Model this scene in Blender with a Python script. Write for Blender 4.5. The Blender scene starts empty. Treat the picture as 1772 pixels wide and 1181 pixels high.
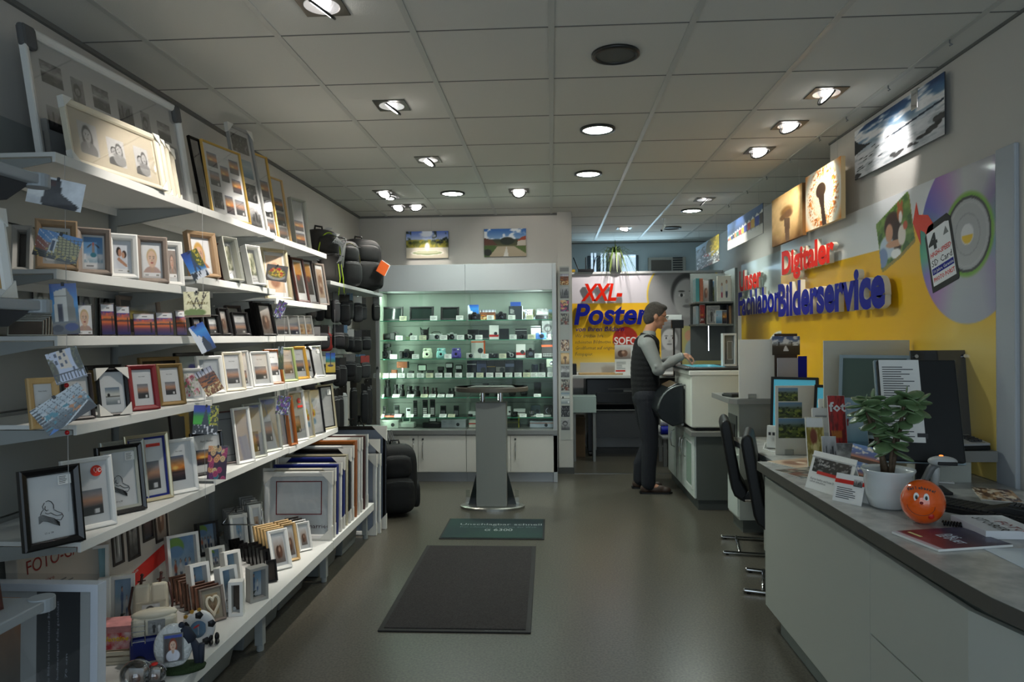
import bpy, math, random
import numpy as np
from mathutils import Vector, Matrix
from math import pi, sin, cos, radians
C = bpy.context.scene.collection
sc = bpy.context.scene
random.seed(7)
# ---------------------------------------------------------------- camera (24.5 mm, standing height)
F, YAW, PIT, ROL, CZ = 1204.0, .0564, -.0057, -.0086, 1.53
_f = Vector((-sin(YAW)*cos(PIT), cos(YAW)*cos(PIT), sin(PIT)))
_r = Vector((cos(YAW), sin(YAW), 0)); _u = _r.cross(_f)
RR = cos(ROL)*_r + sin(ROL)*_u; UU = -sin(ROL)*_r + cos(ROL)*_u; FF = _f
cd = bpy.data.cameras.new('camera'); cam = bpy.data.objects.new('camera', cd); C.objects.link(cam)
cd.sensor_width = 36; cd.lens = F/1772*36; cd.clip_start = .05
m = Matrix((RR, UU, -FF)).transposed().to_4x4(); m.translation = (0, 0, CZ); cam.matrix_world = m
sc.camera = cam
# survey helpers: sight lines of the photograph used to measure where things stand in the room
def ray(x, y): return FF + RR*((x-886)/F) - UU*((y-590.5)/F)
def at(ax, v, x, y):
    d = ray(x, y); t = (v - (0, 0, CZ)[ax])/d[ax]; return Vector((0, 0, CZ)) + d*t
def pj(X, Y, Z):
    v = Vector((X, Y, Z-CZ)); d = v.dot(FF); return 886+F*v.dot(RR)/d, 590.5-F*v.dot(UU)/d
def xat(px, Y, py=590): return at(1, Y, px, py).x
def zat(py, Y, px=900): return at(1, Y, px, py).z
# ---------------------------------------------------------------- exposure, world, lights
sc.view_settings.view_transform = 'Standard'; sc.view_settings.look = 'None'
sc.view_settings.gamma = 1; sc.view_settings.use_curve_mapping = False
sc.view_settings.exposure = 0.0
w = bpy.data.worlds.new('world'); sc.world = w; w.use_nodes = True
w.node_tree.nodes['Background'].inputs[0].default_value = (.55, .72, 1, 1)
w.node_tree.nodes['Background'].inputs[1].default_value = .5
CEIL = 2.92
def light(kind, name, loc, energy, color, target=None, **k):
    l = bpy.data.lights.new(name, kind); l.energy = energy; l.color = color
    for a, b in k.items(): setattr(l, a, b)
    o = bpy.data.objects.new(name, l); C.objects.link(o); o.location = loc
    if target is not None:
        o.rotation_euler = (Vector(target)-Vector(loc)).to_track_quat('-Z', 'Y').to_euler()
    return o
# daylight through the shop front behind the camera and the window of the back office
light('AREA', 'shop_front_daylight', (0, -1.15, 1.5), 52, (.70, .86, 1), (0, 5, 1.35), shape='RECTANGLE', size=3.6, size_y=2.3)
light('AREA', 'office_window_daylight', (1.15, 10.2, 2.55), 9, (.55, .82, 1), (1.1, 8, 2.6), shape='RECTANGLE', size=1.2, size_y=.5)
# ---------------------------------------------------------------- materials
def lin(c):
    return tuple(((x/255)/12.92 if x/255 <= .04045 else ((x/255+.055)/1.055)**2.4) for x in c)
_M = {}
def mat(name, rgb=None, rough=.5, metal=0, coat=0, emit=None, es=0, noise=0, nscale=8, bump=0, bscale=60, stretch=None, alpha=1, rgb2=None, trans=0, ior=1.45, spec=.5):
    if name in _M: return _M[name]
    m = bpy.data.materials.new(name); m.use_nodes = True; nt = m.node_tree; b = nt.nodes['Principled BSDF']
    b.inputs['Roughness'].default_value = rough; b.inputs['Metallic'].default_value = metal
    b.inputs['Coat Weight'].default_value = coat; b.inputs['Alpha'].default_value = alpha
    b.inputs['Transmission Weight'].default_value = trans; b.inputs['IOR'].default_value = ior
    b.inputs['Specular IOR Level'].default_value = spec
    c = lin(rgb or (128, 128, 128)); b.inputs['Base Color'].default_value = (*c, 1)
    if emit: b.inputs['Emission Color'].default_value = (*emit, 1); b.inputs['Emission Strength'].default_value = es
    if noise or bump:
        tc = nt.nodes.new('ShaderNodeTexCoord'); mp = nt.nodes.new('ShaderNodeMapping'); nt.links.new(tc.outputs['Object'], mp.inputs[0])
        if stretch: mp.inputs['Scale'].default_value = stretch
        n = nt.nodes.new('ShaderNodeTexNoise'); n.inputs['Scale'].default_value = nscale; n.inputs['Detail'].default_value = 6
        nt.links.new(mp.outputs[0], n.inputs['Vector'])
        if noise:
            c2 = lin(rgb2) if rgb2 else tuple(x*(1-noise) for x in c)
            r = nt.nodes.new('ShaderNodeValToRGB'); r.color_ramp.elements[0].position = .35; r.color_ramp.elements[1].position = .68
            r.color_ramp.elements[0].color = (*c2, 1); r.color_ramp.elements[1].color = (*c, 1)
            nt.links.new(n.outputs['Fac'], r.inputs[0]); nt.links.new(r.outputs[0], b.inputs['Base Color'])
        if bump:
            n2 = nt.nodes.new('ShaderNodeTexNoise'); n2.inputs['Scale'].default_value = bscale; nt.links.new(mp.outputs[0], n2.inputs['Vector'])
            bp = nt.nodes.new('ShaderNodeBump'); bp.inputs['Strength'].default_value = bump; bp.inputs['Distance'].default_value = .01
            nt.links.new(n2.outputs['Fac'], bp.inputs['Height']); nt.links.new(bp.outputs[0], b.inputs['Normal'])
    _M[name] = m; return m
def pane(name, tint=(1, 1, 1), gloss=.12, edge=False):
    """clear glass or film: see-through with a fresnel sheen"""
    if name in _M: return _M[name]
    m = bpy.data.materials.new(name); m.use_nodes = True; nt = m.node_tree; nt.nodes.clear()
    o = nt.nodes.new('ShaderNodeOutputMaterial'); t = nt.nodes.new('ShaderNodeBsdfTransparent'); g = nt.nodes.new('ShaderNodeBsdfGlossy')
    t.inputs[0].default_value = (*tint, 1); g.inputs['Roughness'].default_value = .03
    f = nt.nodes.new('ShaderNodeFresnel'); f.inputs[0].default_value = 1.5
    mu = nt.nodes.new('ShaderNodeMath'); mu.operation = 'MULTIPLY'; mu.inputs[1].default_value = gloss/.04*.5
    mx = nt.nodes.new('ShaderNodeMixShader'); cl = nt.nodes.new('ShaderNodeMath'); cl.operation = 'MINIMUM'; cl.inputs[1].default_value = .9
    nt.links.new(f.outputs[0], mu.inputs[0]); nt.links.new(mu.outputs[0], cl.inputs[0]); nt.links.new(cl.outputs[0], mx.inputs[0])
    nt.links.new(t.outputs[0], mx.inputs[1]); nt.links.new(g.outputs[0], mx.inputs[2]); nt.links.new(mx.outputs[0], o.inputs[0])
    _M[name] = m; return m
def print_mat(name='photo_print', rough=.4, coat=.25):
    if name in _M: return _M[name]
    m = bpy.data.materials.new(name); m.use_nodes = True; nt = m.node_tree; b = nt.nodes['Principled BSDF']
    a = nt.nodes.new('ShaderNodeAttribute'); a.attribute_name = 'ink'
    nt.links.new(a.outputs['Color'], b.inputs['Base Color']); b.inputs['Roughness'].default_value = rough; b.inputs['Coat Weight'].default_value = coat
    b.inputs['Coat Roughness'].default_value = .08
    _M[name] = m; return m
PR = print_mat(); PRM = print_mat('matt_print', .7, 0); PRG = print_mat('gloss_panel_print', .35, .3)
W_ = mat('white_powder_coat', (205, 207, 205), .45); WHITE = mat('white_paint', (225, 226, 224), .4)
BLK = mat('black_plastic', (16, 16, 17), .4); BLKM = mat('black_matt', (14, 14, 15), .75); DG = mat('dark_grey', (52, 52, 54), .5)
GREY = mat('mid_grey', (120, 122, 122), .5); LG = mat('light_grey', (170, 173, 172), .5); CHR = mat('chrome', (200, 200, 200), .12, 1)
STEEL = mat('brushed_steel', (150, 150, 146), .35, 1, bump=.1, bscale=200, stretch=(1, 1, 30)); PAPER = mat('white_paper', (232, 232, 228), .8)
RED = mat('red_print', (205, 40, 32), .45); ORG = mat('orange', (230, 95, 25), .45)
FILM = pane('clear_film', (.97, .97, .97), .04); GLASS = pane('cabinet_glass', (.97, .99, .98), .012)
# ---------------------------------------------------------------- mesh builder
class MB:
    def __init__(s): s.v = []; s.f = []; s.mi = []; s.k = 0
    def add(s, vs, fs, M=None, k=None):
        n = len(s.v); s.v += [tuple(M @ Vector(p)) if M else tuple(p) for p in vs]
        s.f += [tuple(i+n for i in f) for f in fs]; s.mi += [s.k if k is None else k]*len(fs); return s
    def box(s, x0, x1, y0, y1, z0, z1, M=None, k=None):
        vs = [(x, y, z) for z in (z0, z1) for y in (y0, y1) for x in (x0, x1)]
        return s.add(vs, [(0, 2, 3, 1), (4, 5, 7, 6), (0, 1, 5, 4), (2, 6, 7, 3), (0, 4, 6, 2), (1, 3, 7, 5)], M, k)
    def prism(s, pts, y0, y1, M=None, k=None, axis='y'):
        """polygon in x,z pushed along y (or x,y along z with axis='z', y,z along x with axis='x')"""
        def P(a, b, d): return (a, d, b) if axis == 'y' else ((a, b, d) if axis == 'z' else (d, a, b))
        n = len(pts); vs = [P(a, b, y0) for a, b in pts]+[P(a, b, y1) for a, b in pts]
        fs = [tuple(range(n)), tuple(reversed(range(n, 2*n)))]+[(i, i+n, (i+1) % n+n, (i+1) % n) for i in range(n)]
        return s.add(vs, fs, M, k)
    def lathe(s, prof, n=24, M=None, k=None, sx=1, sy=1):
        vs = []; fs = []
        for r, z in prof:
            for i in range(n): a = 2*pi*i/n; vs.append((r*cos(a)*sx, r*sin(a)*sy, z))
        for j in range(len(prof)-1):
            for i in range(n): fs.append((j*n+i, j*n+(i+1) % n, (j+1)*n+(i+1) % n, (j+1)*n+i))
        if prof[0][0] > 1e-5: fs.append(tuple(reversed(range(n))))
        if prof[-1][0] > 1e-5: fs.append(tuple((len(prof)-1)*n+i for i in range(n)))
        return s.add(vs, fs, M, k)
    def cyl(s, p, q, r, n=12, r2=None, k=None):
        p = Vector(p); q = Vector(q); d = q-p; M = Matrix.Translation(p) @ d.to_track_quat('Z', 'Y').to_matrix().to_4x4()
        return s.lathe([(r, 0), (r if r2 is None else r2, d.length)], n, M, k)
    def tube(s, pts, r, n=8, k=None, closed=False):
        pts = [Vector(p) for p in pts]; N = len(pts); vs = []; fs = []; prev = None
        for i, p in enumerate(pts):
            a = pts[(i-1) % N] if closed or i else p; b = pts[(i+1) % N] if closed or i < N-1 else p
            t = (b-a).normalized()
            if prev is None: prev = t.orthogonal().normalized()
            nn = (prev - t*prev.dot(t)); nn = nn.normalized() if nn.length > 1e-6 else t.orthogonal().normalized(); prev = nn; bb = t.cross(nn)
            rr = r[i] if isinstance(r, (list, tuple)) else r
            for j in range(n): an = 2*pi*j/n; vs.append(p+(nn*cos(an)+bb*sin(an))*rr)
        for i in range(N if closed else N-1):
            for j in range(n): fs.append((i*n+j, i*n+(j+1) % n, ((i+1) % N)*n+(j+1) % n, ((i+1) % N)*n+j))
        if not closed: fs += [tuple(reversed(range(n))), tuple((N-1)*n+j for j in range(n))]
        return s.add(vs, fs, None, k)
    def ball(s, c, r, n=16, m_=10, k=None, M=None):
        r = (r, r, r) if not isinstance(r, (tuple, list)) else r; vs = []; fs = []
        for j in range(m_+1):
            ph = pi*j/m_
            for i in range(n): a = 2*pi*i/n; vs.append((c[0]+r[0]*sin(ph)*cos(a), c[1]+r[1]*sin(ph)*sin(a), c[2]-r[2]*cos(ph)))
        for j in range(m_):
            for i in range(n): fs.append((j*n+i, j*n+(i+1) % n, (j+1)*n+(i+1) % n, (j+1)*n+i))
        return s.add(vs, fs, M, k)
    def sq(s, c, r, e=.45, n=28, m_=18, k=None, M=None):
        """rounded box (superquadric)"""
        t = MB().ball((0, 0, 0), 1, n, m_); f = lambda q: math.copysign(abs(q)**e, q)
        return s.add([(c[0]+r[0]*f(x), c[1]+r[1]*f(y), c[2]+r[2]*f(z)) for x, y, z in t.v], t.f, M, k)
    def ring(s, w, h, prof, M=None, k=None):
        """mitred picture-frame ring in the x,z plane: profile of (inset, depth toward -y)"""
        n = len(prof); vs = []
        for cx, cz in ((-1, 0), (1, 0), (1, 1), (-1, 1)):
            for ins, d in prof: vs.append((cx*(w/2-ins), -d, cz*h+(ins if cz == 0 else -ins)))
        fs = []
        for c in range(4):
            for i in range(n): fs.append((c*n+i, ((c+1) % 4)*n+i, ((c+1) % 4)*n+(i+1) % n, c*n+(i+1) % n))
        return s.add(vs, fs, M, k)
    def mesh(s, name, mats, smooth=False):
        me = bpy.data.meshes.new(name); me.from_pydata(s.v, [], s.f)
        for x in (mats if isinstance(mats, (list, tuple)) else [mats]): me.materials.append(x)
        me.polygons.foreach_set('material_index', s.mi)
        if smooth: me.polygons.foreach_set('use_smooth', [True]*len(s.f))
        me.validate(); me.update(); return me
    def obj(s, name, mats, parent=None, bevel=0, smooth=False, seg=2, subsurf=0):
        return link(name, s.mesh(name, mats, smooth), parent, bevel, seg, subsurf, smooth)
def link(name, me, parent=None, bevel=0, seg=2, subsurf=0, smooth=False):
    o = bpy.data.objects.new(name, me); C.objects.link(o)
    if parent is not None: o.parent = parent
    if bevel:
        b = o.modifiers.new('bevel', 'BEVEL'); b.width = bevel; b.segments = seg; b.limit_method = 'ANGLE'; b.angle_limit = .6
    if subsurf:
        b = o.modifiers.new('sub', 'SUBSURF'); b.levels = subsurf; b.render_levels = subsurf
    return o
def tag(o, label=None, cat=None, group=None, kind=None):
    if label: o['label'] = label
    if cat: o['category'] = cat
    if group: o['group'] = group
    if kind: o['kind'] = kind
    return o
def empty(name, loc, rz=0, label=None, cat=None, group=None, rx=0):
    o = bpy.data.objects.new(name, None); C.objects.link(o); o.location = loc; o.rotation_euler = (rx, 0, rz); o.empty_display_size = .05
    return tag(o, label, cat, group)
def struct(o): o['kind'] = 'structure'; return o
def copy_tree(o, parent=None):
    c = o.copy(); C.objects.link(c); c.parent = parent
    for ch in o.children: copy_tree(ch, c)
    return c
def T(x=0, y=0, z=0, rz=0, rx=0, ry=0, s=1):
    return Matrix.Translation((x, y, z)) @ Matrix.Rotation(rz, 4, 'Z') @ Matrix.Rotation(ry, 4, 'Y') @ Matrix.Rotation(rx, 4, 'X') @ Matrix.Scale(s, 4)
_o = 'first second third fourth fifth sixth seventh eighth ninth'.split()
ORD = _o+'tenth eleventh twelfth thirteenth fourteenth fifteenth sixteenth seventeenth eighteenth nineteenth'.split()
for _t in ('twent', 'thirt', 'fort', 'fift', 'sixt'): ORD += [_t+'ieth']+[_t+'y-'+q for q in _o]
# ---------------------------------------------------------------- lettering
_T = {}
def text(name, s, h, M, material, parent=None, ext=.0004, shear=0, bold=0, sx=1, align='LEFT', side=None, width=None, space=1):
    """lettering as a mesh; h = capital height, lies in local x,y of M facing +z"""
    cu = bpy.data.curves.new(name, 'FONT'); cu.body = s; cu.size = 1; cu.shear = shear; cu.offset = bold; cu.extrude = 0
    cu.align_x = align; cu.space_line = .95*space
    tmp = bpy.data.objects.new('t', cu); C.objects.link(tmp); bpy.context.view_layer.update()
    dg = bpy.context.evaluated_depsgraph_get(); cu.resolution_u = 4 if h > .05 else 1
    cu.extrude = ext*.73/h if ext else 0; bpy.context.view_layer.update(); dg = bpy.context.evaluated_depsgraph_get()
    me = bpy.data.meshes.new_from_object(tmp.evaluated_get(dg)); bpy.data.objects.remove(tmp)
    k = h/.73
    if width:
        xs = [v.co.x for v in me.vertices]; sx = width/((max(xs)-min(xs))*k)
    me.transform(Matrix.Diagonal((k*sx, k, k, 1))); me.transform(Matrix.Translation((0, 0, ext)) if ext else Matrix.Identity(4)); me.transform(M)
    me.materials.clear(); me.materials.append(material)
    if side:
        me.materials.append(side); nz = M.to_3x3() @ Vector((0, 0, 1)); nz.normalize()
        for p in me.polygons: p.material_index = 0 if p.normal.dot(nz) > .7 else 1
    me.name = name
    return link(name, me, parent)
def face(x, y, z, rz=0): # text standing upright, facing local -y
    return Matrix.Translation((x, y, z)) @ Matrix.Rotation(rz, 4, 'Z') @ Matrix.Rotation(pi/2, 4, 'X')
def lines(mb, w, h, n, x0=0, z0=0, y=0, seed=1, k=None, th=.35):
    """rows of fine print as thin bars, facing -y"""
    r = random.Random(seed)
    for i in range(n):
        zz = z0+h*(1-(i+.5)/n); ww = w*(.55+.45*r.random()); t = h/n*th/2
        mb.box(x0, x0+ww, y-.0004, y, zz-t, zz+t, k=k)
# ---------------------------------------------------------------- painted prints (ink colours on a fine grid)
def N(shape, sc_, seed, oct=4):
    rg = np.random.default_rng(seed); h, w = shape; out = np.zeros(shape); amp = 1; tot = 0
    sx, sy = sc_ if isinstance(sc_, tuple) else (sc_, sc_)
    for o in range(oct):
        nx, ny = max(2, int(sx*2**o)+2), max(2, int(sy*2**o)+2); g = rg.random((ny, nx))
        yy = np.linspace(0, ny-1.001, h); xx = np.linspace(0, nx-1.001, w); yi = yy.astype(int); xi = xx.astype(int)
        fy = (yy-yi)[:, None]; fx = (xx-xi)[None, :]; fy = fy*fy*(3-2*fy); fx = fx*fx*(3-2*fx)
        a = g[yi][:, xi]; b = g[yi][:, xi+1]; c = g[yi+1][:, xi]; d = g[yi+1][:, xi+1]
        out += amp*((a*(1-fx)+b*fx)*(1-fy)+(c*(1-fx)+d*fx)*fy); tot += amp; amp *= .5
    return out/tot
class Pic:
    def __init__(s, nx, ny, base=(255, 255, 255)):
        s.v, s.u = np.meshgrid(np.linspace(0, 1, ny), np.linspace(0, 1, nx), indexing='ij'); s.c = np.zeros((ny, nx, 3))+np.array(base, float); s.sh = (ny, nx)
    def grad(s, st, m=1, axis='v'):
        t = s.v if axis == 'v' else s.u; ps = [p for p, _ in st]; col = np.stack([np.interp(t, ps, [c[i] for _, c in st]) for i in range(3)], -1); return s.put(m, col)
    def put(s, m, col):
        m = np.clip(m*np.ones(s.sh), 0, 1)[..., None]; s.c = s.c*(1-m)+np.array(col, float)*m; return s
    def ell(s, cx, cy, rx, ry, col, soft=.15, rot=0):
        dx = s.u-cx; dy = s.v-cy
        if rot: dx, dy = dx*cos(rot)+dy*sin(rot), -dx*sin(rot)+dy*cos(rot)
        d = np.sqrt((dx/rx)**2+(dy/ry)**2); return s.put((1-d)/soft+.5, col)
    def rect(s, x0, y0, x1, y1, col, soft=.004): return s.put(np.clip(np.minimum(np.minimum(s.u-x0, x1-s.u), np.minimum(s.v-y0, y1-s.v))/soft+.5, 0, 1), col)
    def poly(s, pts, col):
        ins = np.zeros(s.sh, bool); n = len(pts)
        for i in range(n):
            (x1, y1), (x2, y2) = pts[i], pts[(i+1) % n]
            if y1 == y2: continue
            cnd = ((y1 > s.v) != (y2 > s.v)) & (s.u < (x2-x1)*(s.v-y1)/(y2-y1)+x1); ins ^= cnd
        return s.put(ins.astype(float), col)
    def noise(s, sc_, seed, amt, m=1, oct=4):
        n = (N(s.sh, sc_, seed, oct)-.5)*2*amt; s.c = s.c+(n*m)[..., None]; return s
    def nmix(s, sc_, seed, col, lo=.45, hi=.6, m=1, oct=4): return s.put(np.clip((N(s.sh, sc_, seed, oct)-lo)/(hi-lo), 0, 1)*m, col)
    def bw(s): s.c = np.repeat(s.c.mean(-1, keepdims=True), 3, -1); return s
def person_on(p, cx, y0, h, shirt, skin=(214, 165, 135), hair=(70, 45, 30), leg=(60, 70, 95)):
    k = h; p.ell(cx, y0+.25*k, .10*k, .28*k, leg, .3).ell(cx, y0+.58*k, .13*k, .22*k, shirt, .3).ell(cx, y0+.88*k, .075*k, .1*k, hair, .3).ell(cx, y0+.86*k, .055*k, .08*k, skin, .3)
def face_on(p, cx, cy, r, skin, hair, shirt, long=False, dark=(60, 40, 35), asp=.8):
    E = lambda x, y, a, b, c, s_: p.ell(cx+x*r, cy+y*r*asp, a*r, b*r*asp, c, s_); sh = [c*.85 for c in skin]
    if long: E(0, -.35, 1.15, 2.0, hair, .15)
    E(0, -2.5, 1.9, 1.5, shirt, .1); E(0, -1.2, .4, .8, sh, .2); E(0, .22, 1.0, 1.12, hair, .12); E(0, -.08, .84, 1.1, skin, .15); E(.35, -.2, .4, .7, [c*.94 for c in skin], .9)
    for sx in (-1, 1): E(sx*.34, .08, .17, .09, (235, 230, 225), .4); E(sx*.34, .08, .09, .1, dark, .4); E(sx*.34, .30, .2, .05, [c*.7 for c in hair] if sum(hair) > 300 else hair, .5)
    E(0, -.25, .13, .12, [c*.84 for c in skin], .6); E(0, -.55, .28, .09, (178, 88, 84) if skin[0] != skin[1] else [c*.6 for c in skin], .4)
PAINT = {}
def paint(f): PAINT[f.__name__] = f; return f
@paint
def sunset_bay():
    p = Pic(26, 30).grad([(0, (46, 52, 58)), (.3, (70, 76, 84)), (.45, (150, 118, 105)), (.6, (198, 150, 120)), (.8, (160, 150, 150)), (1, (120, 128, 136))])
    p.noise((2, 10), 3, 14); p.put(np.clip((.30+.14*(p.u)-.1*np.abs(p.u-.3)-p.v)/.03, 0, 1), (66, 68, 70)); p.rect(.68, .05, .86, .22, (225, 225, 225)); return p
@paint
def sunset_wide():
    p = Pic(34, 24).grad([(0, (30, 34, 50)), (.35, (90, 60, 60)), (.5, (235, 140, 50)), (.62, (225, 150, 80)), (1, (90, 110, 140))]).noise((2, 9), 5, 22)
    p.ell(.35, .52, .2, .07, (255, 215, 120), .9); p.rect(0, .34, 1, .38, (40, 36, 40)); return p
@paint
def sunset_vivid():
    p = Pic(36, 46).grad([(0, (30, 40, 110)), (.28, (120, 60, 90)), (.42, (240, 120, 60)), (.5, (70, 50, 60)), (.55, (245, 140, 60)), (.75, (80, 60, 150)), (.8, (60, 70, 165)), (1, (60, 70, 165))])
    p.nmix((3, 6), 8, (245, 110, 70), .45, .6, (p.v > .5)*1.0).rect(0, .76, 1, 1, (240, 240, 240)).rect(.42, .86, .66, .9, (120, 120, 120)).rect(.8, .1, .86, .6, (20, 20, 30)); return p
@paint
def beach_family():
    p = Pic(30, 42).grad([(0, (225, 222, 215)), (.35, (215, 215, 212)), (.45, (150, 175, 195)), (1, (110, 150, 190))]).noise(5, 4, 10)
    p.ell(.3, .8, .32, .2, (120, 165, 50), .15).ell(.3, .7, .3, .12, (110, 150, 190), .2)
    for x, c in ((.25, (180, 90, 60)), (.45, (220, 220, 225)), (.65, (70, 110, 170)), (.8, (230, 230, 230))): person_on(p, x, .1, .45, c)
    return p
@paint
def beach_walk():
    p = Pic(24, 40).grad([(0, (220, 222, 222)), (.4, (205, 212, 216)), (.6, (150, 180, 200)), (1, (130, 165, 195))]).noise(4, 6, 8)
    person_on(p, .42, .2, .62, (90, 120, 160), leg=(80, 110, 150)); person_on(p, .7, .15, .45, (225, 225, 225), leg=(60, 90, 140)); p.nmix((4, 8), 3, (50, 60, 50), .55, .62, (p.v < .18)*1.0); return p
@paint
def long_hair_back():
    p = Pic(24, 40).grad([(0, (90, 80, 70)), (.4, (160, 190, 195)), (1, (150, 195, 205))]); p.ell(.45, .25, .4, .35, (60, 50, 45), .2).ell(.45, .6, .22, .33, (95, 75, 55), .2).noise((12, 3), 9, 22, (p.v > .2)*1.0); return p
@paint
def child_smile():
    p = Pic(32, 44, (250, 250, 250)).noise(3, 3, 5); face_on(p, .52, .56, .29, (240, 205, 180), (222, 195, 150), (200, 170, 160)); p.rect(0, 0, 1, .12, (246, 246, 246)).rect(.1, .04, .3, .07, (170, 170, 170)).rect(.72, .03, .88, .08, (160, 155, 140)); return p
@paint
def toddler_brown():
    p = Pic(28, 40, (120, 105, 95)).noise(3, 5, 12); face_on(p, .45, .58, .26, (190, 150, 128), (95, 75, 60), (150, 135, 125)); p.rect(0, 0, 1, .14, (246, 246, 246)).rect(.6, .04, .85, .08, (140, 135, 120)); return p
@paint
def couple():
    p = Pic(32, 44, (235, 238, 244)).noise(3, 2, 6); p.ell(.45, .35, .3, .26, (225, 228, 235), .1).ell(.3, .68, .14, .15, (45, 32, 28), .15).ell(.36, .64, .1, .12, (205, 150, 120), .2).ell(.62, .6, .13, .12, (60, 40, 30), .2).ell(.56, .57, .09, .1, (215, 165, 135), .2)
    p.poly([(.2, .45), (.3, .5), (.75, .28), (.78, .2), (.68, .2), (.25, .38)], (200, 150, 120)); p.rect(0, 0, 1, .13, (248, 248, 248)).rect(.25, .05, .5, .08, (160, 160, 160)).rect(.75, .03, .9, .08, (165, 160, 140)); return p
@paint
def skater():
    p = Pic(30, 40).grad([(0, (235, 235, 235)), (.15, (235, 235, 235)), (.2, (160, 190, 205)), (.35, (220, 225, 230)), (.5, (130, 175, 215)), (1, (95, 150, 205))]); p.nmix((6, 4), 2, (240, 242, 245), .5, .6, (p.v < .45)*1.0)
    p.ell(.5, .6, .08, .2, (150, 140, 135), .2).ell(.5, .78, .05, .06, (190, 90, 70), .2).ell(.5, .42, .16, .08, (60, 130, 150), .2).ell(.3, .72, .15, .03, (90, 90, 100), .3, .5).ell(.7, .72, .15, .03, (90, 90, 100), .3, -.5); p.rect(0, 0, 1, .14, (246, 246, 246)).rect(.12, .04, .5, .08, (150, 150, 150)); return p
@paint
def blond_woman():
    p = Pic(28, 42, (240, 240, 242)); face_on(p, .45, .56, .27, (228, 180, 150), (215, 170, 90), (205, 140, 95), True); p.rect(0, 0, 1, .14, (248, 248, 248)).rect(.3, .05, .6, .08, (150, 150, 150)); return p
@paint
def pale_flowers():
    p = Pic(24, 40, (150, 150, 120)).nmix((3, 4), 4, (225, 225, 195), .4, .6).nmix((6, 8), 9, (95, 105, 70), .55, .65); p.rect(0, 0, 1, .18, (250, 250, 250)).rect(.3, .06, .7, .1, (160, 160, 160)); return p
@paint
def bw_girl():
    p = Pic(28, 38, (215, 215, 214)); face_on(p, .45, .6, .24, (205, 205, 203), (70, 68, 66), (150, 150, 148), True, (50, 50, 50)); p.noise((8, 3), 4, 10); return p.bw()
@paint
def bw_couple():
    p = Pic(28, 38, (225, 225, 224)); face_on(p, .36, .48, .2, (200, 200, 198), (60, 60, 60), (110, 110, 110), False, (40, 40, 40)); face_on(p, .66, .62, .19, (215, 215, 213), (110, 108, 105), (170, 170, 170), True, (50, 50, 50)); return p.bw()
@paint
def bw_city():
    p = Pic(32, 26).grad([(0, (60, 60, 60)), (.3, (110, 110, 110)), (1, (190, 190, 190))]).noise((3, 5), 3, 25); r = random.Random(5)
    for i in range(12): x = r.random()*.9; p.rect(x, .25, x+.07, .4+.4*r.random(), (55, 55, 55))
    return p.bw()
@paint
def bw_sea():
    p = Pic(32, 26).grad([(0, (45, 45, 45)), (.4, (90, 90, 90)), (.55, (200, 200, 200)), (1, (110, 110, 110))]).noise((5, 12), 13, 55); return p.bw()
@paint
def bw_pier():
    p = Pic(24, 34).grad([(0, (60, 60, 60)), (.4, (140, 140, 140)), (1, (170, 170, 170))]).noise((3, 12), 23, 45).ell(.45, .6, .3, .22, (60, 60, 60), .2).ell(.45, .56, .2, .12, (160, 160, 160), .2).rect(.4, .05, .46, .6, (40, 40, 40)); return p.bw()
@paint
def lake_tree():
    p = Pic(28, 30).grad([(0, (120, 130, 135)), (.4, (200, 205, 205)), (.6, (215, 215, 205)), (1, (110, 130, 150))]).noise((2, 8), 13, 8).rect(0, .44, 1, .5, (120, 120, 110)).ell(.22, .56, .09, .1, (30, 30, 30), .3).rect(.8, .05, .95, .22, (235, 235, 235)); return p
@paint
def pink_flowers():
    p = Pic(34, 34, (236, 226, 224)).nmix(6, 2, (214, 110, 130), .52, .6).nmix(9, 12, (120, 160, 110), .6, .66).nmix(7, 22, (245, 240, 235), .55, .6); return p
@paint
def dark_gold():
    p = Pic(24, 40).grad([(0, (70, 62, 55)), (.5, (80, 75, 70)), (.62, (220, 150, 40)), (1, (215, 160, 70))]).noise((2, 5), 6, 14).ell(.4, .5, .25, .1, (150, 60, 30), .3); return p
@paint
def hands_sepia(): return Pic(24, 40, (205, 178, 150)).noise((2, 3), 9, 25).ell(.5, .6, .3, .2, (165, 120, 90), .4).ell(.45, .3, .28, .18, (150, 105, 80), .4).ell(.5, .45, .15, .08, (235, 215, 190), .5)
@paint
def couple_kiss():
    p = Pic(26, 36).grad([(0, (120, 110, 105)), (.5, (190, 170, 155)), (1, (235, 235, 235))]); p.ell(.4, .4, .22, .25, (90, 60, 45), .2).ell(.62, .42, .18, .24, (130, 90, 70), .2).ell(.52, .5, .1, .1, (200, 160, 135), .4); p.noise(4, 6, 8); return p
@paint
def yellow_flower():
    p = Pic(26, 40, (225, 228, 232)).ell(.3, .72, .28, .12, (235, 215, 70), .2).ell(.55, .45, .35, .16, (240, 205, 60), .2).ell(.45, .42, .16, .09, (205, 60, 40), .3).ell(.5, .12, .4, .12, (130, 175, 205), .4); return p
@paint
def wedding_bw():
    p = Pic(24, 34, (140, 140, 138)).noise((4, 6), 17, 25); person_on(p, .35, .1, .75, (60, 60, 60), (180, 180, 178), (40, 40, 40), (50, 50, 50)); person_on(p, .65, .1, .65, (225, 225, 225), (190, 190, 188), (60, 60, 60), (220, 220, 220)); return p.bw()
@paint
def red_hair_woman():
    p = Pic(36, 54, (70, 85, 120)).rect(0, .88, 1, 1, (60, 80, 165)).rect(0, .0, 1, .88, (80, 72, 70)); face_on(p, .48, .6, .2, (228, 190, 165), (140, 60, 35), (215, 215, 225), True); p.noise((14, 4), 4, 14); return p
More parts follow.
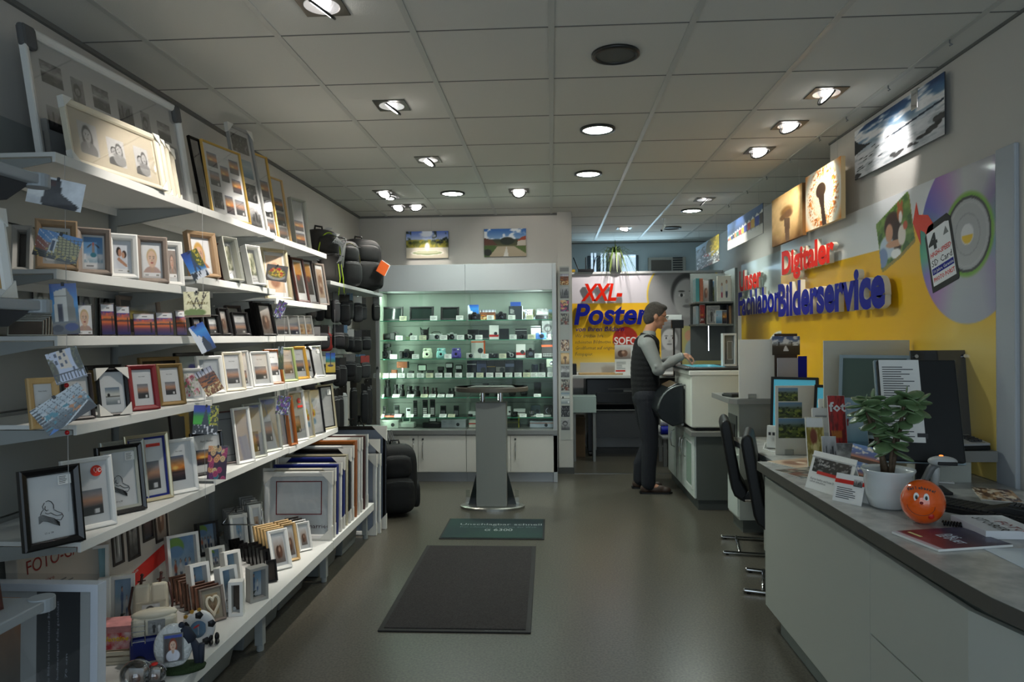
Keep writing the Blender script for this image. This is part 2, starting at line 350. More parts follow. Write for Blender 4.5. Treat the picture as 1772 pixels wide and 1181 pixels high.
@paint
def red_kite_sky():
    p = Pic(30, 46).grad([(0, (70, 90, 100)), (.3, (95, 125, 150)), (1, (90, 120, 150))]).noise(3, 12, 10).ell(.4, .62, .22, .05, (200, 60, 55), .3, .3).rect(.5, .2, .52, .6, (200, 200, 200)); return p
@paint
def truck_night():
    p = Pic(34, 24, (222, 226, 232)); p.poly([(0, .75), (.25, .95), (.45, .7), (.45, .2), (0, .3)], (235, 238, 240)).poly([(.25, .1), (.35, .95), (.55, .95), (.6, .5), (.95, .15), (.9, 0), (.3, 0)], (38, 36, 40)).rect(.38, .7, .46, .9, (60, 25, 25)).noise((8, 6), 4, 18); return p
@paint
def station_hall():
    p = Pic(60, 44).grad([(0, (60, 62, 60)), (.25, (84, 84, 78)), (.3, (110, 104, 90)), (.55, (150, 110, 90)), (.6, (90, 140, 190)), (1, (60, 120, 180))]); p.poly([(0, .3), (0, .75), (.28, .55), (.3, .25)], (150, 92, 76)); p.poly([(.42, .1), (.45, .9), (.98, .7), (1, .1)], (168, 160, 110))
    p.put(((np.sin(p.u*70+p.v*8) > .75) | (np.sin(p.v*60-p.u*14) > .8))*(p.u > .44)*(p.v > .12)*(p.v < .9)*.85, (60, 58, 40)).put((np.abs(np.sin((p.u+p.v)*16)) < .12)*(p.u < .5)*(p.v > .35)*1.0, (225, 228, 230)).poly([(.3, .2), (.34, .75), (.46, .75), (.44, .2)], (210, 214, 216)); p.rect(.34, .3, .42, .68, (40, 60, 90)); p.put((np.sin(p.v*90+p.u*20) > .4)*(p.v < .24)*1.0, (44, 46, 44)).nmix((14, 10), 3, (190, 170, 90), .62, .66, (p.v < .35)*1.0); return p
@paint
def big_arch():
    p = Pic(32, 50).grad([(0, (60, 60, 65)), (.12, (80, 80, 85)), (.2, (120, 115, 110)), (.6, (60, 150, 215)), (1, (20, 70, 150))])
    p.poly([(.1, .25), (.15, .85), (.6, .92), (.85, .7), (.9, .25)], (218, 214, 205)).poly([(.6, .25), (.6, .92), (.85, .7), (.9, .25)], (140, 135, 125)).rect(.25, .25, .42, .6, (60, 60, 75)).rect(.15, .74, .6, .77, (140, 135, 125)).ell(.2, .12, .2, .07, (15, 20, 45), .2).ell(.7, .14, .25, .08, (25, 50, 120), .2); return p
@paint
def eiffel_day():
    p = Pic(34, 46).grad([(0, (225, 228, 235)), (.22, (200, 205, 215)), (.3, (60, 120, 180)), (.6, (20, 90, 180)), (1, (10, 40, 120))]); p.poly([(.3, .25), (.48, .9), (.52, .9), (.7, .25), (.6, .25), (.5, .45), (.4, .25)], (40, 60, 95)).ell(.85, .75, .3, .4, (70, 80, 20), .2).nmix(14, 3, (190, 170, 30), .55, .62, (p.u > .62)*(p.v > .4)*1.0).nmix((10, 6), 5, (25, 25, 30), .5, .58, (p.v < .25)*1.0); return p
@paint
def eiffel_neon():
    p = Pic(34, 46).grad([(0, (10, 10, 14)), (.3, (14, 14, 16)), (.36, (60, 190, 20)), (.6, (40, 160, 30)), (.8, (20, 60, 170)), (1, (20, 40, 150))]); p.poly([(.3, .2), (.47, .85), (.52, .85), (.68, .2)], (30, 45, 60)).put((p.u > .68)*1.0*(p.v > .3), (40, 50, 10)).nmix(16, 3, (200, 190, 30), .52, .6, (p.u > .66)*(p.v > .3)*1.0).nmix((14, 8), 5, (230, 230, 235), .58, .64, (p.v < .32)*1.0); return p
@paint
def mandalay():
    p = Pic(34, 34, (222, 216, 175)); r = random.Random(3)
    for x0, x1 in ((.1, .45), (.4, .6), (.9, .5), (.75, .62), (.55, .3)): p.poly([(x0, 1), (x0+.06, 1), (x1+.04, .3), (x1, .3)], (70, 55, 35))
    p.ell(.4, .18, .42, .16, (110, 130, 60), .2).rect(0, 0, 1, .07, (110, 80, 60)).nmix(10, 4, (235, 230, 190), .55, .62, (p.v > .3)*1.0); return p
@paint
def alpine_blue():
    p = Pic(30, 46).grad([(0, (25, 45, 100)), (.5, (30, 110, 200)), (.75, (50, 140, 215)), (1, (20, 70, 170))]); p.poly([(0, 0), (0, .95), (.1, 1), (.35, .45), (.45, .1), (.3, 0)], (228, 232, 238)).poly([(.35, .05), (.4, .5), (.6, .55), (.8, .2), (.75, 0)], (35, 38, 55)).poly([(.2, .4), (.35, .65), (.5, .5), (.4, .4)], (225, 228, 235)); return p
@paint
def gold_hall():
    p = Pic(30, 40).grad([(0, (120, 65, 20)), (.5, (190, 110, 30)), (.75, (120, 60, 25)), (.8, (210, 210, 220)), (1, (150, 150, 170))]); p.nmix((3, 20), 4, (60, 30, 10), .5, .58, (p.v > .3)*(p.v < .75)).nmix(14, 6, (235, 210, 150), .56, .62, (p.v < .35)*1.0)
    for i in range(5): p.rect(.1+.2*i, .72, .14+.2*i, 1, (50, 35, 30))
    return p
@paint
def white_village():
    p = Pic(50, 54, (196, 202, 222)).noise(3, 5, 8); p.poly([(.3, .45), (.35, 1), (.62, 1), (.66, .4)], (222, 206, 188))
    for x, y in ((.2, .6), (.34, .5), (.36, .72), (.5, .55), (.52, .78), (.24, .82), (.66, .3)): p.rect(x, y, x+.07, y+.12, (60, 70, 98))
    p.ell(.08, .42, .12, .34, (60, 55, 25), .2).ell(.9, .66, .13, .4, (40, 45, 25), .2).nmix(16, 9, (90, 90, 50), .55, .62, ((p.u < .18) | (p.u > .8))*1.0).rect(0, .28, 1, .31, (30, 34, 46)).put((np.sin(p.u*60) > .3)*(p.v < .28)*(p.v > .06)*.8, (40, 46, 60)).rect(0, 0, 1, .05, (90, 90, 96)); return p
@paint
def hall_roof():
    p = Pic(70, 50).grad([(0, (60, 74, 84)), (.3, (84, 100, 108)), (.6, (150, 165, 174)), (1, (196, 204, 210))]); p.nmix((5, 4), 5, (190, 196, 200), .5, .62, (p.v > .4)*1.0); m = (np.abs(np.sin(p.u*26+p.v*5)) < .13) | (np.abs(np.sin(p.v*22-p.u*6)) < .13)
    p.put(m*.9, (34, 44, 54)).nmix((8, 6), 25, (50, 130, 150), .6, .64, (p.v > .15)*(p.v < .6)).nmix((8, 6), 35, (190, 120, 60), .63, .66, (p.v > .2)*(p.v < .7)).poly([(.35, 0), (.95, .32), (1, .1), (1, 0)], (16, 18, 22)).poly([(.3, .0), (.93, .36), (.95, .32), (.38, 0)], (205, 210, 214)).put((p.u < .12)*(np.sin(p.v*60) > 0)*1.0, (30, 40, 50)).poly([(0, 0), (.14, .12), (.2, 0)], (40, 110, 190)); return p
@paint
def cupcakes():
    p = Pic(34, 46, (60, 30, 60)); r = random.Random(4)
    for i in range(26):
        x, y = r.random(), r.random(); c = r.choice([(235, 190, 130), (240, 205, 150), (190, 60, 110), (120, 40, 110), (50, 130, 150), (240, 170, 110)])
        p.ell(x, y, .13, .095, c, .15).ell(x, y, .08, .055, [q*.75 for q in c], .3).ell(x, y, .04, .03, c, .4)
    return p
@paint
def night_tower():
    p = Pic(24, 44).grad([(0, (200, 170, 30)), (.35, (220, 190, 50)), (.5, (190, 170, 100)), (.55, (40, 130, 90)), (.75, (20, 130, 210)), (1, (10, 50, 170))]); p.rect(.46, .35, .54, .95, (30, 40, 60)).ell(.5, .35, .3, .06, (60, 50, 70), .3); return p
@paint
def wild_flowers(): return Pic(28, 34, (70, 80, 55)).nmix(9, 2, (225, 225, 230), .55, .6).nmix(8, 12, (120, 60, 150), .58, .64).nmix(9, 22, (60, 80, 170), .6, .66)
@paint
def food_bowl():
    p = Pic(34, 30, (92, 86, 82)).noise(4, 3, 12).ell(.5, .3, .42, .22, (160, 160, 158), .1).ell(.5, .5, .42, .28, (120, 110, 50), .1); p.nmix(12, 8, (200, 60, 40), .55, .6, (p.v > .32)*(np.hypot(p.u-.5, p.v-.5) < .36)).nmix(12, 18, (225, 200, 60), .56, .6, (np.hypot(p.u-.5, p.v-.5) < .36)*1.0).ell(.6, .78, .07, .07, (200, 45, 35), .2); return p
@paint
def green_pot(): return Pic(20, 34).grad([(0, (60, 60, 30)), (.5, (120, 120, 50)), (.7, (150, 160, 170)), (1, (170, 180, 190))]).nmix(8, 3, (60, 80, 30), .5, .6)
@paint
def sepia_wreath():
    p = Pic(34, 34, (190, 165, 125)).noise(4, 5, 16); p.ell(.5, .55, .3, .36, (150, 120, 85), .3).ell(.5, .55, .24, .3, (165, 140, 105), .3); face_on(p, .5, .58, .13, (190, 160, 125), (110, 85, 60), (140, 110, 80)); return p
@paint
def dandelion_dark():
    p = Pic(60, 80).grad([(0, (120, 82, 38)), (.4, (190, 150, 95)), (.8, (235, 200, 140)), (1, (170, 120, 60))]).noise(5, 4, 26); p.ell(.5, .6, .5, .45, (238, 205, 150), .9); p.ell(.5, .62, .18, .1, (150, 110, 60), .5).ell(.56, .55, .14, .08, (120, 85, 55), .5).ell(.38, .52, .1, .06, (130, 95, 60), .5)
    p.poly([(.48, 0), (.6, 0), (.62, .45), (.42, .5)], (105, 80, 60)).noise((9, 11), 9, 14); return p
@paint
def dandelion_glow():
    p = Pic(90, 110, (245, 240, 225)); d = np.hypot((p.u-.5)/.5, (p.v-.5)/.62); rr = np.clip(1-np.abs(d-.72)/.22, 0, 1)
    p.put(np.clip((d-1.0)/.3, 0, 1), (226, 120, 20)).nmix(26, 3, (215, 120, 20), .5, .6, rr).nmix(32, 13, (150, 70, 10), .58, .64, rr); a = np.arctan2(p.v-.55, p.u-.48)
    p.put((np.cos(a*46) > .6)*(d < .55)*(d > .2)*.6, (225, 160, 60)); p.ell(.46, .62, .14, .13, (55, 38, 26), .08).poly([(.38, .55), (.56, .55), (.56, .3), (.62, 0), (.5, 0), (.46, .3)], (50, 34, 24)); return p
@paint
def beach_huts():
    p = Pic(96, 44).grad([(0, (225, 222, 215)), (.34, (205, 205, 200)), (.36, (60, 60, 60)), (.42, (120, 150, 165)), (.6, (50, 70, 100)), (.8, (55, 85, 130)), (1, (60, 90, 140))]).noise((3, 8), 3, 12)
    cols = [(190, 60, 40), (200, 150, 40), (40, 60, 150), (70, 60, 50), (200, 120, 40), (60, 120, 90), (180, 60, 60), (225, 180, 60), (60, 70, 170)]; x = .02; i = 0; w_ = .045
    while x < 1:
        h = .5+.32*(x); c = cols[i % 9]; p.rect(x, .36, min(1, x+w_*.86), h*.92, c).poly([(x-.004, h*.9), (x+w_*.43, h*1.04), (x+w_*.9, h*.9)], (222, 222, 220)); p.rect(x, .3, x+.008, .38, (50, 40, 30)); x += w_; w_ *= 1.09; i += 1
    return p
@paint
def sea_rocks():
    p = Pic(120, 80); p.grad([(0, (200, 202, 205)), (.45, (215, 217, 220)), (.6, (140, 160, 175)), (.8, (70, 110, 150)), (1, (20, 50, 90))]); p.nmix((4, 8), 3, (225, 226, 226), .48, .62, (p.v > .45)*1.0).nmix((9, 20), 33, (160, 168, 174), .5, .62, (p.v < .5)*.7)
    p.poly([(.45, .50), (1, .60), (1, .56), (.5, .48)], (30, 45, 62)).poly([(0, .82), (0, .5), (.1, .54), (.24, .58), (.14, .62), (.06, .7)], (30, 32, 36)); L = p.v; r = random.Random(2)
    for cx, cy, rx, ry in ((.84, .2, .11, .07), (.96, .3, .07, .08), (.52, .1, .09, .05), (.70, .12, .06, .04), (.04, .05, .06, .07)):
        for q in range(6): p.ell(cx+rx*r.uniform(-.6, .6), cy+ry*r.uniform(-.5, .5), rx*r.uniform(.3, .6), ry*r.uniform(.3, .7), (44+q*5,)*3, .2, r.uniform(-.4, .4))
    for i in range(14): p.ell(.05+.4*r.random(), .15+.35*r.random(), .03, .01, (50, 52, 55), .4, .3)
    p.noise((14, 18), 3, 16); return p
@paint
def autumn_village():
    p = Pic(50, 44).grad([(0, (110, 70, 60)), (.12, (95, 90, 88)), (.5, (120, 118, 118)), (1, (150, 180, 205))]); p.nmix(12, 3, (70, 66, 62), .45, .6, (p.u < .55)*(p.v < .85)).ell(.85, .75, .25, .35, (150, 130, 40), .2).ell(.6, .68, .12, .3, (110, 95, 45), .2).nmix(16, 8, (200, 170, 50), .52, .6, (p.u > .65)*(p.v > .3)).poly([(.35, .45), (.45, .55), (.6, .42), (.6, .36)], (170, 60, 40)).nmix(14, 18, (215, 215, 215), .58, .64, (p.v < .5)*1.0); return p
@paint
def fountain():
    p = Pic(70, 48).grad([(0, (200, 190, 168)), (.38, (222, 215, 198)), (.42, (110, 110, 50)), (.62, (90, 100, 40)), (.7, (190, 205, 235)), (1, (90, 120, 205))]); p.nmix((10, 6), 3, (170, 160, 60), .5, .6, (p.v > .4)*(p.v < .7)).nmix((8, 5), 9, (40, 50, 40), .42, .55, (p.v > .55)*((p.u < .12)+(p.u > .62)*1.0)).nmix((3, 3), 5, (235, 240, 250), .5, .6, (p.v > .7)*(p.u > .3)*(p.u < .7))
    p.ell(.5, .2, .4, .1, (235, 230, 218), .05).ell(.5, .2, .35, .075, (150, 165, 120), .08).ell(.5, .22, .3, .05, (205, 205, 170), .3).ell(.5, .42, .06, .16, (225, 225, 225), .4); return p
@paint
def driveway():
    p = Pic(70, 48).grad([(0, (170, 155, 130)), (.35, (185, 170, 145)), (.4, (90, 90, 60)), (.6, (60, 65, 50)), (.66, (130, 165, 205)), (1, (40, 95, 170))]); p.nmix((5, 4), 13, (230, 235, 240), .52, .62, (p.v > .62)*1.0).poly([(0, 0), (0, .4), (.32, .38), (.12, .0)], (70, 95, 45)).poly([(1, .1), (1, .38), (.7, .38)], (85, 105, 55)).poly([(0, .42), (0, .68), (.2, .6), (.32, .42)], (95, 60, 50)).poly([(.78, .4), (.8, .55), (1, .72), (1, .4)], (205, 195, 180)).poly([(.78, .56), (.9, .7), (1, .75), (1, .6)], (165, 75, 50)).ell(.55, .56, .17, .14, (40, 48, 40), .15).poly([(.46, 0), (.52, .35), (.54, .35), (.58, 0)], (215, 212, 205)).ell(.08, .15, .1, .12, (35, 40, 35), .2); return p
@paint
def green_hills():
    p = Pic(40, 30).grad([(0, (50, 62, 25)), (.4, (95, 110, 45)), (.6, (70, 85, 60)), (.75, (110, 130, 140)), (1, (95, 135, 175))]); p.nmix((6, 8), 3, (130, 140, 60), .5, .6, (p.v < .55)*1.0).nmix((8, 8), 23, (35, 45, 20), .55, .62, (p.v < .7)*1.0); return p
@paint
def bride_field():
    p = Pic(44, 32).grad([(0, (28, 24, 24)), (.45, (48, 40, 36)), (.6, (140, 145, 150)), (.8, (80, 105, 150)), (1, (50, 75, 125))]); p.nmix((5, 7), 3, (215, 220, 228), .52, .62, (p.v > .5)*.9); p.poly([(.4, .22), (.47, .5), (.5, .5), (.6, .22)], (205, 205, 210)).rect(.22, .5, .26, .68, (40, 36, 34)).rect(.68, .5, .72, .68, (40, 36, 34)); return p
@paint
def two_kids():
    p = Pic(34, 46, (226, 222, 208)); person_on(p, .32, .1, .66, (205, 205, 205), leg=(170, 60, 90)); person_on(p, .68, .1, .78, (220, 220, 216), leg=(50, 60, 80)); p.rect(0, 0, 1, .12, (215, 215, 205)); return p
@paint
def baby_gray():
    p = Pic(40, 50, (120, 118, 116)); face_on(p, .5, .5, .26, (190, 188, 186), (70, 70, 70), (150, 150, 148), False, (30, 30, 30)); return p.bw()
@paint
def magazine_abc(): return Pic(28, 42, (180, 40, 35)).rect(0, 0, 1, .3, (40, 25, 20)).rect(.1, .12, .8, .26, (190, 190, 190)).rect(.1, .4, .8, .5, (190, 110, 40)).nmix(8, 4, (120, 30, 25), .5, .6)
@paint
def magazine_blue():
    p = Pic(34, 46).grad([(0, (70, 120, 150)), (.3, (120, 165, 190)), (.6, (175, 200, 215)), (1, (150, 180, 200))]); p.ell(.2, .62, .03, .06, (170, 30, 30), .3).ell(.25, .66, .02, .02, (20, 20, 20), .3); return p
@paint
def leaflet_flower(): return Pic(30, 42, (205, 190, 120)).nmix(6, 3, (150, 130, 40), .5, .6).ell(.4, .6, .2, .16, (130, 60, 30), .4).ell(.45, .35, .12, .12, (235, 215, 150), .4).rect(0, .8, 1, 1, (235, 235, 232))
@paint
def leaflet_plain(): return Pic(20, 30, (226, 228, 228)).rect(.15, .8, .85, .84, (120, 120, 124)).rect(.15, .72, .6, .75, (150, 150, 154)).rect(.1, .1, .9, .5, (190, 196, 200))
@paint
def city_dark(): return Pic(40, 20, (26, 26, 28)).nmix((10, 6), 3, (130, 130, 130), .6, .66)
@paint
def travel_promo():
    p = Pic(34, 34).grad([(0, (200, 40, 40)), (.2, (200, 40, 40)), (.22, (70, 50, 40)), (.4, (90, 60, 50)), (.42, (200, 120, 90)), (.6, (90, 100, 160)), (1, (100, 140, 200))]); return p.nmix((5, 6), 3, (235, 225, 215), .58, .64, (p.v > .5)*1.0)
@paint
def tv_show():
    p = Pic(60, 40).grad([(0, (190, 180, 190)), (.07, (190, 180, 190)), (.08, (110, 25, 45)), (.4, (90, 25, 50)), (.7, (40, 30, 80)), (1, (30, 30, 70))]).noise(5, 5, 14); return p
@paint
def warm_photos(): return Pic(50, 24, (190, 150, 110)).nmix((6, 4), 3, (90, 60, 50), .45, .55).nmix((7, 5), 13, (235, 220, 200), .55, .62)
@paint
def orange_blue():
    p = Pic(40, 60).grad([(0, (16, 20, 34)), (.3, (70, 60, 50)), (1, (190, 110, 40))]); p.put(np.clip((.45-p.u+.1*np.sin(p.v*7))/.2, 0, 1), (30, 90, 135)).put(np.clip(1-np.abs(p.u-.5)/.1, 0, 1)*.7, (205, 200, 170)).noise((8, 3), 4, 25); return p
@paint
def bag_photos(): return Pic(20, 20, (60, 58, 52)).nmix(6, 3, (170, 165, 150), .5, .6).nmix(7, 9, (120, 60, 40), .6, .66)
_PM = {}
def print_mesh(pic, w, h, mt=None, x0=None, z0=0):
    """upright print in x,z facing -y, bottom at z0, centred on x"""
    key = (pic, round(w, 3), round(h, 3), mt.name if mt else '', z0, x0)
    if key in _PM: return _PM[key]
    if pic not in PAINTED: PAINTED[pic] = np.clip(PAINT[pic]().c, 0, 255)/255
    c = PAINTED[pic]; ny, nx, _ = c.shape
    l = np.where(c <= .04045, c/12.92, ((c+.055)/1.055)**2.4)
    me = bpy.data.meshes.new('print_'+pic); gx, gz = np.meshgrid(np.linspace(-w/2, w/2, nx) if x0 is None else np.linspace(x0, x0+w, nx), np.linspace(z0, z0+h, ny))
    co = np.stack([gx, np.zeros_like(gx), gz], -1).reshape(-1, 3)
    i = np.arange(ny-1)[:, None]*nx+np.arange(nx-1)[None, :]; q = np.stack([i, i+1, i+nx+1, i+nx], -1).reshape(-1, 4)
    me.vertices.add(len(co)); me.vertices.foreach_set('co', co.ravel()); me.loops.add(q.size); me.loops.foreach_set('vertex_index', q.ravel().astype(np.int32))
    me.polygons.add(len(q)); me.polygons.foreach_set('loop_start', (np.arange(len(q))*4).astype(np.int32)); me.update(calc_edges=True)
    a = me.attributes.new('ink', 'FLOAT_COLOR', 'POINT'); a.data.foreach_set('color', np.concatenate([l.reshape(-1, 3), np.ones((nx*ny, 1))], 1).ravel().astype(np.float32))
    me.materials.append(mt or PR); _PM[key] = me; return me
PAINTED = {}
def pic_obj(name, pic, w, h, parent, loc=(0, 0, 0), mt=None, rz=0):
    o = link(name, print_mesh(pic, w, h, mt), parent); o.location = loc; o.rotation_euler = (0, 0, rz); return o
def card(name, pic, w, h, loc, rz, label, cat='photo', group=None, rx=0, th=.002, ry=0, mt=None):
    """a thin board or sheet carrying a print on its face"""
    r = empty(name, loc, rz, label, cat, group, rx); r.rotation_euler = (rx, ry, rz)
    MB().box(-w/2, w/2, .0004, th+.0004, 0, h).obj('board', PAPER, r)
    pic_obj('print', pic, w, h, r, (0, 0, 0), mt); return r
# ---------------------------------------------------------------- the room
XL, XR, XR2, YB, YO = -2.185, 2.04, 2.33, 7.86, 10.4
wallm = mat('wall_paint', (196, 193, 186), .8, bump=.05, bscale=150)
officem = mat('office_paint', (178, 190, 192), .8)
flm = mat('linoleum', (98, 93, 82), .30, noise=1, rgb2=(66, 63, 56), nscale=85, bump=.02, bscale=90, coat=.25)
flm.node_tree.nodes['Principled BSDF'].inputs['Coat Roughness'].default_value = .22
def wall(name, x0, x1, y0, y1, z0, z1, m): return struct(MB().box(x0, x1, y0, y1, z0, z1).obj(name, m))
wall('floor', -2.6, 2.9, -1.5, 10.6, -.1, 0, flm)
struct(MB().box(.24, 2.0, 7.77, 7.795, 0, .004).obj('trim_1', STEEL))
wall('wall_left', XL-.12, XL, -1.4, 8.0, 0, CEIL, wallm)
wall('wall_back', XL, .23, YB, YB+.14, 0, CEIL, wallm)
wall('wall_right', XR, XR+.4, -1.4, 5.2, 0, CEIL, wallm)
wall('wall_right_low', XR, XR+.29, 5.2, 6.25, 0, 2.345, wallm)
wall('wall_right_recess', XR2, XR2+.12, 5.2, 10.5, 0, CEIL, wallm)
wall('wall_office', -1.2, XR2, YO, YO+.12, 0, CEIL, officem)
wall('wall_office_side', -1.3, -1.2, 8.0, YO+.1, 0, CEIL, officem)
wall('wall_front', XL, XR, -1.4, -1.3, 0, CEIL, wallm)
cm = mat('ceiling_tile', (206, 205, 198), .9, bump=.15, bscale=260)
wall('ceiling', -2.4, 2.6, -1.5, 10.6, CEIL, CEIL+.05, cm)
b = MB(); bar = mat('ceiling_bar', (186, 186, 180), .4); gap = mat('ceiling_joint', (110, 110, 106), .8)
for i in range(-3, 4):
    x = .012+.625*i; b.box(x-.014, x+.014, -1.3, YB if i < 1 else YO, CEIL-.005, CEIL+.001)
struct(b.obj('trim_2', bar))
b = MB()
for j in range(-7, 12):
    y = 3.132+.625*j
    b.box(XL, XR if y < 5.2 else XR2, y-.004, y+.004, CEIL-.002, CEIL+.001) if y < YB else b.box(.2, XR2, y-.004, y+.004, CEIL-.002, CEIL+.001)
struct(b.obj('trim_3', gap))
struct(MB().box(XL, XL+.02, -1.3, YB, CEIL-.02, CEIL).box(XL, .23, YB-.02, YB, CEIL-.02, CEIL).box(XR-.012, XR, -1.3, 5.2, CEIL-.012, CEIL).box(.2, XR2, YO-.015, YO, CEIL-.015, CEIL).obj('trim_4', gap))
struct(MB().box(XR-.022, XR, 3.15, 3.283, 0, 2.36).obj('trim_5', mat('pilaster_grey', (170, 176, 182), .5), bevel=.006))
struct(MB().box(.23, .245, YB-.09, YB+.14, 0, .07).box(.03, .245, YB-.095, YB-.08, 0, .07).obj('baseboard_back', mat('plinth_grey', (70, 70, 68), .6)))
# pillar face that carries the photo strips
wall('wall_pillar', .075, .235, YB-.08, YB, 0, CEIL, wallm)
# shop front behind the camera
wf = MB()
for x in (-2.0, -.7, .7, 1.95): wf.box(x-.03, x+.03, -1.3, -1.24, .2, 2.7)
wf.box(-2, 1.98, -1.3, -1.24, .2, .26).box(-2, 1.98, -1.3, -1.24, 2.64, 2.7)
f1 = struct(wf.obj('window_1', LG)); MB().box(-1.99, 1.97, -1.297, -1.285, .22, 2.68).obj('pane', mat('dusk_glass', (60, 75, 90), .1), f1)
# office window and ventilation panel high on the far wall
def P_(px, py, Y): q = at(1, Y, px, py); return q.x, q.z
x0, z1 = P_(1020, 447, YO); x1, z0 = P_(1101, 477, YO)
z0 -= .25
wb = MB(); wb.box(x0-.03, x1+.03, YO-.04, YO, z0-.03, z1+.03)
win = struct(wb.obj('window_2', mat('window_frame_dark', (60, 70, 78), .5)))
dayl = mat('daylit_pane', (200, 220, 235), .3, emit=(.62, .82, 1), es=.75)
g = MB(); zc = P_(0, 459.5, YO)[1]; xm = x0+(x1-x0)*.53
g.box(xm+.012, x1-.012, YO-.05, YO-.04, zc+.012, z1).box(xm+.012, x1-.012, YO-.05, YO-.04, z0, zc-.012)
n = 7
for r0, r1 in ((zc+.015, z1), (z0, zc-.015)):
    for i in range(n):
        if i in (2, 5): continue
        a = x0+.02+(xm-x0-.03)*i/n; g.box(a, a+(xm-x0)/n*.55, YO-.05, YO-.04, r0+.03, r1-.02)
g.obj('pane', dayl, win)
x0, z1 = P_(1122, 446, 10.3); x1, z0 = P_(1187, 470, 10.3); z0 -= .2
ac = empty('ventilation_panel', ((x0+x1)/2, 10.385, z0), 0, 'brown ventilation panel with slatted right end, high on the far office wall', 'vent')
w2 = (x1-x0)/2; h_ = z1-z0
MB().box(-w2, w2, -.09, 0, 0, h_).obj('frame', mat('vent_frame', (150, 146, 136), .6), ac, bevel=.004)
MB().box(-w2+.04, w2*.22, -.1, -.09, 0, h_-.04).obj('grille', mat('vent_brown', (88, 80, 72), .8, noise=.2, nscale=120), ac)
b = MB()
for i in range(12): b.box(w2*.3, w2-.05, -.105, -.09, i*.035+.005, i*.035+.022)
b.obj('slat', mat('vent_dark', (34, 34, 34), .6), ac)
# ---------------------------------------------------------------- ceiling fixtures
lamp = mat('lamp_glow', (255, 255, 255), .4, emit=(1, .97, .93), es=9); downm = mat('downlight_glow', (255, 255, 255), .4, emit=(.86, 1, .92), es=9)
darkrim = mat('fixture_dark', (60, 60, 58), .35, .6); reflm = mat('reflector_glow', (200, 200, 205), .15, .8, emit=(1, .96, .92), es=.35); platem = mat('fixture_plate', (96, 92, 84), .35, .8)
def downlight(x, y, lit, label, e=18):
    r = empty('round_downlight' if lit else 'round_speaker', (x, y, CEIL), 0, label, 'ceiling light' if lit else 'ceiling speaker', None)
    MB().lathe([(.118, 0), (.118, -.012), (.1, -.016), (.096, -.006), (.096, 0)], 40).obj('rim', darkrim, r, smooth=True)
    if lit:
        MB().lathe([(0, -.007), (.096, -.007)], 40).obj('diffuser', downm, r)
        l = light('AREA', 'downlight_lamp', (0, 0, -.02), e, (.90, 1, .92), shape='DISK', size=.19); l.parent = r; l.data.spread = radians(150)
    else: MB().lathe([(0, -.010), (.096, -.007)], 40).obj('grille', mat('speaker_mesh', (92, 94, 90), .7, bump=.4, bscale=500), r)
G_ = (.32, .33)
downlight(.321, 4.69, 1, 'round lit ceiling downlight nearest the camera, right of the central ceiling bar', 15)
downlight(.326, 5.96, 1, 'round lit ceiling downlight in the middle of the shop, behind the nearest one', 15)
downlight(-.935, 6.65, 1, 'round lit ceiling downlight with green rim above the display cabinet', 15)
downlight(1.566, 7.82, 1, 'round lit ceiling downlight at the right, by the small security camera', 13)
downlight(.327, 3.454, 0, 'round dark grey ceiling speaker nearest the camera')
downlight(1.56, 9.05, 0, 'round grey ceiling speaker at the back of the office')
def spotfix(x, y, lamps, label, axis='x', size=.19):
    """square recessed fitting; lamps = list of (target, watts, cone deg, colour)"""
    r = empty('recessed_spotlight', (x, y, CEIL), 0, label, 'ceiling spotlight')
    n = len(lamps); L = size*n/2 if n > 1 else size/2; a, b_ = (L, size/2) if axis == 'x' else (size/2, L)
    MB().box(-a, a, -b_, b_, -.006, 0).obj('plate', platem, r, bevel=.002)
    for i, (tg, e, cone, col) in enumerate(lamps):
        o = (i-(n-1)/2)*size; c = (o, 0, 0) if axis == 'x' else (0, o, 0)
        d = (Vector(tg)-Vector((x+c[0], y+c[1], CEIL))).normalized(); q = d.to_track_quat('-Z', 'Y').to_matrix().to_4x4(); M = Matrix.Translation(Vector(c)+Vector((0, 0, -.012))) @ q
        MB().tube([M@Vector((.064*cos(2*pi*k/24), .064*sin(2*pi*k/24), -.006)) for k in range(24)], .006, 6, closed=True).obj('bezel', darkrim, r, smooth=True)
        MB().lathe([(0, -.012), (.050, -.012)], 28, M).obj('bulb', lamp, r)
        MB().lathe([(.074, 0), (.074, -.0085), (.070, -.0075), (0, -.0075)], 28, Matrix.Translation(c)).obj('reflector', reflm, r)
        l = light('SPOT', 'spot_lamp', (0, 0, 0), e, col); l.parent = r; l.data.spot_size = radians(cone); l.data.spot_blend = .5; l.data.shadow_soft_size = .035
        l.location = Vector(c)+Vector((0, 0, -.012))+d*.03; l.rotation_euler = d.to_track_quat('-Z', 'Y').to_euler()
NW = (1, .93, .84)
spotfix(-.941, 2.853, [((-2.0, 3.15, 1.5), 85, 64, NW)], 'recessed square ceiling spotlight at the top edge, nearest the camera')
spotfix(-.938, 4.11, [((-1.95, 4.2, 1.5), 150, 66, NW)], 'recessed square ceiling spotlight left of centre, second in its row from the front')
spotfix(-.945, 5.382, [((-1.95, 5.0, 1.3), 145, 66, NW)], 'recessed square ceiling spotlight left of centre, third in its row from the front')
spotfix(-1.573, 6.638, [((-1.8, 6.0, 2.1), 26, 55, NW), ((-1.7, 6.6, 1.2), 26, 60, NW)], 'double recessed spotlight above the backpacks, nearer the camera of two', 'y')
spotfix(-1.5, 7.25, [((-1.75, 6.8, 2.2), 18, 55, NW), ((-1.38, YB, 2.38), 24, 40, NW)], 'double recessed spotlight above the backpacks, by the back wall')
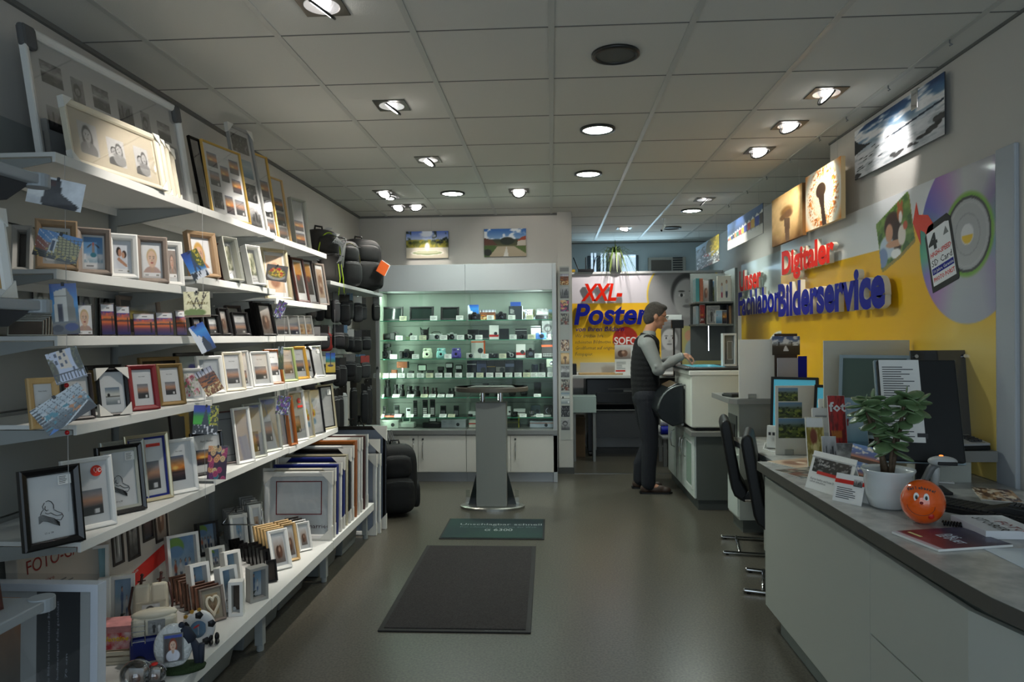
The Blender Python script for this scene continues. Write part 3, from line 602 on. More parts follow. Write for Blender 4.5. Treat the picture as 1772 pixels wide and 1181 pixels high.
spotfix(-.295, 6.603, [((-.3, YB, 2.35), 14, 70, NW)], 'recessed square ceiling spotlight over the right half of the display cabinet')
spotfix(1.589, 4.1, [((2.0, 4.2, 2.62), 22, 52, (1, .96, .92))], 'recessed square ceiling spotlight right of centre, shining on the sea picture')
spotfix(1.585, 4.709, [((1.92, 5.05, 2.50), 52, 50, (1, .86, .66))], 'recessed square ceiling spotlight at right, second in its row from the front')
spotfix(1.573, 5.336, [((1.92, 5.8, 2.48), 36, 55, (1, .86, .66))], 'recessed square ceiling spotlight at right, third in its row from the front')
spotfix(1.572, 7.207, [((1.94, 7.2, 2.55), 22, 60, (1, .95, .9))], 'recessed square ceiling spotlight at right, just before the back downlight')
spotfix(.947, 9.03, [((.8, 9.6, 1.9), 48, 95, (1, .95, .9))], 'recessed square ceiling spotlight in the back office above the poster')
# security camera
r = empty('security_camera', (1.336, 8.326, CEIL), 0, 'small white security camera hanging from the ceiling at the back', 'camera')
MB().cyl((0, 0, 0), (0, 0, -.10), .006).lathe([(.022, 0), (.022, -.008)], 16).obj('bracket', WHITE, r)
MB().cyl((.014, .0, -.08), (-.03, -.05, -.15), .017, 16).obj('body', WHITE, r, bevel=.003); MB().cyl((-.029, -.049, -.148), (-.033, -.053, -.154), .013, 16).obj('lens', BLK, r)
# ---------------------------------------------------------------- floor mats
r = empty('door_mat', (-.52, 4.31, 0), .004, 'large charcoal ribbed mat on the floor in front', 'mat')
MB().box(-.40, .40, -.74, .74, 0, .008).obj('border', mat('mat_rubber', (30, 28, 28), .7), r, bevel=.003)
MB().box(-.372, .372, -.712, .712, .008, .012).obj('pile', mat('mat_pile', (58, 54, 54), .95, noise=.45, nscale=120, bump=.6, bscale=260), r)
text('lettering', 'Matten Service  schmutz fangen', .008, T(.16, -.73, .0085), mat('mat_text', (130, 130, 130), .8), r, ext=0)
r = empty('advertising_mat', (-.465, 5.52, 0), 0, 'small dark teal advertising mat with white lettering before the standing table', 'mat')
MB().box(-.40, .40, -.29, .29, 0, .006).obj('border', mat('mat_rubber2', (22, 24, 25), .7), r, bevel=.002)
MB().box(-.385, .385, -.27, .275, .006, .009).obj('pile', mat('teal_mat', (24, 58, 50), .8, noise=1, rgb2=(20, 36, 44), nscale=1.4), r)
lt = mat('mat_white', (150, 158, 156), .8)
text('lettering', 'Unschlagbar schnell', .052, T(-.29, .08, .0095), lt, r, ext=0, width=.66)
text('lettering', 'Der schnellste Autofokus der Welt.', .034, T(-.28, .01, .0095), mat('mat_teal_text', (88, 110, 108), .8), r, ext=0, width=.62)
text('lettering', '\u03b1 6300', .066, T(-.075, -.085, .0095), lt, r, ext=0, width=.22, bold=.01)
# ---------------------------------------------------------------- standing table
r = empty('standing_table', (-.54, 6.22, 0), 0, 'tall grey standing table with an oval top and two steel posts', 'table')
MB().lathe([(.29, 0), (.29, .02), (.27, .028), (0, .028)], 48, sy=.55).obj('base', mat('satin_steel', (165, 165, 158), .3, .9), r, smooth=False)
MB().box(-.135, .135, -.09, .09, .028, .95).obj('column', mat('column_grey', (140, 143, 138), .45), r, bevel=.004)
for s in (-1, 1):
    MB().prism([(s*.136, .03), (s*.215, .03), (s*.136, .33)], -.006, .006).obj('fin', mat('fin_glass', (40, 44, 42), .15), r)
    MB().cyl((s*.08, 0, .95), (s*.08, 0, 1.045), .022, 20).obj('post', CHR, r)
    MB().box(s*.22-.018, s*.22+.018, .0, .008, .028, .16).obj('leaflet_holder', pane('acrylic', (.93, .95, .94), .2), r)
MB().lathe([(.325, 1.045), (.33, 1.05), (.33, 1.083), (.325, 1.088), (0, 1.088)], 56, sy=.62).obj('tabletop', mat('tabletop_dark', (98, 92, 82), .35), r)
MB().lathe([(.318, 1.0885), (0, 1.0885)], 56, sy=.62).obj('inlay', LG, r)
r = empty('counter_mat', (-.525, 6.17, 1.089), 0, 'flat dark writing mat lying on the standing table', 'mat')
MB().prism([(-.215, -.10), (.205, -.10), (.165, .12), (-.165, .12)], 0, .005, axis='z').obj('mat', mat('writing_mat', (92, 98, 92), .5, noise=.3, nscale=20), r, bevel=.002)
# ---------------------------------------------------------------- wall shelving on the left
MODS = [(2.33, 3.31), (3.31, 4.27), (4.27, 5.27)]
ROWZ = {1: (2.19, 2.19, 2.18), 2: (1.782, 1.842, 1.787), 3: (1.548, 1.548, 1.55), 4: (1.236, 1.252, 1.253), 5: (.826, .852, .846), 6: (.268, .264, .266)}
ROWX = {1: -1.72, 2: -1.72, 3: -1.72, 4: -1.655, 5: -1.645, 6: -1.37}
rack = mat('rack_panel', (150, 153, 149), .55); shm = mat('shelf_metal', (214, 215, 212), .4); brm = mat('bracket_metal', (150, 154, 152), .5)
names = ['nearest the camera', 'in the middle', 'at the far end']
def shelf(parent, y0, y1, z, xf, xb=-2.13, lip=.036, brk=True):
    s = MB().prism([(xb, z), (xb, z-.05), (xb+.012, z-.05), (xb+.012, z-.016), (xf-.012, z-.016), (xf-.012, z-lip), (xf, z-lip), (xf, z)], y0, y1).obj('shelf', shm, parent, bevel=.0015)
    if brk:
        for y in (y0+.006, y1-.010): MB().prism([(xb, z-.02), (xf-.02, z-.02), (xf-.02, z-.035), (xb+.10, z-.085), (xb, z-.10)], y, y+.004).obj('bracket', brm, s)
    return s
for i, (y0, y1) in enumerate(MODS):
    r = empty('shelving_unit', (0, 0, 0), 0, 'white metal wall shelving unit with five shelves and a low deck, '+names[i], 'shelving', None)
    for z0, z1 in ((.28, .84), (.845, 1.25), (1.255, 1.55), (1.555, 2.0), (2.005, 2.42)): MB().box(-2.165, -2.15, y0+.03, y1-.03, z0, z1-.003).obj('back_panel', rack, r)
    MB().box(-2.18, -2.13, y0+.001, y0+.03, .02, 2.42).obj('upright', brm, r)
    if i == 2: MB().box(-2.18, -2.13, y1-.03, y1-.001, .02, 2.42).obj('upright', brm, r)
    for k in range(1, 6): shelf(r, y0+.004, y1-.004, ROWZ[k][i], ROWX[k])
    shelf(r, y0+.003, y1-.003, ROWZ[6][i], ROWX[6], lip=.055, brk=False)
    if i == 2: MB().box(-1.45, -1.415, y1-.06, y1-.025, .03, .215).cyl((-1.43, y1-.04, 0), (-1.43, y1-.04, .03), .02).obj('leg', brm, r, bevel=.002)
    MB().box(-1.46, -1.42, y0+.004, y0+.044, .03, .22).cyl((-1.44, y0+.024, 0), (-1.44, y0+.024, .032), .018).obj('leg', brm, r, bevel=.002)
# ---------------------------------------------------------------- picture frames
FM = {
 'oak': mat('oak_frame', (176, 146, 112), .5, noise=.25, nscale=14, stretch=(1, 1, .12)), 'taupe': mat('taupe_frame', (135, 122, 112), .55, noise=.25, nscale=16, stretch=(1, 1, .12)),
 'white': mat('white_frame', (222, 222, 218), .4), 'silver': mat('silver_frame', (176, 178, 168), .3, .35), 'green': mat('green_frame', (150, 165, 105), .4),
 'gold': mat('gold_frame', (196, 150, 62), .28, .55), 'bronze': mat('bronze_frame', (120, 98, 58), .4, .3), 'cream': mat('cream_frame', (208, 200, 180), .4),
 'black': mat('black_frame', (22, 21, 22), .25), 'dark': mat('dark_frame', (50, 42, 40), .4), 'grey': mat('grey_frame', (150, 150, 146), .45), 'red': mat('red_frame', (116, 28, 34), .35),
 'pine': mat('pine_frame', (204, 168, 112), .5, noise=.2, nscale=12, stretch=(1, 1, .1)), 'amber': mat('amber_frame', (160, 92, 38), .35, noise=.2, nscale=12), 'brown': mat('brown_frame', (70, 36, 30), .4), 'wood': mat('walnut_frame', (124, 84, 66), .5, noise=.3, nscale=20),
 'blue': mat('blue_frame', (26, 38, 108), .35), 'pewter': mat('pewter_frame', (92, 90, 88), .25, .6), 'champagne': mat('champagne_frame', (190, 180, 150), .3, .5), 'yellowgold': mat('yellowgold_frame', (205, 168, 90), .3, .4)}
mount = mat('mount_board', (226, 228, 228), .8); mountb = mat('mount_blue_grey', (186, 194, 200), .8); cardb = mat('corner_card', (214, 212, 204), .7); stick = mat('sticker_red', (200, 52, 38), .5)
PH = {}
def scribble(parent, w, z, y, x=0, s='Peter Hadley'):
    if s not in PH:
        o = text('lettering', s, .1, face(0, 0, 0), mat('script_ink', (60, 60, 62), .7), None, ext=0, shear=.4, align='CENTER', width=1.0); PH[s] = o.data; bpy.data.objects.remove(o)
    o = link('lettering', PH[s], parent); o.location = (x, y, z); o.scale = (w, 1, w*1.5); return o
def frame(loc, rz, tilt, w, h, col, pic=None, b=.018, d=.018, ins=None, ph=False, corners=None, inner=None, label='', cat='picture frame', group=None, mnt=None, extra=None, name='picture_frame', glass=True, lip=None, multi=None):
    r = empty(name, loc, rz, label, cat, group, -tilt)
    prof = lip or [(0, 0), (0, d), (b*.25, d+.002), (b*.8, d*.85), (b, d*.55), (b, 0)]
    MB().ring(w, h, prof).obj('frame', FM[col] if isinstance(col, str) else col, r)
    iw, ih = w-2*b, h-2*b; z0 = b; pb = b
    if inner:
        MB().ring(w-2*b, h-2*b, [(-.001, 0), (-.001, d*.6), (b*.55, d*.5), (b*.55, 0)], T(0, 0, b)).obj('inner_moulding', FM[inner], r); iw -= b*1.1; ih -= b*1.1; z0 += b*.55
    bk = MB().box(-w/2+.003, w/2-.003, -.002, .003, .003, h-.003).obj('backing', mat('backing_board', (70, 58, 48), .8), r)
    yy = -.004
    if multi:
        MB().box(-iw/2, iw/2, yy, -.002, z0, z0+ih).obj('mount', mnt or mount, r)
        for (px, pz, pw, ph_, pn) in multi:
            pic_obj('print', pn, pw*iw, ph_*ih, r, (-iw/2+(px+pw/2)*iw, yy-.0006, z0+pz*ih))
    elif ins:
        MB().box(-iw/2, iw/2, yy, -.002, z0, z0+ih).obj('mount', mnt or mount, r)
        if pic:
            x0, q0, x1, q1 = ins; pic_obj('print', pic, (x1-x0)*iw, (q1-q0)*ih, r, (-iw/2+(x0+x1)/2*iw, yy-.0006, z0+q0*ih))
        if ph: scribble(r, iw*(ph if ph > .1 and ph is not True else .34), z0+ih*.80, yy-.001)
    elif pic: pic_obj('print', pic, iw, ih, r, (0, yy, z0))
    if glass: MB().box(-iw/2, iw/2, -.0075, -.0065, z0, z0+ih).obj('glass', FILM, r)
    if corners:
        cs = corners*min(w, h); e = .003
        for sx, sz in ((-1, 0), (1, 0), (-1, 1), (1, 1)):
            mb = MB(); X = sx*(w/2+e); Z = -0.0 if sz == 0 else h+e; pts = [(X, Z), (X-sx*cs, Z), (X, Z+(cs if sz == 0 else -cs))]
            mb.prism(pts, -d-.006, -d-.0025)
            mb.box(min(X, X-sx*.002), max(X, X-sx*.002), -d-.004, 0, min(Z, Z+(cs if sz == 0 else -cs)), max(Z, Z+(cs if sz == 0 else -cs)))
            mb.obj('corner_protector', cardb, r)
    if extra: extra(r, w, h, d, b)
    return r
def sticker_round(r, w, h, d, b):
    M = T(w*.18, -.009, h*.80) @ Matrix.Rotation(pi/2, 4, 'X'); rr = w*.115; MB().lathe([(rr, 0), (rr, .0006), (0, .0006)], 24, M).obj('sticker', stick, r)
    text('lettering', '\u00dcD', rr*.8, face(w*.18-rr*.5, -.0105, h*.80-rr*.3), PAPER, r, ext=0)
def sticker_bar(r, w, h, d, b): MB().box(-w*.02, w*.3, -.010, -.009, h*.80, h*.845).obj('sticker', stick, r); scribble(r, w*.2, h*.81, -.0105, w*.14, 'DIN A4')
def sticker_two(r, w, h, d, b): sticker_round(r, w, h, d, b); MB().box(w*.04, w*.36, -.010, -.009, h*.66, h*.705).obj('sticker', stick, r)
def price_label(r, w, h, d, b):
    q = MB().box(w*.14, w*.36, -.010, -.009, h*.76, h*.88).obj('price_sticker', PAPER, r); m_ = MB(); lines(m_, w*.18, h*.1, 5, w*.16, h*.77, -.0102, 4); m_.obj('lettering', DG, q)
def gold_film(r, w, h, d, b): pass
def line_woman(r, w, h, d, b):
    """pen drawing of a seated woman on the insert sheet"""
    s = min(w, h)*.9; y = -.0052; k = s*.012; mb = MB()
    def cv(p): mb.tube([((x-.52)*s*.5, y, h*.17+z*s*.66) for x, z in p], .0012, 4)
    cv([(.3, .95), (.22, .85), (.25, .75), (.18, .7), (.12, .6)]); cv([(.35, .98), (.45, 1.0), (.55, .95), (.62, .85), (.62, .72)]); cv([(.32, .85), (.3, .75), (.36, .7), (.42, .72)]); cv([(.62, .7), (.75, .62), (.9, .55), (.95, .45), (.85, .35), (.7, .38)])
    cv([(.3, .65), (.4, .6), (.5, .62), (.6, .55), (.72, .5), (.9, .5)])
    for i in range(6): cv([(.05, .35+.04*i), (.2, .42+.035*i), (.4, .36+.03*i), (.6, .26+.035*i), (.8, .18+.02*i)])
    mb.obj('pen_drawing', BLK, r)
    text('lettering', '13 x 18', .008*s/.2, face(-.012, y-.001, h*.17), DG, r, ext=0, align='CENTER')
def bis(f, a, b, n=36):
    fa = f(a)
    for _ in range(n):
        m_ = (a+b)/2; fm = f(m_)
        if (fm > 0) == (fa > 0): a = m_
        else: b = m_
    return (a+b)/2
CNT = {}; ROWN = {1: 'top shelf', 2: 'second shelf', 3: 'third shelf', 4: 'fourth shelf', 5: 'lowest wall shelf', 6: 'bottom deck'}
def solve(row, xl, xr, ytop, th, tilt, XF=None, z=None, X0=None):
    s, c = sin(radians(th)), cos(radians(th)); XF = ROWX[row]-.012 if XF is None else XF; w = .15
    for _ in range(14):
        x0 = XF-w*s if X0 is None else X0; y0 = bis(lambda y: pj(x0, y, 1.2 if z is None else z)[0]-xl, 1.2, 9)
        mi = 0 if y0 < 3.31 else (1 if y0 < 4.27 else 2); zs = ROWZ[row][mi] if z is None else z
        y0 = bis(lambda y: pj(x0, y, zs+.03)[0]-xl, 1.2, 9)
        w = bis(lambda q: pj(x0+q*s, y0+q*c, zs+.03)[0]-xr, .02, 1.6)
    st, ct = sin(radians(tilt)), cos(radians(tilt)); n = (c, -s)
    h = bis(lambda q: -(pj(x0-n[0]*q*st, y0-n[1]*q*st, zs+q*ct)[1]-ytop), .03, 1.2)
    return Vector((x0+w*s/2, y0+w*c/2, zs+.0008)), pi/2-radians(th), radians(tilt), w, h
def fr(row, xl, xr, ytop, col, look, pic=None, th=45, tilt=12, XF=None, X0=None, grp=None, yb=None, **k):
    loc, rz, tl, w, h = solve(row, xl, xr, ytop, th, tilt, XF, None, X0)
    k.setdefault('b', min(.02, w*.12)); k.setdefault('d', .016)
    o = frame(loc, rz, tl, w, h, col, pic, label=look, group=grp or 'picture frames on the '+ROWN[row], **k); CNT.setdefault(row, []).append(((xl+xr)/2, len(CNT.get(row, [])), o)); return o
S8 = [(.06+.31*i, q, .2, .3, p) for i, (q, p) in enumerate([(.62, 'bw_city'), (.62, 'bw_sea'), (.62, 'bw_pier')])]
PHI = (.22, .1, .78, .48)
# top shelf
fr(1, 66, 332, 41, 'white', 'large white multi-photo frame with grey corner guards', th=4, tilt=9, X0=-1.97, b=.03, d=.025, multi=[(.06, .68, .12, .18, 'bw_sea'), (.23, .58, .075, .26, 'bw_pier'), (.36, .66, .11, .2, 'bw_sea'), (.53, .64, .11, .2, 'bw_city'), (.70, .58, .07, .26, 'bw_pier'), (.83, .64, .11, .18, 'bw_sea'), (.06, .3, .12, .2, 'bw_city'), (.86, .33, .07, .25, 'bw_pier'), (.85, .07, .1, .18, 'bw_city'), (.25, .1, .1, .2, 'bw_sea'), (.5, .1, .1, .2, 'bw_city')],
   extra=lambda r, w, h, d, b: [MB().box(x0, x1, -d-.006, .004, h-.09, h+.006).obj('corner_protector', mat('foam_grey', (92, 92, 92), .9), r, bevel=.015) for x0, x1 in ((-w/2-.006, -w/2+.07), (w/2-.05, w/2+.006))])
for i in range(4):
    q = fr(1, 118+14*i*.7, 282+9*i, 168+9*i, 'cream', 'cream triple-photo frame with white corner guards, %s of four stacked' % ('front', 'second', 'third', 'rear')[i], th=6, tilt=10, X0=-1.78-.035*i, b=.022, d=.02, corners=.18 if i in (0, 3) else .12, grp='cream triple frames on the top shelf',
       mnt=FM['cream'] if i else mat('cream_mount', (222, 212, 190), .8), multi=[(.1, .18, .2, .62, 'bw_girl'), (.4, .14, .2, .55, 'bw_couple'), (.72, .12, .18, .6, 'bw_couple')])
fr(1, 352, 372, 235, 'black', 'narrow black frame standing behind the gold one', 'city_dark', th=10, X0=-1.95)
fr(1, 366, 432, 241, 'yellowgold', 'thin gold frame with nine sunset photos', th=12, tilt=10, b=.01, d=.014, X0=-1.80, multi=[(.08, .68, .26, .2, 'sunset_wide'), (.08, .42, .26, .2, 'sunset_bay'), (.08, .1, .26, .24, 'city_dark'), (.4, .52, .22, .22, 'sunset_wide'), (.4, .06, .22, .26, 'sunset_wide'), (.68, .68, .26, .2, 'sunset_wide'), (.68, .4, .26, .2, 'sunset_wide'), (.68, .08, .26, .22, 'sunset_bay')])
fr(1, 421, 462, 213, 'grey', 'tall pale grey frame with four dark square photos', th=12, tilt=11, b=.012, d=.02, X0=-1.86, corners=.25, multi=[(.12, .77, .76, .18, 'city_dark'), (.12, .53, .76, .18, 'magazine_blue'), (.12, .29, .76, .18, 'city_dark'), (.12, .05, .76, .18, 'bw_city')])
fr(1, 457, 482, 264, 'yellowgold', 'slim gold frame with three stacked sunset photos', th=14, tilt=10, b=.01, X0=-1.84, multi=[(.12, .5, .76, .2, 'sunset_wide'), (.12, .26, .76, .2, 'sunset_bay'), (.12, .03, .76, .2, 'sunset_bay')])
fr(1, 479, 503, 305, 'pine', 'short gold frame with three stacked sunset photos', th=14, tilt=10, b=.01, X0=-1.83, multi=[(.12, .5, .76, .2, 'sunset_wide'), (.12, .26, .76, .2, 'sunset_bay'), (.12, .03, .76, .2, 'sunset_bay')])
fr(1, 508, 534, 342, 'silver', 'shrink-wrapped silver frame with two sunset photos', th=16, tilt=8, b=.01, d=.03, X0=-1.82, multi=[(.15, .35, .7, .22, 'sunset_wide'), (.15, .06, .7, .24, 'sunset_wide')])
# second shelf
B1 = dict(b=.022, d=.03)
fr(2, 22, 57, 397, 'grey', 'dark grey box frame seen from its side', None, th=60, X0=-2.02, b=.02, d=.05)
fr(2, 61, 135, 383, 'oak', 'wide oak box frame behind a hanging card', 'pale_flowers', th=52, ins=(.1, .1, .9, .9), **B1)
fr(2, 131, 193, 397, 'taupe', 'taupe wood frame with a figure against blue sky', 'skater', th=52, ins=(.08, .06, .92, .94), **B1)
fr(2, 186, 239, 407, 'white', 'white frame with a couple hugging', 'couple', th=50, ins=(.04, .04, .96, .96), **B1)
fr(2, 236, 291, 411, 'taupe', 'taupe wood frame with a smiling blond child', 'child_smile', th=50, ins=(.07, .05, .93, .95), **B1)
fr(2, 284, 317, 420, 'white', 'white frame half hidden, toddler in brown', 'toddler_brown', th=46, ins=(.1, .12, .9, .9), XF=-1.76, **B1)
fr(2, 326, 375, 402, 'oak', 'oak box frame with a blond woman', 'blond_woman', th=30, tilt=12, ins=(.06, .06, .94, .94), b=.022, d=.04)
fr(2, 360, 386, 424, 'brown', 'dark brown frame edge behind the silver one', None, th=30, tilt=12, XF=-1.80, d=.05)
fr(2, 388, 414, 413, 'silver', 'silver-green frame with pale flowers', 'pale_flowers', th=22, tilt=14, ins=(.12, .1, .88, .9), b=.016, d=.045)
fr(2, 428, 453, 427, 'white', 'white frame with reflection and grasses', 'pale_flowers', th=22, tilt=14, ins=(.1, .1, .9, .9), b=.015, d=.045)
fr(2, 459, 503, 430, 'champagne', 'large champagne gold frame with clasped hands', 'hands_sepia', th=30, tilt=10, ins=(.1, .1, .9, .92), b=.018, d=.025)
fr(2, 500, 511, 441, 'pewter', 'grey frame squeezed behind the champagne frame', 'hands_sepia', th=20, tilt=10, XF=-1.80, ins=(.1, .1, .9, .9))
fr(2, 514, 535, 446, 'brown', 'dark red-brown frame with amber and charcoal photo', 'dark_gold', th=20, tilt=12, ins=(.15, .18, .85, .95))
fr(2, 533, 550, 450, 'dark', 'dark brown frame with amber and charcoal photo', 'dark_gold', th=20, tilt=12, ins=(.15, .18, .85, .95))
fr(2, 551, 568, 456, 'taupe', 'grey-brown frame with sepia portrait', 'hands_sepia', th=20, tilt=10, ins=(.15, .15, .85, .9))
# third shelf
for i in range(9):
    fr(3, 12+9.5*i, 75+5*i, 556-3*i, 'silver', 'clear sleeve of acrylic pockets in the leaning bundle', 'green_pot' if i == 8 else None, th=55, tilt=38, XF=-1.76-.0*i, grp='leaning bundle of clear sleeves on the third shelf', b=.004, d=.004, name='clear_sleeve', cat='plastic sleeve')
for xl, xr, yt, pc, lk in ((96, 138, 543, 'sunset_vivid', 'acrylic stand with orange evening water'), (132, 162, 528, 'child_smile', 'small print of a child in white'), (175, 201, 526, 'sunset_vivid', 'upright acrylic stand with violet sunset'), (202, 228, 530, 'sunset_vivid', 'second upright acrylic stand with violet sunset'),
                           (231, 270, 543, 'sunset_vivid', 'landscape acrylic stand with violet sunset'), (271, 302, 541, 'sunset_vivid', 'square acrylic stand with violet sunset'), (305, 325, 538, 'sunset_vivid', 'shiny wrapped acrylic stand beside the black frames')):
    fr(3, xl, xr, yt, FILM, lk, pc, th=48, tilt=18, b=.004, d=.010, name='acrylic_photo_stand', cat='photo stand', grp='acrylic photo stands on the third shelf')
for xl, xr, yt in ((56, 84, 492), (136, 164, 500), (171, 198, 504)):
    fr(3, xl, xr, yt, 'dark', 'brown portrait sheet on the back panel', 'bw_girl', th=4, tilt=0, X0=-2.14, b=.003, d=.003, name='portrait_sheet', cat='photo')
fr(3, 207, 278, 512, 'taupe', 'wrapped brown album behind the violet sunsets', None, th=4, tilt=6, X0=-2.05, ins=(0, 0, 1, 1), mnt=FM['taupe'], ph=.4)
kw = dict(tilt=14, b=.014, d=.02)
fr(3, 332, 352, 549, 'black', 'small black frame at the foot of the mountain card', 'sunset_bay', th=25, ins=(.1, .1, .9, .9), **kw)
fr(3, 358, 380, 547, 'black', 'black frame with a sunset bay', 'sunset_bay', th=25, ins=(.02, .02, .98, .6), ph=.4, **kw)
fr(3, 381, 399, 535, 'black', 'taller black frame with a couple', 'couple_kiss', th=22, **kw)
fr(3, 396, 422, 530, 'dark', 'grey-topped dark frame behind the black one', None, th=22, ins=(0, 0, 1, 1), mnt=GREY, XF=-1.8, **kw)
fr(3, 404, 431, 542, 'black', 'black frame with a peach sunset', 'sunset_bay', th=24, ins=(.02, .02, .98, .6), ph=.4, **kw)
for i in range(5):
    fr(3, 432+5*i, 458+4.6*i, 521+1.2*i, 'black', 'tall black frame in the dark stack' if i < 4 else 'front frame of the dark stack, with a couple', None if i < 4 else 'couple_kiss', th=20, XF=-1.876+.036*i, grp='stack of tall black frames on the third shelf', **kw)
for j, (xl, xr) in enumerate(((478, 501), (500, 519), (511, 530), (523, 542))):
    fr(3, xl, xr, 547, 'grey', 'thin grey glass frame with pale print', 'sunset_bay' if j < 2 else 'sepia_wreath', th=22, tilt=10, b=.006, d=.012, ins=(.05, .05, .95, .6), mnt=mat('grey_insert', (150, 152, 150), .7), grp='thin glass frames at the far end of the third shelf')
# fourth shelf
fr(4, 51, 106, 657, 'pine', 'light pine frame with a sunset', 'sunset_bay', th=32, ins=PHI, ph=.5, b=.02)
fr(4, 112, 163, 650, 'dark', 'dark frame with grey edge behind two hanging cards', 'sunset_bay', th=32, ins=PHI, ph=.4, XF=-1.72)
fr(4, 148, 212, 634, 'black', 'black frame at the back behind the wrapped one', None, th=20, tilt=6, X0=-1.98, ins=(0, 0, 1, 1), mnt=DG)
fr(4, 171, 224, 641, 'black', 'black frame with big white corners and lake photo', 'lake_tree', th=34, ins=(.2, .2, .8, .62), corners=.42, b=.012)
fr(4, 225, 275, 634, 'red', 'dark red frame with a sunset', 'sunset_bay', th=32, ins=(.22, .2, .78, .6), ph=.34, b=.02)
fr(4, 243, 312, 620, 'bronze', 'bronze and black frame at the back', None, th=20, tilt=6, X0=-1.98, inner='black', ins=(0, 0, 1, 1), mnt=DG)
fr(4, 275, 320, 632, 'bronze', 'bronze frame with a sunset', 'sunset_bay', th=32, ins=(.22, .2, .78, .58), ph=.34, b=.018)
fr(4, 305, 372, 612, 'black', 'flat black frame edge high behind the floral one', None, th=12, tilt=6, X0=-2.0, ins=(0, 0, 1, 1), mnt=GREY)
fr(4, 313, 354, 640, 'white', 'small white frame with pink flowers', 'pink_flowers', th=34, ins=(.06, .08, .94, .94), b=.014)
fr(4, 344, 389, 618, 'white', 'white frame with light blue mount', 'pale_flowers', th=32, ins=(.3, .3, .7, .7), mnt=mountb, XF=-1.70, b=.018)
fr(4, 389, 424, 611, 'cream', 'cream wood frame with a sunset', 'sunset_bay', th=30, ins=(.08, .14, .86, .58), ph=.4, b=.016)
fr(4, 414, 436, 609, 'white', 'white frame mostly hidden by its neighbour', 'sunset_bay', th=26, ins=PHI, XF=-1.69)
fr(4, 437, 471, 610, 'white', 'white frame with a dark sunset', 'sunset_bay', th=28, ins=(.14, .16, .86, .58), ph=.34, b=.014)
fr(4, 463, 490, 606, 'amber', 'amber wood frame with a sunset', 'sunset_bay', th=26, ins=(.1, .22, .9, .62), ph=.4, b=.014, glass=False)
fr(4, 489, 514, 603, 'green', 'pale green frame with a sunset', 'sunset_bay', th=26, ins=(.1, .2, .9, .6), ph=.4, b=.014)
fr(4, 510, 534, 601, 'gold', 'bright gold frame with a sunset', 'sunset_bay', th=24, ins=(.1, .2, .9, .6), ph=.4, b=.018, XF=-1.675)
fr(4, 531, 544, 602, 'black', 'black frame with white corner guards beside the gold one', 'sunset_bay', th=20, ins=(.2, .2, .8, .6), corners=.4)
fr(4, 541, 561, 600, 'silver', 'silver frame with a line drawing, last of the row', None, th=22, ins=(.1, .1, .9, .9), b=.012, extra=price_label)
# lowest wall shelf
fr(5, 38, 143, 818, 'black', 'glossy black frame with a pen drawing of a woman', None, th=31, tilt=9, b=.026, d=.026, ins=(.0, .0, 1, 1), extra=lambda *a: (line_woman(*a), price_label(*a)))
fr(5, 112, 200, 800, 'white', 'white frame with orange round sticker and sunset', 'sunset_bay', th=30, tilt=9, b=.018, ins=(.16, .14, .84, .55), extra=sticker_round, XF=-1.675)
fr(5, 172, 250, 777, 'black', 'dark frame with silver inner edge and pen drawing', None, th=30, tilt=9, b=.018, d=.024, inner='silver', ins=(0, 0, 1, 1), extra=lambda *a: (line_woman(*a), price_label(*a)), XF=-1.70)
fr(5, 180, 256, 768, 'silver', 'plain silver frame just behind the pen drawing', None, th=30, tilt=9, XF=-1.76, ins=(0, 0, 1, 1), mnt=LG)
fr(5, 222, 298, 757, 'champagne', 'gold frame with blue inner moulding and red sticker', 'sunset_bay', th=30, tilt=9, b=.016, inner='blue', ins=(.16, .1, .84, .6), extra=sticker_bar, XF=-1.70)
fr(5, 288, 342, 764, 'white', 'white frame with orange evening sea', 'sunset_wide', th=32, tilt=10, ins=(.1, .2, .68, .72), ph=.3, b=.016)
fr(5, 300, 352, 716, 'dark', 'thin dark frame at the back, small blue picture', 'lake_tree', th=14, tilt=7, X0=-1.98, ins=(.4, .2, .85, .55), b=.008, mnt=LG)
fr(5, 334, 389, 752, 'black', 'black frame with script lettering and orange sea', 'sunset_wide', th=32, tilt=10, ins=(.08, .2, .75, .6), ph=.5, b=.014, XF=-1.68)
fr(5, 362, 415, 716, 'brown', 'large thin dark red frame with double line mount', None, th=28, tilt=8, ins=(0, 0, 1, 1), mnt=LG, b=.009, XF=-1.73, extra=lambda r, w, h, d, b: MB().ring(w*.6, h*.7, [(0, 0), (0, .0005), (.003, .0005), (.003, 0)], T(w*.05, -.0045, h*.15)).obj('line', DG, r))
fr(5, 410, 439, 708, 'white', 'plain white frame without a picture', None, th=22, tilt=9, ins=(0, 0, 1, 1), mnt=mat('lilac_insert', (205, 206, 218), .8))
fr(5, 428, 460, 701, 'silver', 'silver-white frame with narrow dark sunset', 'sunset_bay', th=24, tilt=9, ins=(.3, .08, .75, .48), mnt=mountb, b=.012)
fr(5, 456, 487, 690, 'silver', 'pale silver frame with narrow dark sunset beside the flowers', 'sunset_bay', th=24, tilt=9, ins=(.16, .16, .6, .56), mnt=mountb, b=.014)
fr(5, 485, 501, 688, 'white', 'white frame edge behind the hanging flower card', None, th=20, tilt=9, ins=(0, 0, 1, 1), mnt=mountb, XF=-1.68)
fr(5, 499, 511, 687, 'amber', 'orange-brown wood frame', None, th=18, tilt=8, ins=(0, 0, 1, 1), mnt=mountb, b=.014, d=.024)
fr(5, 506, 533, 679, 'white', 'white frame with two red stickers', 'sunset_bay', th=22, tilt=9, ins=(.25, .14, .65, .5), mnt=mountb, extra=sticker_two, b=.014)
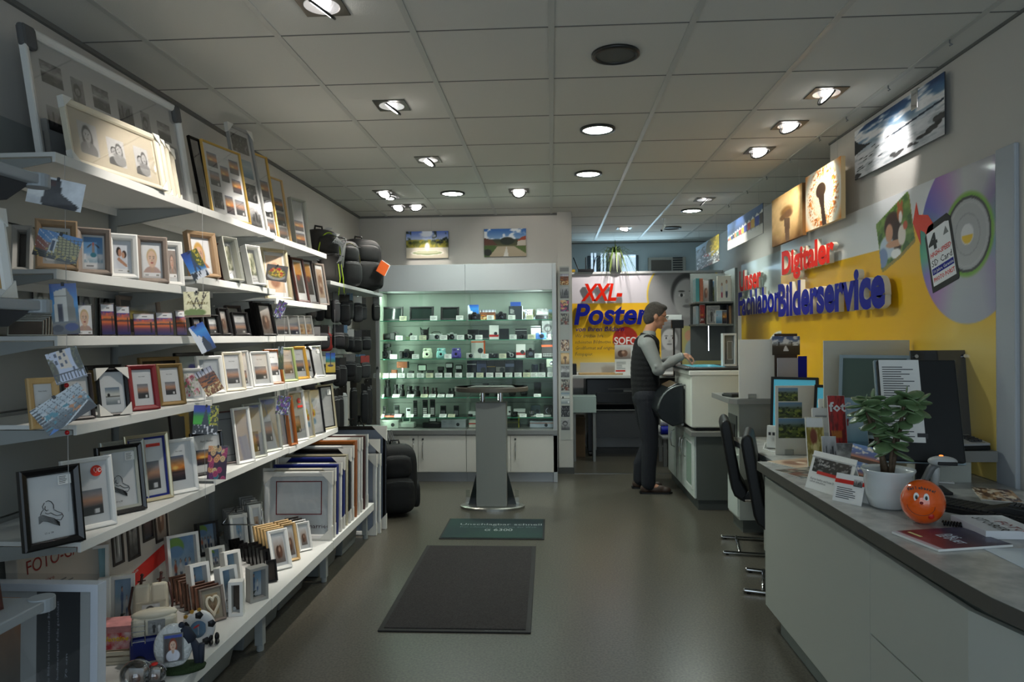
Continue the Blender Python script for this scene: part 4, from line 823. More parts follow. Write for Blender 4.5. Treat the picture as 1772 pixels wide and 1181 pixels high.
fr(5, 530, 543, 677, 'champagne', 'slim champagne frame', 'yellow_flower', th=18, tilt=8, ins=(.2, .2, .8, .7), b=.01)
fr(5, 537, 561, 675, 'black', 'black frame with yellow and red flowers', 'yellow_flower', th=20, tilt=8, ins=(.08, .2, .55, .8), b=.009)
fr(5, 553, 581, 668, 'champagne', 'tall silver-gold frame with white mount at the far end', None, th=18, tilt=7, ins=(0, 0, 1, 1), b=.014, inner='black', extra=price_label)
# ---------------------------------------------------------------- bottom deck of the wall shelving
r_ = solve(6, 22, 285, 962, 2, 4, X0=-2.06)
g = empty('gallery_frame_box', r_[0], r_[1], 'large flat cardboard box for a photo gallery, red lettering, back of the deck', 'box', None, -r_[2]); bw_, bh = r_[3], .535
MB().box(-bw_/2, bw_/2, -.05, 0, 0, bh).obj('carton', mat('carton_pale', (196, 190, 182), .6), g, bevel=.003)
MB().prism([(bw_*.0, bh*.10), (bw_/2, bh*.26), (bw_/2, bh*.42), (bw_*.0, bh*.22)], -.0515, -.0505).obj('red_stripe', RED, g)
text('lettering', 'FOTO-GALERIA', .055, face(-bw_*.46, -.051, bh*.66), mat('galeria_red', (150, 50, 46), .7), g, ext=0, width=bw_*.46)
text('lettering', 'inklusive', .018, face(-bw_*.44, -.051, bh*.55), mat('galeria_red', (150, 50, 46), .7), g, ext=0, width=.12)
m_ = MB(); lines(m_, .28, .09, 6, -bw_*.44, bh*.36, -.0512, 3); m_.obj('fine_print', GREY, g)
for q, (x, z, w, h) in enumerate(((.06, .46, .08, .3), (.17, .44, .09, .34), (.29, .55, .09, .3), (.39, .48, .11, .24))):
    s = MB().ring(w, h, [(0, 0), (0, .004), (.012, .004), (.012, 0)], T(x*bw_+w/2-.02, -.051, z*bh*.9)).obj('printed_frame', FM['dark'], g); pic_obj('print', ('wedding_bw', 'bw_pier', 'sunset_wide', 'couple_kiss')[q], w-.02, h-.02, g, (x*bw_+w/2-.02, -.0515, z*bh*.9+.01))
text('lettering', '4 Rahmen 10 x 15cm', .016, T(bw_*.03, -.052, bh*.2)@Matrix.Rotation(.22, 4, 'Y').inverted()@Matrix.Rotation(pi/2, 4, 'X'), PAPER, g, ext=0)
BX = lambda d, b=.014: dict(b=b, d=d, lip=[(0, 0), (0, d), (b, d), (b, .004)])
fr(6, 140, 190, 946, 'white', 'white box frame, person with long hair by the water', 'long_hair_back', th=62, tilt=4, XF=-1.97, **BX(.035))
fr(6, 172, 192, 1000, 'white', 'white box frame edge left of the family frame', None, th=66, tilt=4, XF=-1.90, **BX(.035))
fr(6, 193, 234, 997, 'white', 'white box frame with people walking on a beach', 'beach_walk', th=64, tilt=5, XF=-1.86, **BX(.035))
fr(6, 290, 345, 930, 'white', 'big white box frame with green parasol photo', 'beach_family', th=46, tilt=14, XF=-1.83, **BX(.055))
fr(6, 328, 361, 980, 'white', 'small white box frame before the big green-parasol one', 'beach_walk', th=40, tilt=14, XF=-1.62, **BX(.06))
fr(6, 340, 376, 908, 'black', 'black box frame with green parasol photo', 'beach_family', th=44, tilt=14, XF=-2.0, **BX(.055))
fr(6, 358, 385, 950, 'white', 'mid-size white box frame behind the small ones', 'beach_family', th=42, tilt=14, XF=-1.83, **BX(.06))
fr(6, 378, 408, 986, 'white', 'white box frame with long side facing the aisle', 'beach_walk', th=38, tilt=14, XF=-1.49, **BX(.06))
fr(6, 385, 413, 958, 'white', 'pale box frame in the second row', 'beach_walk', th=40, tilt=14, XF=-1.64, **BX(.06))
fr(6, 399, 424, 1003, 'white', 'plain white block turned away from the aisle', None, th=76, tilt=0, XF=-1.425, **BX(.05))
fr(6, 425, 456, 983, 'grey', 'upright glass-fronted box frame at the deck edge', 'beach_walk', th=40, tilt=0, XF=-1.42, **BX(.05))
for i in range(8):
    fr(6, 296+7.6*i, 338+7.5*i, 1000+3.2*i, FM['wood'] if i < 7 else FM['taupe'], 'brown wooden frame in the leaning row' if i < 7 else 'frame with heart cut-out, front of the leaning row', None if i < 7 else 'sepia_wreath', th=42, tilt=16, XF=-1.76+.04*i, b=.012, d=.014, grp='leaning row of brown frames on the deck',
       ins=(.18, .14, .82, .86) if i == 7 else None, mnt=mat('heart_mount', (176, 166, 146), .8), extra=(lambda r, w, h, d, b: MB().tube([(w*.26*(16*sin(t)**3)/16, -.012, h*.5+h*.30*(13*cos(t)-5*cos(2*t)-2*cos(3*t)-cos(4*t))/16) for t in [2*pi*k/30 for k in range(30)]], .006, 6, closed=True).obj('heart_ring', FM['cream'], r)) if i == 7 else None)
for i in range(5):
    fr(6, 388+3*i, 418+3*i, 882+3*i, 'grey' if i < 4 else 'white', 'pale frame in the stack' if i < 4 else 'white frame with corner guards, front of the stack', 'beach_walk' if i == 4 else None, th=50, tilt=16, XF=-1.98+.035*i, b=.02, d=.018, ins=(.3, .15, .8, .75) if i == 4 else None, corners=.3 if i == 4 else None, grp='stack of pale frames, back of the deck')
for i in range(5):
    fr(6, 420+4*i, 443+4*i, 862+3.5*i, 'grey' if i < 4 else 'white', 'pale frame in the far stack' if i < 4 else 'sepia portrait frame, front of the far stack', 'hands_sepia' if i == 4 else None, th=46, tilt=16, XF=-1.91+.035*i, b=.022, d=.018, ins=(.2, .06, .9, .75) if i == 4 else None, grp='far stack of pale frames on the deck')
for i in range(9):
    fr(6, 398+7*i, 414+6.6*i, 935+4*i-14*(i > 4), 'black', 'black box frame in the dark row', None, th=42, tilt=15, XF=-1.86+.04*i, grp='row of black box frames on the deck', **BX(.03))
for i in range(5):
    fr(6, 445+6.3*i, 479+6.4*i, 912+2.3*i, 'pine' if i < 4 else 'white', 'pale wooden frame in the leaning row' if i < 4 else 'white frame with seated figure, front of the pale row', 'couple_kiss' if i == 4 else None, th=42, tilt=18, XF=-1.60+.038*i, b=.02, d=.016, ins=(.12, .1, .88, .9) if i == 4 else None, grp='leaning row of pale wooden frames on the deck')
for i in range(3):
    fr(6, 482+6*i, 506+6*i, 904+2.6*i, 'pine', 'pale pine frame of the middle row' if i < 2 else 'pine frame with seated figure, front of the middle row', 'couple_kiss' if i == 2 else None, th=42, tilt=18, XF=-1.53+.038*i, b=.014, d=.016, ins=(.12, .1, .88, .9) if i == 2 else None, grp='middle row of pine frames on the deck')
for i in range(4):
    fr(6, 499+6*i, 521+6.3*i, 898+3*i, 'dark' if i < 2 else 'white', ('rear dark frame of the last small row', 'second dark frame of the last small row', 'white frame of the last small row', 'white frame with small portrait, front of the last row')[i], 'couple_kiss' if i == 3 else None, th=44, tilt=18, XF=-1.56+.038*i, b=.012, d=.016, ins=(.2, .15, .8, .85) if i == 3 else None, grp='last small row of frames on the deck')
fr(6, 462, 480, 972, 'black', 'small black frame leaning at the foot of the pale row', None, th=56, tilt=25, XF=-1.44, **BX(.02, .008))
# wire easel
MBw = MB(); y = 4.18; MBw.tube([(-1.95, y, .27), (-1.95, y, .5), (-1.78, y-.02, .53), (-1.78, y-.02, .27)], .004).tube([(-1.98, y-.12, .42), (-1.76, y-.12, .42), (-1.72, y-.1, .27)], .004).tube([(-1.95, y, .5), (-1.98, y-.12, .42)], .004)
tag(MBw.obj('wire_easel', CHR, None, smooth=True), 'bent chrome wire easel before the wrapped wedding frame', 'easel')
# framed pictures parked in a row facing the camera, third module
tall = [(4.30, 818, 'white', 'wrapped wide white frame with thin red line and wedding words', .43), (4.36, 812, 'cream', 'cream frame edge right behind the wedding frame', .46), (4.42, 805, 'blue', 'dark blue and black frame', .42), (4.49, 803, 'white', 'white frame behind the dark blue one', .40), (4.56, 793, 'blue', 'bright blue frame', .44), (4.63, 788, 'champagne', 'cream-gold frame', .42),
        (4.70, 778, 'black', 'black frame', .45), (4.77, 773, 'white', 'white frame behind the black one', .44), (4.85, 763, 'amber', 'orange wood frame', .42), (4.92, 757, 'white', 'white frame with card corners', .45), (4.99, 751, 'white', 'plain white frame', .46), (5.07, 747, 'brown', 'dark red frame', .44), (5.14, 746, 'white', 'rearmost white frame', .46)]
for i, (y, yt, col, lk, w) in enumerate(tall):
    xf = -1.385; zs = ROWZ[6][2] if y > 4.27 else ROWZ[6][1]; h = min(zat(yt, y, 600)-zs, .538)
    kw = dict(ins=(0, 0, 1, 1), mnt=mat('married_mount', (206, 210, 210), .7)) if i == 0 else dict(ins=(0, 0, 1, 1), mnt=GREY)
    q = frame(Vector((xf-w/2, y, zs+.001)), radians(2), radians(3), w, h, col, None, b=.03, d=.022, corners=.2 if i % 3 != 2 else None, label=lk+(', first on the deck end' if i == 0 else ', '+ORD[i]+' from the front in the parked row'), group='frames parked in a row on the deck end', **kw)
    if i == 0:
        MB().ring(w*.68, h*.5, [(0, 0), (0, .0008), (.006, .0008), (.006, 0)], T(0, -.006, h*.36)).obj('red_line', FM['red'], q)
        text('lettering', 'just married', .03, face(-w*.05, -.007, h*.16), mat('married_ink', (70, 40, 48), .7), q, ext=0, width=w*.5)
# tall frames standing on the floor
for i, (y, xr, yt, col, lk) in enumerate(((5.33, 652, 789, 'white', 'front white frame'), (5.39, 659, 787, 'white', 'second white frame'), (5.45, 657, 762, 'pewter', 'grey frame with white corners'), (5.51, 669, 739, 'black', 'tallest black-edged frame with white corner guards'))):
    x1 = xat(xr, y, 930); h = zat(yt, y, 650); w = (.62, .6, .7, .75)[i]
    frame(Vector((x1-w/2, y, .001)), radians(1), radians(3), w, h, col, None, b=.03, d=.025, corners=.16, ins=(0, 0, 1, 1), mnt=mat('pale_blue_insert', (168, 178, 192), .6), label=lk+' standing on the floor beyond the deck', group='tall frames standing on the floor')
# ---------------------------------------------------------------- novelty frames and small goods, front of the deck
D6 = ROWZ[6][0]
def on(px, py, z=D6): v = at(2, z, px, py); return v
v = on(318, 1160); rz = .42
t = empty('golf_photo_frame', v, rz, 'golf-ball-shaped photo frame with a red-haired woman and a golfer on turf', 'photo frame')
MB().lathe([(0, 0), (.075, 0), (.08, .012), (.06, .022), (0, .024)], 24, None, None, 1, .6).obj('turf_base', mat('turf', (38, 56, 26), .9, bump=.5, bscale=200), t, smooth=True)
MB().ball((-.035, 0, .098), (.068, .022, .086), 28, 18).obj('ball', mat('golf_white', (215, 216, 214), .5, bump=1, bscale=70), t, smooth=True)
pic_obj('print', 'red_hair_woman', .062, .1, t, (-.033, -.024, .05)); MB().ring(.068, .106, [(0, 0), (0, .006), (.004, .006), (.004, 0)], T(-.033, -.020, .047)).obj('rim', GREY, t)
MB().tube([(.05, 0, .02), (.045, 0, .08), (.03, 0, .11)], [.013, .016, .012], 10).tube([(.03, 0, .11), (.005, 0, .15), (-.005, -.006, .165)], [.02, .022, .01], 10).ball((-.005, -.012, .178), .011).tube([(.06, 0, .02), (.062, 0, .09)], [.012, .013], 8).obj('golfer', mat('golfer_cloth', (40, 46, 60), .8), t, smooth=True)
v = on(343, 1118)
t = empty('football_photo_frame', v, .5, 'football-shaped photo frame with gold stars and small black boots', 'photo frame')
MB().lathe([(0, -.012), (.07, -.012), (.078, 0), (.07, .012), (.038, .018), (.036, .004), (0, .004)], 30, T(0, 0, .082, 0, pi/2)@Matrix.Diagonal((1, 1.15, 1, 1))).obj('ball', mat('football_white', (214, 214, 214), .4), t, smooth=True)
for a in (.3, 1.5, 2.7, 4.2, 5.3): MB().lathe([(.02, .0135), (0, .0165)], 5, T(.062*cos(a), -.006, .082+.07*sin(a), 0, pi/2)).obj('black_patch', BLK, t)
o = pic_obj('print', 'red_kite_sky', .066, .10, t, (0, -.0075, .034))
for i, a in enumerate((1.5, 1.9, 2.3, 2.7)): MB().lathe([(.009, 0), (.011, .003), (.009, .006)], 5, T(.08*cos(a), -.012, .082+.095*sin(a), 0, pi/2)).obj('star', FM['gold'], t)
for s in (0, .028): MB().ball((.055+s, -.022, .014), (.011, .024, .012)).ball((.055+s, -.006, .03), (.011, .011, .022)).obj('boot', BLK, t, smooth=True)
t.scale = (.86, .86, .86)
v = on(268, 1146)
t = empty('camper_photo_frame', v, .45, 'cream and blue camper-van-shaped photo frame behind the golf frame', 'photo frame')
MB().box(-.085, .085, -.03, .03, .012, .11).obj('lower_body', FM['blue'], t, bevel=.015); MB().box(-.08, .08, -.028, .028, .11, .19).obj('upper_body', FM['cream'], t, bevel=.02, seg=3)
MB().ball((0, 0, .19), (.083, .03, .022)).obj('roof', FM['cream'], t, smooth=True); pic_obj('print', 'wedding_bw', .06, .055, t, (.01, -.0305, .12))
b = MB()
for z in (.1, .12, .14, .16): b.tube([(-.075, -.033, z), (-.03, -.033, z)], .002, 5)
b.tube([(-.075, -.033, .09), (-.075, -.033, .18)], .002, 5).tube([(-.03, -.033, .09), (-.03, -.033, .18)], .002, 5); b.obj('ladder_grid', CHR, t)
for s in (-.05, .05): MB().cyl((s, -.036, .022), (s, -.018, .022), .022, 16).obj('wheel', BLK, t)
v = on(262, 1085)
t = empty('rucksack_photo_frame', v, .5, 'cream rucksack-shaped photo frame with little brown figures on top', 'photo frame')
MB().box(-.07, .07, -.03, .03, 0, .19).obj('body', FM['cream'], t, bevel=.022, seg=3); MB().box(-.062, -.004, -.042, -.02, .12, .2).obj('flap', FM['cream'], t, bevel=.008); MB().box(.004, .062, -.042, -.02, .12, .2).obj('flap', FM['cream'], t, bevel=.008)
pic_obj('print', 'bw_girl', .07, .07, t, (0, -.033, .04))
for x in (-.04, .035): MB().tube([(x, 0, .19), (x+.006, 0, .225)], .006, 6).ball((x+.006, 0, .232), .007).tube([(x-.012, 0, .205), (x+.02, 0, .208)], .003, 5).obj('figure', FM['brown'], t, smooth=True)
for s in (-1, 1): MB().tube([(s*.075, -.01, .02), (s*.085, -.01, .1), (s*.07, -.01, .19)], .005, 6).obj('strap', FM['brown'], t, smooth=True)
v = on(205, 1140); v.z = D6+.09
t = empty('cream_crate', Vector((v.x+.0, v.y, D6+.0005)), .2, 'cream slatted wooden crate under the pink heart box', 'crate')
b = MB(); b.box(-.075, .075, -.06, .06, 0, .012)
for z in (.014, .036):
    b.box(-.075, .075, -.062, -.056, z, z+.016).box(-.075, .075, .056, .062, z, z+.016).box(-.077, -.071, -.06, .06, z, z+.016).box(.071, .077, -.06, .06, z, z+.016)
for sx in (-.074, .074):
    for sy in (-.059, .059): b.box(sx-.005, sx+.005, sy-.005, sy+.005, 0, .054)
b.obj('slats', FM['cream'], t, bevel=.001)
t = empty('heart_gift_box', Vector((v.x, v.y, D6+.0555)), .25, 'pink and white gift box with hearts and yellow lettering', 'box')
MB().box(-.07, .07, -.05, .05, 0, .085).obj('carton', mat('heart_paper', (226, 200, 200), .5, noise=1, rgb2=(190, 50, 60), nscale=34), t, bevel=.002)
MB().box(-.072, .072, -.052, .052, .065, .092).obj('lid', mat('lid_pink', (220, 150, 150), .5, noise=.3, nscale=30), t, bevel=.002)
text('lettering', 'Valentine', .02, face(-.06, -.0535, .035, .0), mat('yellow_ink', (225, 190, 30), .5), t, ext=.001, shear=.3, bold=.01, width=.11)
for k, (px, py, s_) in enumerate(((236, 1186, .055), (268, 1180, .04))):
    v = on(px, py+10); t = empty('glass_dome', v, 0, ('large clear domed photo ball, nearest the camera on the deck', 'smaller clear domed photo ball with red cap')[k], 'photo ball')
    MB().lathe([(s_*.8, 0), (s_*.85, .012), (s_*.7, .016), (0, .016)], 24).obj('base', DG, t); MB().ball((0, 0, .014+s_*.85), (s_, s_, s_*.9), 24, 14).obj('dome', pane('dome_glass', (.92, .94, .96), .25), t, smooth=True)
    pic_obj('print', 'couple_kiss', s_*1.0, s_*1.1, t, (0, 0, .02))
    if k: MB().ball((0, 0, .014+s_*1.78), (.012, .012, .005)).obj('cap', RED, t, smooth=True)
# storage boxes under the deck
sb = mat('storage_plastic', (120, 124, 122), .45, noise=.15, nscale=3)
for i, (y0, y1, x1, h) in enumerate(((2.45, 2.85, -1.52, .17), (2.9, 3.2, -1.5, .13), (3.3, 3.75, -1.5, .19), (3.8, 4.2, -1.52, .16), (4.35, 4.72, -1.48, .2), (4.78, 5.15, -1.46, .2))):
    t = empty('storage_box', ((x1-.25), (y0+y1)/2, 0), 0, 'grey plastic storage box under the deck, %s from the front' % ORD[i], 'storage box', 'storage boxes under the deck'); L = (y1-y0)/2
    MB().add([(-.23, -L+.02, .002), (.23, -L+.02, .002), (.23, L-.02, .002), (-.23, L-.02, .002), (-.25, -L, h-.02), (.25, -L, h-.02), (.25, L, h-.02), (-.25, L, h-.02)], [(3, 2, 1, 0), (4, 5, 6, 7), (0, 1, 5, 4), (1, 2, 6, 5), (2, 3, 7, 6), (3, 0, 4, 7)]).obj('tub', sb, t, bevel=.006)
    MB().box(-.255, .255, -L-.004, L+.004, h-.02, h).obj('lid', sb, t, bevel=.004)
# ---------------------------------------------------------------- nearest unit at the left edge
r = empty('shelving_unit', (0, 0, 0), 0, 'nearest shelving unit, cut by the left edge of the photo', 'shelving', None)
nm = mat('near_shelf', (150, 156, 160), .4); nd = mat('near_shelf_under', (42, 50, 60), .5)
for z in (2.015, 1.648, .775):
    s = MB().box(-2.1, -1.475, 1.05, 1.96, z-.03, z).obj('shelf', nm, r, bevel=.004); MB().prism([(-2.1, z-.031), (-1.50, z-.031), (-1.57, z-.075), (-2.1, z-.10)], 1.06, 1.93).obj('bracket', nd, s)
    MB().lathe([(.0, -.036), (.035, -.036), (.035, .004), (0, .004)], 20, T(-1.50, 1.957, z)).obj('end_cap', nm, s, bevel=.003)
MB().box(-2.16, -2.1, 1.02, 2.0, 0, 2.4).obj('back_panel', rack, r)
MB().box(-2.1, -1.40, 1.05, 2.30, .03, .215).obj('deck', shm, r, bevel=.003)
frame(Vector((-1.61, 1.70, 1.6492)), pi/2-radians(12), radians(9), .46, .26, 'white', None, b=.03, d=.025, inner='pine', corners=.2, ins=(0, 0, 1, 1), mnt=LG, label='white and gold frame on the nearest upper shelf at left edge', group='frames on the nearest unit')
frame(Vector((-1.60, 1.66, .7765)), pi/2-radians(12), radians(10), .42, .27, 'brown', 'sunset_wide', b=.03, d=.02, ins=(.1, .1, .9, .9), label='dark brown frame on the nearest lower shelf at left edge', group='frames on the nearest unit')
r = empty('display_canvas', (-1.727, 2.16, .217), .0, 'large wrapped white display frame with black band of vertical lettering, bottom left', 'display frame', None, -.03)
MB().ring(.56, .535, [(0, 0), (0, .045), (.025, .045), (.025, .01)]).obj('frame', mat('satin_white', (206, 212, 222), .25), r, bevel=.002)
MB().box(-.265, .265, -.012, 0, .02, .515).obj('board', LG, r); pic_obj('print', 'orange_blue', .26, .42, r, (-.13, -.0125, .06))
q = MB().box(.055, .20, -.0145, -.0125, .02, .515).obj('black_band', mat('band_black', (18, 20, 30), .3), r)
for i, s in enumerate(('Die Oberfl\u00e4che dieses Bildes ist von h\u00f6chster Brillanz', 'und wird mit einer hochwertigen Folie gesch\u00fctzt', 'Format 50 x 70 cm')):
    text('lettering', s, .008, T(.10+.03*i, -.0148, .05)@Matrix.Rotation(pi/2, 4, 'X')@Matrix.Rotation(pi/2, 4, 'Z'), mat('band_text', (150, 155, 165), .6), q, ext=0, width=(.42, .42, .25)[i])
MB().box(-.285, .285, -.05, -.049, -.0, .57).obj('wrap', FILM, r)
r = empty('price_sign', (-1.66, 2.02, .217), -.2, 'small black price sign with a white oval in the bottom left corner', 'sign')
MB().box(-.06, .06, -.004, .004, 0, .09).obj('board', BLK, r, bevel=.002); MB().lathe([(.032, 0), (.032, .001), (0, .001)], 24, T(.02, -.0045, .06, 0, pi/2)@Matrix.Diagonal((1, .6, 1, 1))).obj('oval', PAPER, r); text('lettering', '1,99\u20ac', .014, face(.0, -.0062, .053), BLK, r, ext=0)
# ---------------------------------------------------------------- postcards hanging on strings in front of the shelves
for k, (px, y, z0, z1, hs) in enumerate(((100, 2.27, .95, 2.16, (2.02, 1.66, 1.47, 1.38, 1.22)), (345, 3.20, .78, 2.15, (1.5,)), (481, 4.20, 1.0, 2.15, ()), (571, 5.20, 1.3, 1.75, ()))):
    X = xat(px, y)*1.0; X = max(X, -1.64)
    t = empty('hanging_string', (X, y, z0), 0, 'thin nylon string with clips for postcards, %s from left' % ORD[k], 'string', 'postcard strings')
    MB().tube([(0, 0, 0), (0, 0, z1-z0)], .0009, 5).obj('line', mat('nylon', (170, 170, 170), .4), t)
    for z in hs: MB().ball((0.006, -.012, z-z0), (.008, .006, .008), 10, 8).obj('heart_clip', mat('heart_red', (170, 14, 24), .3), t, smooth=True)
def hang(pic, px, py, wpx, hpx, rot, y, label, X=None):
    """postcard centred on a sight line at depth y"""
    v = at(1, y, px, py); D = math.hypot(v.x, v.y); k = F/(Vector((v.x, v.y, 0)).dot(FF)); w, h = wpx/k, hpx/k
    r = empty('postcard', v, 0, label, 'postcard', 'postcards hanging before the shelves'); r.rotation_euler = (0, radians(rot), math.atan2(-v.x, v.y)*.75)
    MB().box(-w/2, w/2, .0004, .002, -h/2, h/2).obj('card', PAPER, r); pic_obj('print', pic, w, h, r, (0, 0, -h/2)); MB().box(-.004, .004, -.005, .004, h/2-.008, h/2+.004).obj('clip', DG, r); return r
hang('truck_night', 97, 334, 82, 50, 10, 2.20, 'black and white postcard of a dark vehicle under the top shelf')
hang('station_hall', 100, 427, 66, 47, 14, 2.20, 'postcard of a station hall before the oak frame')
hang('big_arch', 112, 535, 40, 88, -4, 2.20, 'blue-sky postcard of a large stone arch with parked cars')
hang('white_village', 115, 633, 48, 56, -18, 2.22, 'postcard of white houses, third shelf height, first string')
hang('hall_roof', 110, 708, 86, 52, -34, 2.20, 'tilted postcard of a glass hall roof, lowest on the first string')
hang('eiffel_day', 338, 458, 28, 50, -25, 3.14, 'deep blue postcard of an iron tower and yellow leaves')
hang('mandalay', 341, 527, 42, 44, -2, 3.14, 'pale postcard with branches and handwritten word')
text('lettering', 'Mandalas', .016, face(0, -.001, 0), mat('card_ink', (120, 105, 40), .6), [o for o in C.objects if o.get('label', '').startswith('pale postcard with b')][0], ext=0, shear=.3, align='CENTER', width=.09)
hang('alpine_blue', 350, 585, 26, 50, -26, 3.14, 'tilted postcard of snow ridge and deep blue sky')
hang('gold_hall', 362, 660, 30, 46, -28, 3.14, 'tilted postcard of a golden columned hall')
hang('eiffel_neon', 356, 727, 40, 50, 4, 3.14, 'green and blue postcard of an iron tower')
hang('cupcakes', 376, 801, 31, 58, 4, 3.14, 'colourful postcard of cupcakes and spirals')
hang('food_bowl', 479, 473, 35, 28, 8, 4.14, 'postcard of a vegetable salad before the champagne frame')
hang('wild_flowers', 485, 536, 15, 30, 22, 4.14, 'small twisted postcard of wild flowers below the champagne frame')
hang('green_pot', 486, 620, 9, 40, 0, 4.14, 'narrow postcard seen edge-on before the amber frame')
hang('wild_flowers', 490, 702, 22, 32, 10, 4.14, 'postcard of purple meadow flowers at the lowest wall shelf')
hang('night_tower', 572, 628, 16, 34, 0, 5.16, 'blue and yellow night postcard at the end of the shelves')
# ---------------------------------------------------------------- hook wall with camera bags
r = empty('hook_wall', (0, 0, 0), 0, 'grey slatted hook wall with a bag shelf, between shelving and display cabinet', 'shop fitting')
for i in range(8): MB().box(-2.18, -2.15, 5.32, 7.22, .32+.21*i, .52+.21*i).obj('slat_panel', rack, r, bevel=.003)
MB().box(-2.15, -1.72, 5.36, 7.05, 1.955, 1.985).obj('shelf', LG, r, bevel=.003)
MB().prism([(-2.15, 1.955), (-1.76, 1.955), (-2.15, 1.86)], 5.36, 5.366).obj('bracket', brm, r)
MB().box(-2.18, -2.14, 5.285, 5.31, .02, 2.35).obj('upright', DG, r)
bagm = [mat('nylon_black', (15, 15, 16), .7, bump=.3, bscale=300), mat('nylon_grey', (52, 50, 48), .75, bump=.3, bscale=300), mat('nylon_dark', (24, 24, 27), .6, bump=.2, bscale=200)]
lime = mat('lime', (170, 200, 40), .5); strapw = mat('strap_white', (205, 205, 205), .5)
def backpack(loc, rz, w, d, h, m, label, cat='backpack', trim=None, scale=1):
    t = empty('backpack', loc, rz, label, cat)
    MB().sq((0, 0, h/2), (w/2, d/2, h/2), .5).obj('body', m, t, smooth=True)
    MB().sq((0, -d*.48, h*.31), (w*.40, d*.3, h*.25), .55).obj('front_pocket', m, t, smooth=True)
    MB().sq((0, -d*.42, h*.70), (w*.34, d*.24, h*.17), .6).obj('top_pocket', m, t, smooth=True)
    for s in (-1, 1): MB().sq((s*w*.48, 0, h*.26), (.035, d*.3, h*.19), .6, 20, 14).obj('side_pocket', m, t, smooth=True)
    MB().tube([(-.04, d*.1, h-.01), (-.035, d*.1, h+.03), (.035, d*.1, h+.03), (.04, d*.1, h-.01)], .009, 8).obj('handle', BLK, t, smooth=True)
    for s in (-1, 1): MB().tube([(s*w*.25, d*.5, h*.93), (s*w*.33, d*.62, h*.6), (s*w*.3, d*.55, h*.15)], .018, 8).obj('shoulder_strap', m, t, smooth=True)
    if trim: MB().tube([(w*.38*cos(a)*1.0, -d*.53, h*.5+h*.42*sin(a)) for a in [2*pi*i/28 for i in range(28)]], .005, 6, closed=True).obj('piping', trim, t, smooth=True)
    for zx, zy, z1_, z2_ in ((.3, .70, .84, .87), (.34, .79, .5, .53)): MB().tube([(-w*zx, -d*zy, h*z1_), (0, -d*(zy+.02), h*z2_), (w*zx, -d*zy, h*z1_)], .003, 5).obj('zip', DG, t)
    return t
backpack(Vector((-1.37, 6.0, .004)), .35, .37, .27, .60, bagm[0], 'large black photo backpack standing on the floor before the cabinet')
t = backpack(Vector((-1.93, 5.75, 1.986)), 1.0, .30, .22, .46, bagm[1], 'dark grey backpack with lime piping and white cords on the high shelf', trim=lime)
for i in range(7):
    a = .1*i; MB().tube([(.02+.012*i, -.13, .42), (.08-.02*i, -.2, .33), (.07+.01*i, -.17, .2+.03*i), (-.02+.02*i, -.16, .14)], .006, 6).obj('white_cord', strapw, t, smooth=True)
MB().tube([(.05, -.2, .16), (.07, -.2, .05), (.08, -.2, -.08)], .004, 6).tube([(.02, -.2, .16), (.03, -.21, .04), (.02, -.2, -.1)], .004, 6).obj('lime_cord', lime, t, smooth=True)
for s in (0, .03): MB().tube([(.04+s, 0, .40), (.03+s, 0, .46), (.07+s, -.03, .48)], .008, 6).obj('white_cord', strapw, t, smooth=True)
backpack(Vector((-1.90, 6.28, 1.986)), .9, .28, .22, .44, bagm[2], 'black backpack with thin olive piping, middle of the high shelf', trim=mat('olive', (96, 92, 40), .6))
t = backpack(Vector((-1.88, 6.78, 1.986)), .75, .40, .30, .52, bagm[0], 'bulky black backpack with orange tag at the right of the high shelf')
MB().box(-.05, .05, -.008, 0, -.06, .06, T(.10, -.27, .22, ry=.5)).obj('tag', ORG, t); MB().box(-.04, .06, 0, .006, -.05, .07, T(.10, -.27, .22, ry=.5)).obj('tag_card', PAPER, t)
backpack(Vector((-1.95, 5.45, 1.986)), 1.2, .2, .12, .2, bagm[0], 'small black bag lying at the left of the high shelf', 'bag')
# hanging accessories
ac = [(16, 16, 17), (22, 22, 24), (30, 30, 34), (20, 22, 26)]
def pouch(y, x, z, w, h, d, m, cardc, label, group, long=False):
    t = empty('hanging_pouch', (x, y, z), 0, label, 'pouch', group)
    t.rotation_euler = (0, 0, radians(random.uniform(15, 75)))
    MB().tube([(0, d, .0), (0, -.01, .0), (0, -.012, .012)], .003, 6).obj('hook', CHR, t)
    MB().box(-w*.45, w*.45, -.004, 0, -.06, .01).obj('header_card', cardc, t)
    MB().sq((0, 0, -.055-h/2), (w/2, d/2, h/2), .5, 20, 12).obj('pouch', m, t, smooth=True)
    b = MB(); b.tube([(-w*.4, -d*.51, -.09), (0, -d*.54, -.085), (w*.4, -d*.51, -.09)], .0025, 5); b.obj('zip', GREY, t)
    return t
rows = [(1.925, .10, .19, .05, 'upper hook row', 14), (1.62, .12, .15, .07, 'second hook row', 12), (1.36, .13, .17, .05, 'third hook row', 10), (1.10, .07, .36, .05, 'long lowest hook row', 12)]
cc = [LG, BLK, mat('card_grey', (120, 120, 120), .6), BLK, mat('card_blue', (90, 120, 150), .6), PAPER, DG, BLK, mat('card_red', (130, 40, 36), .6)]
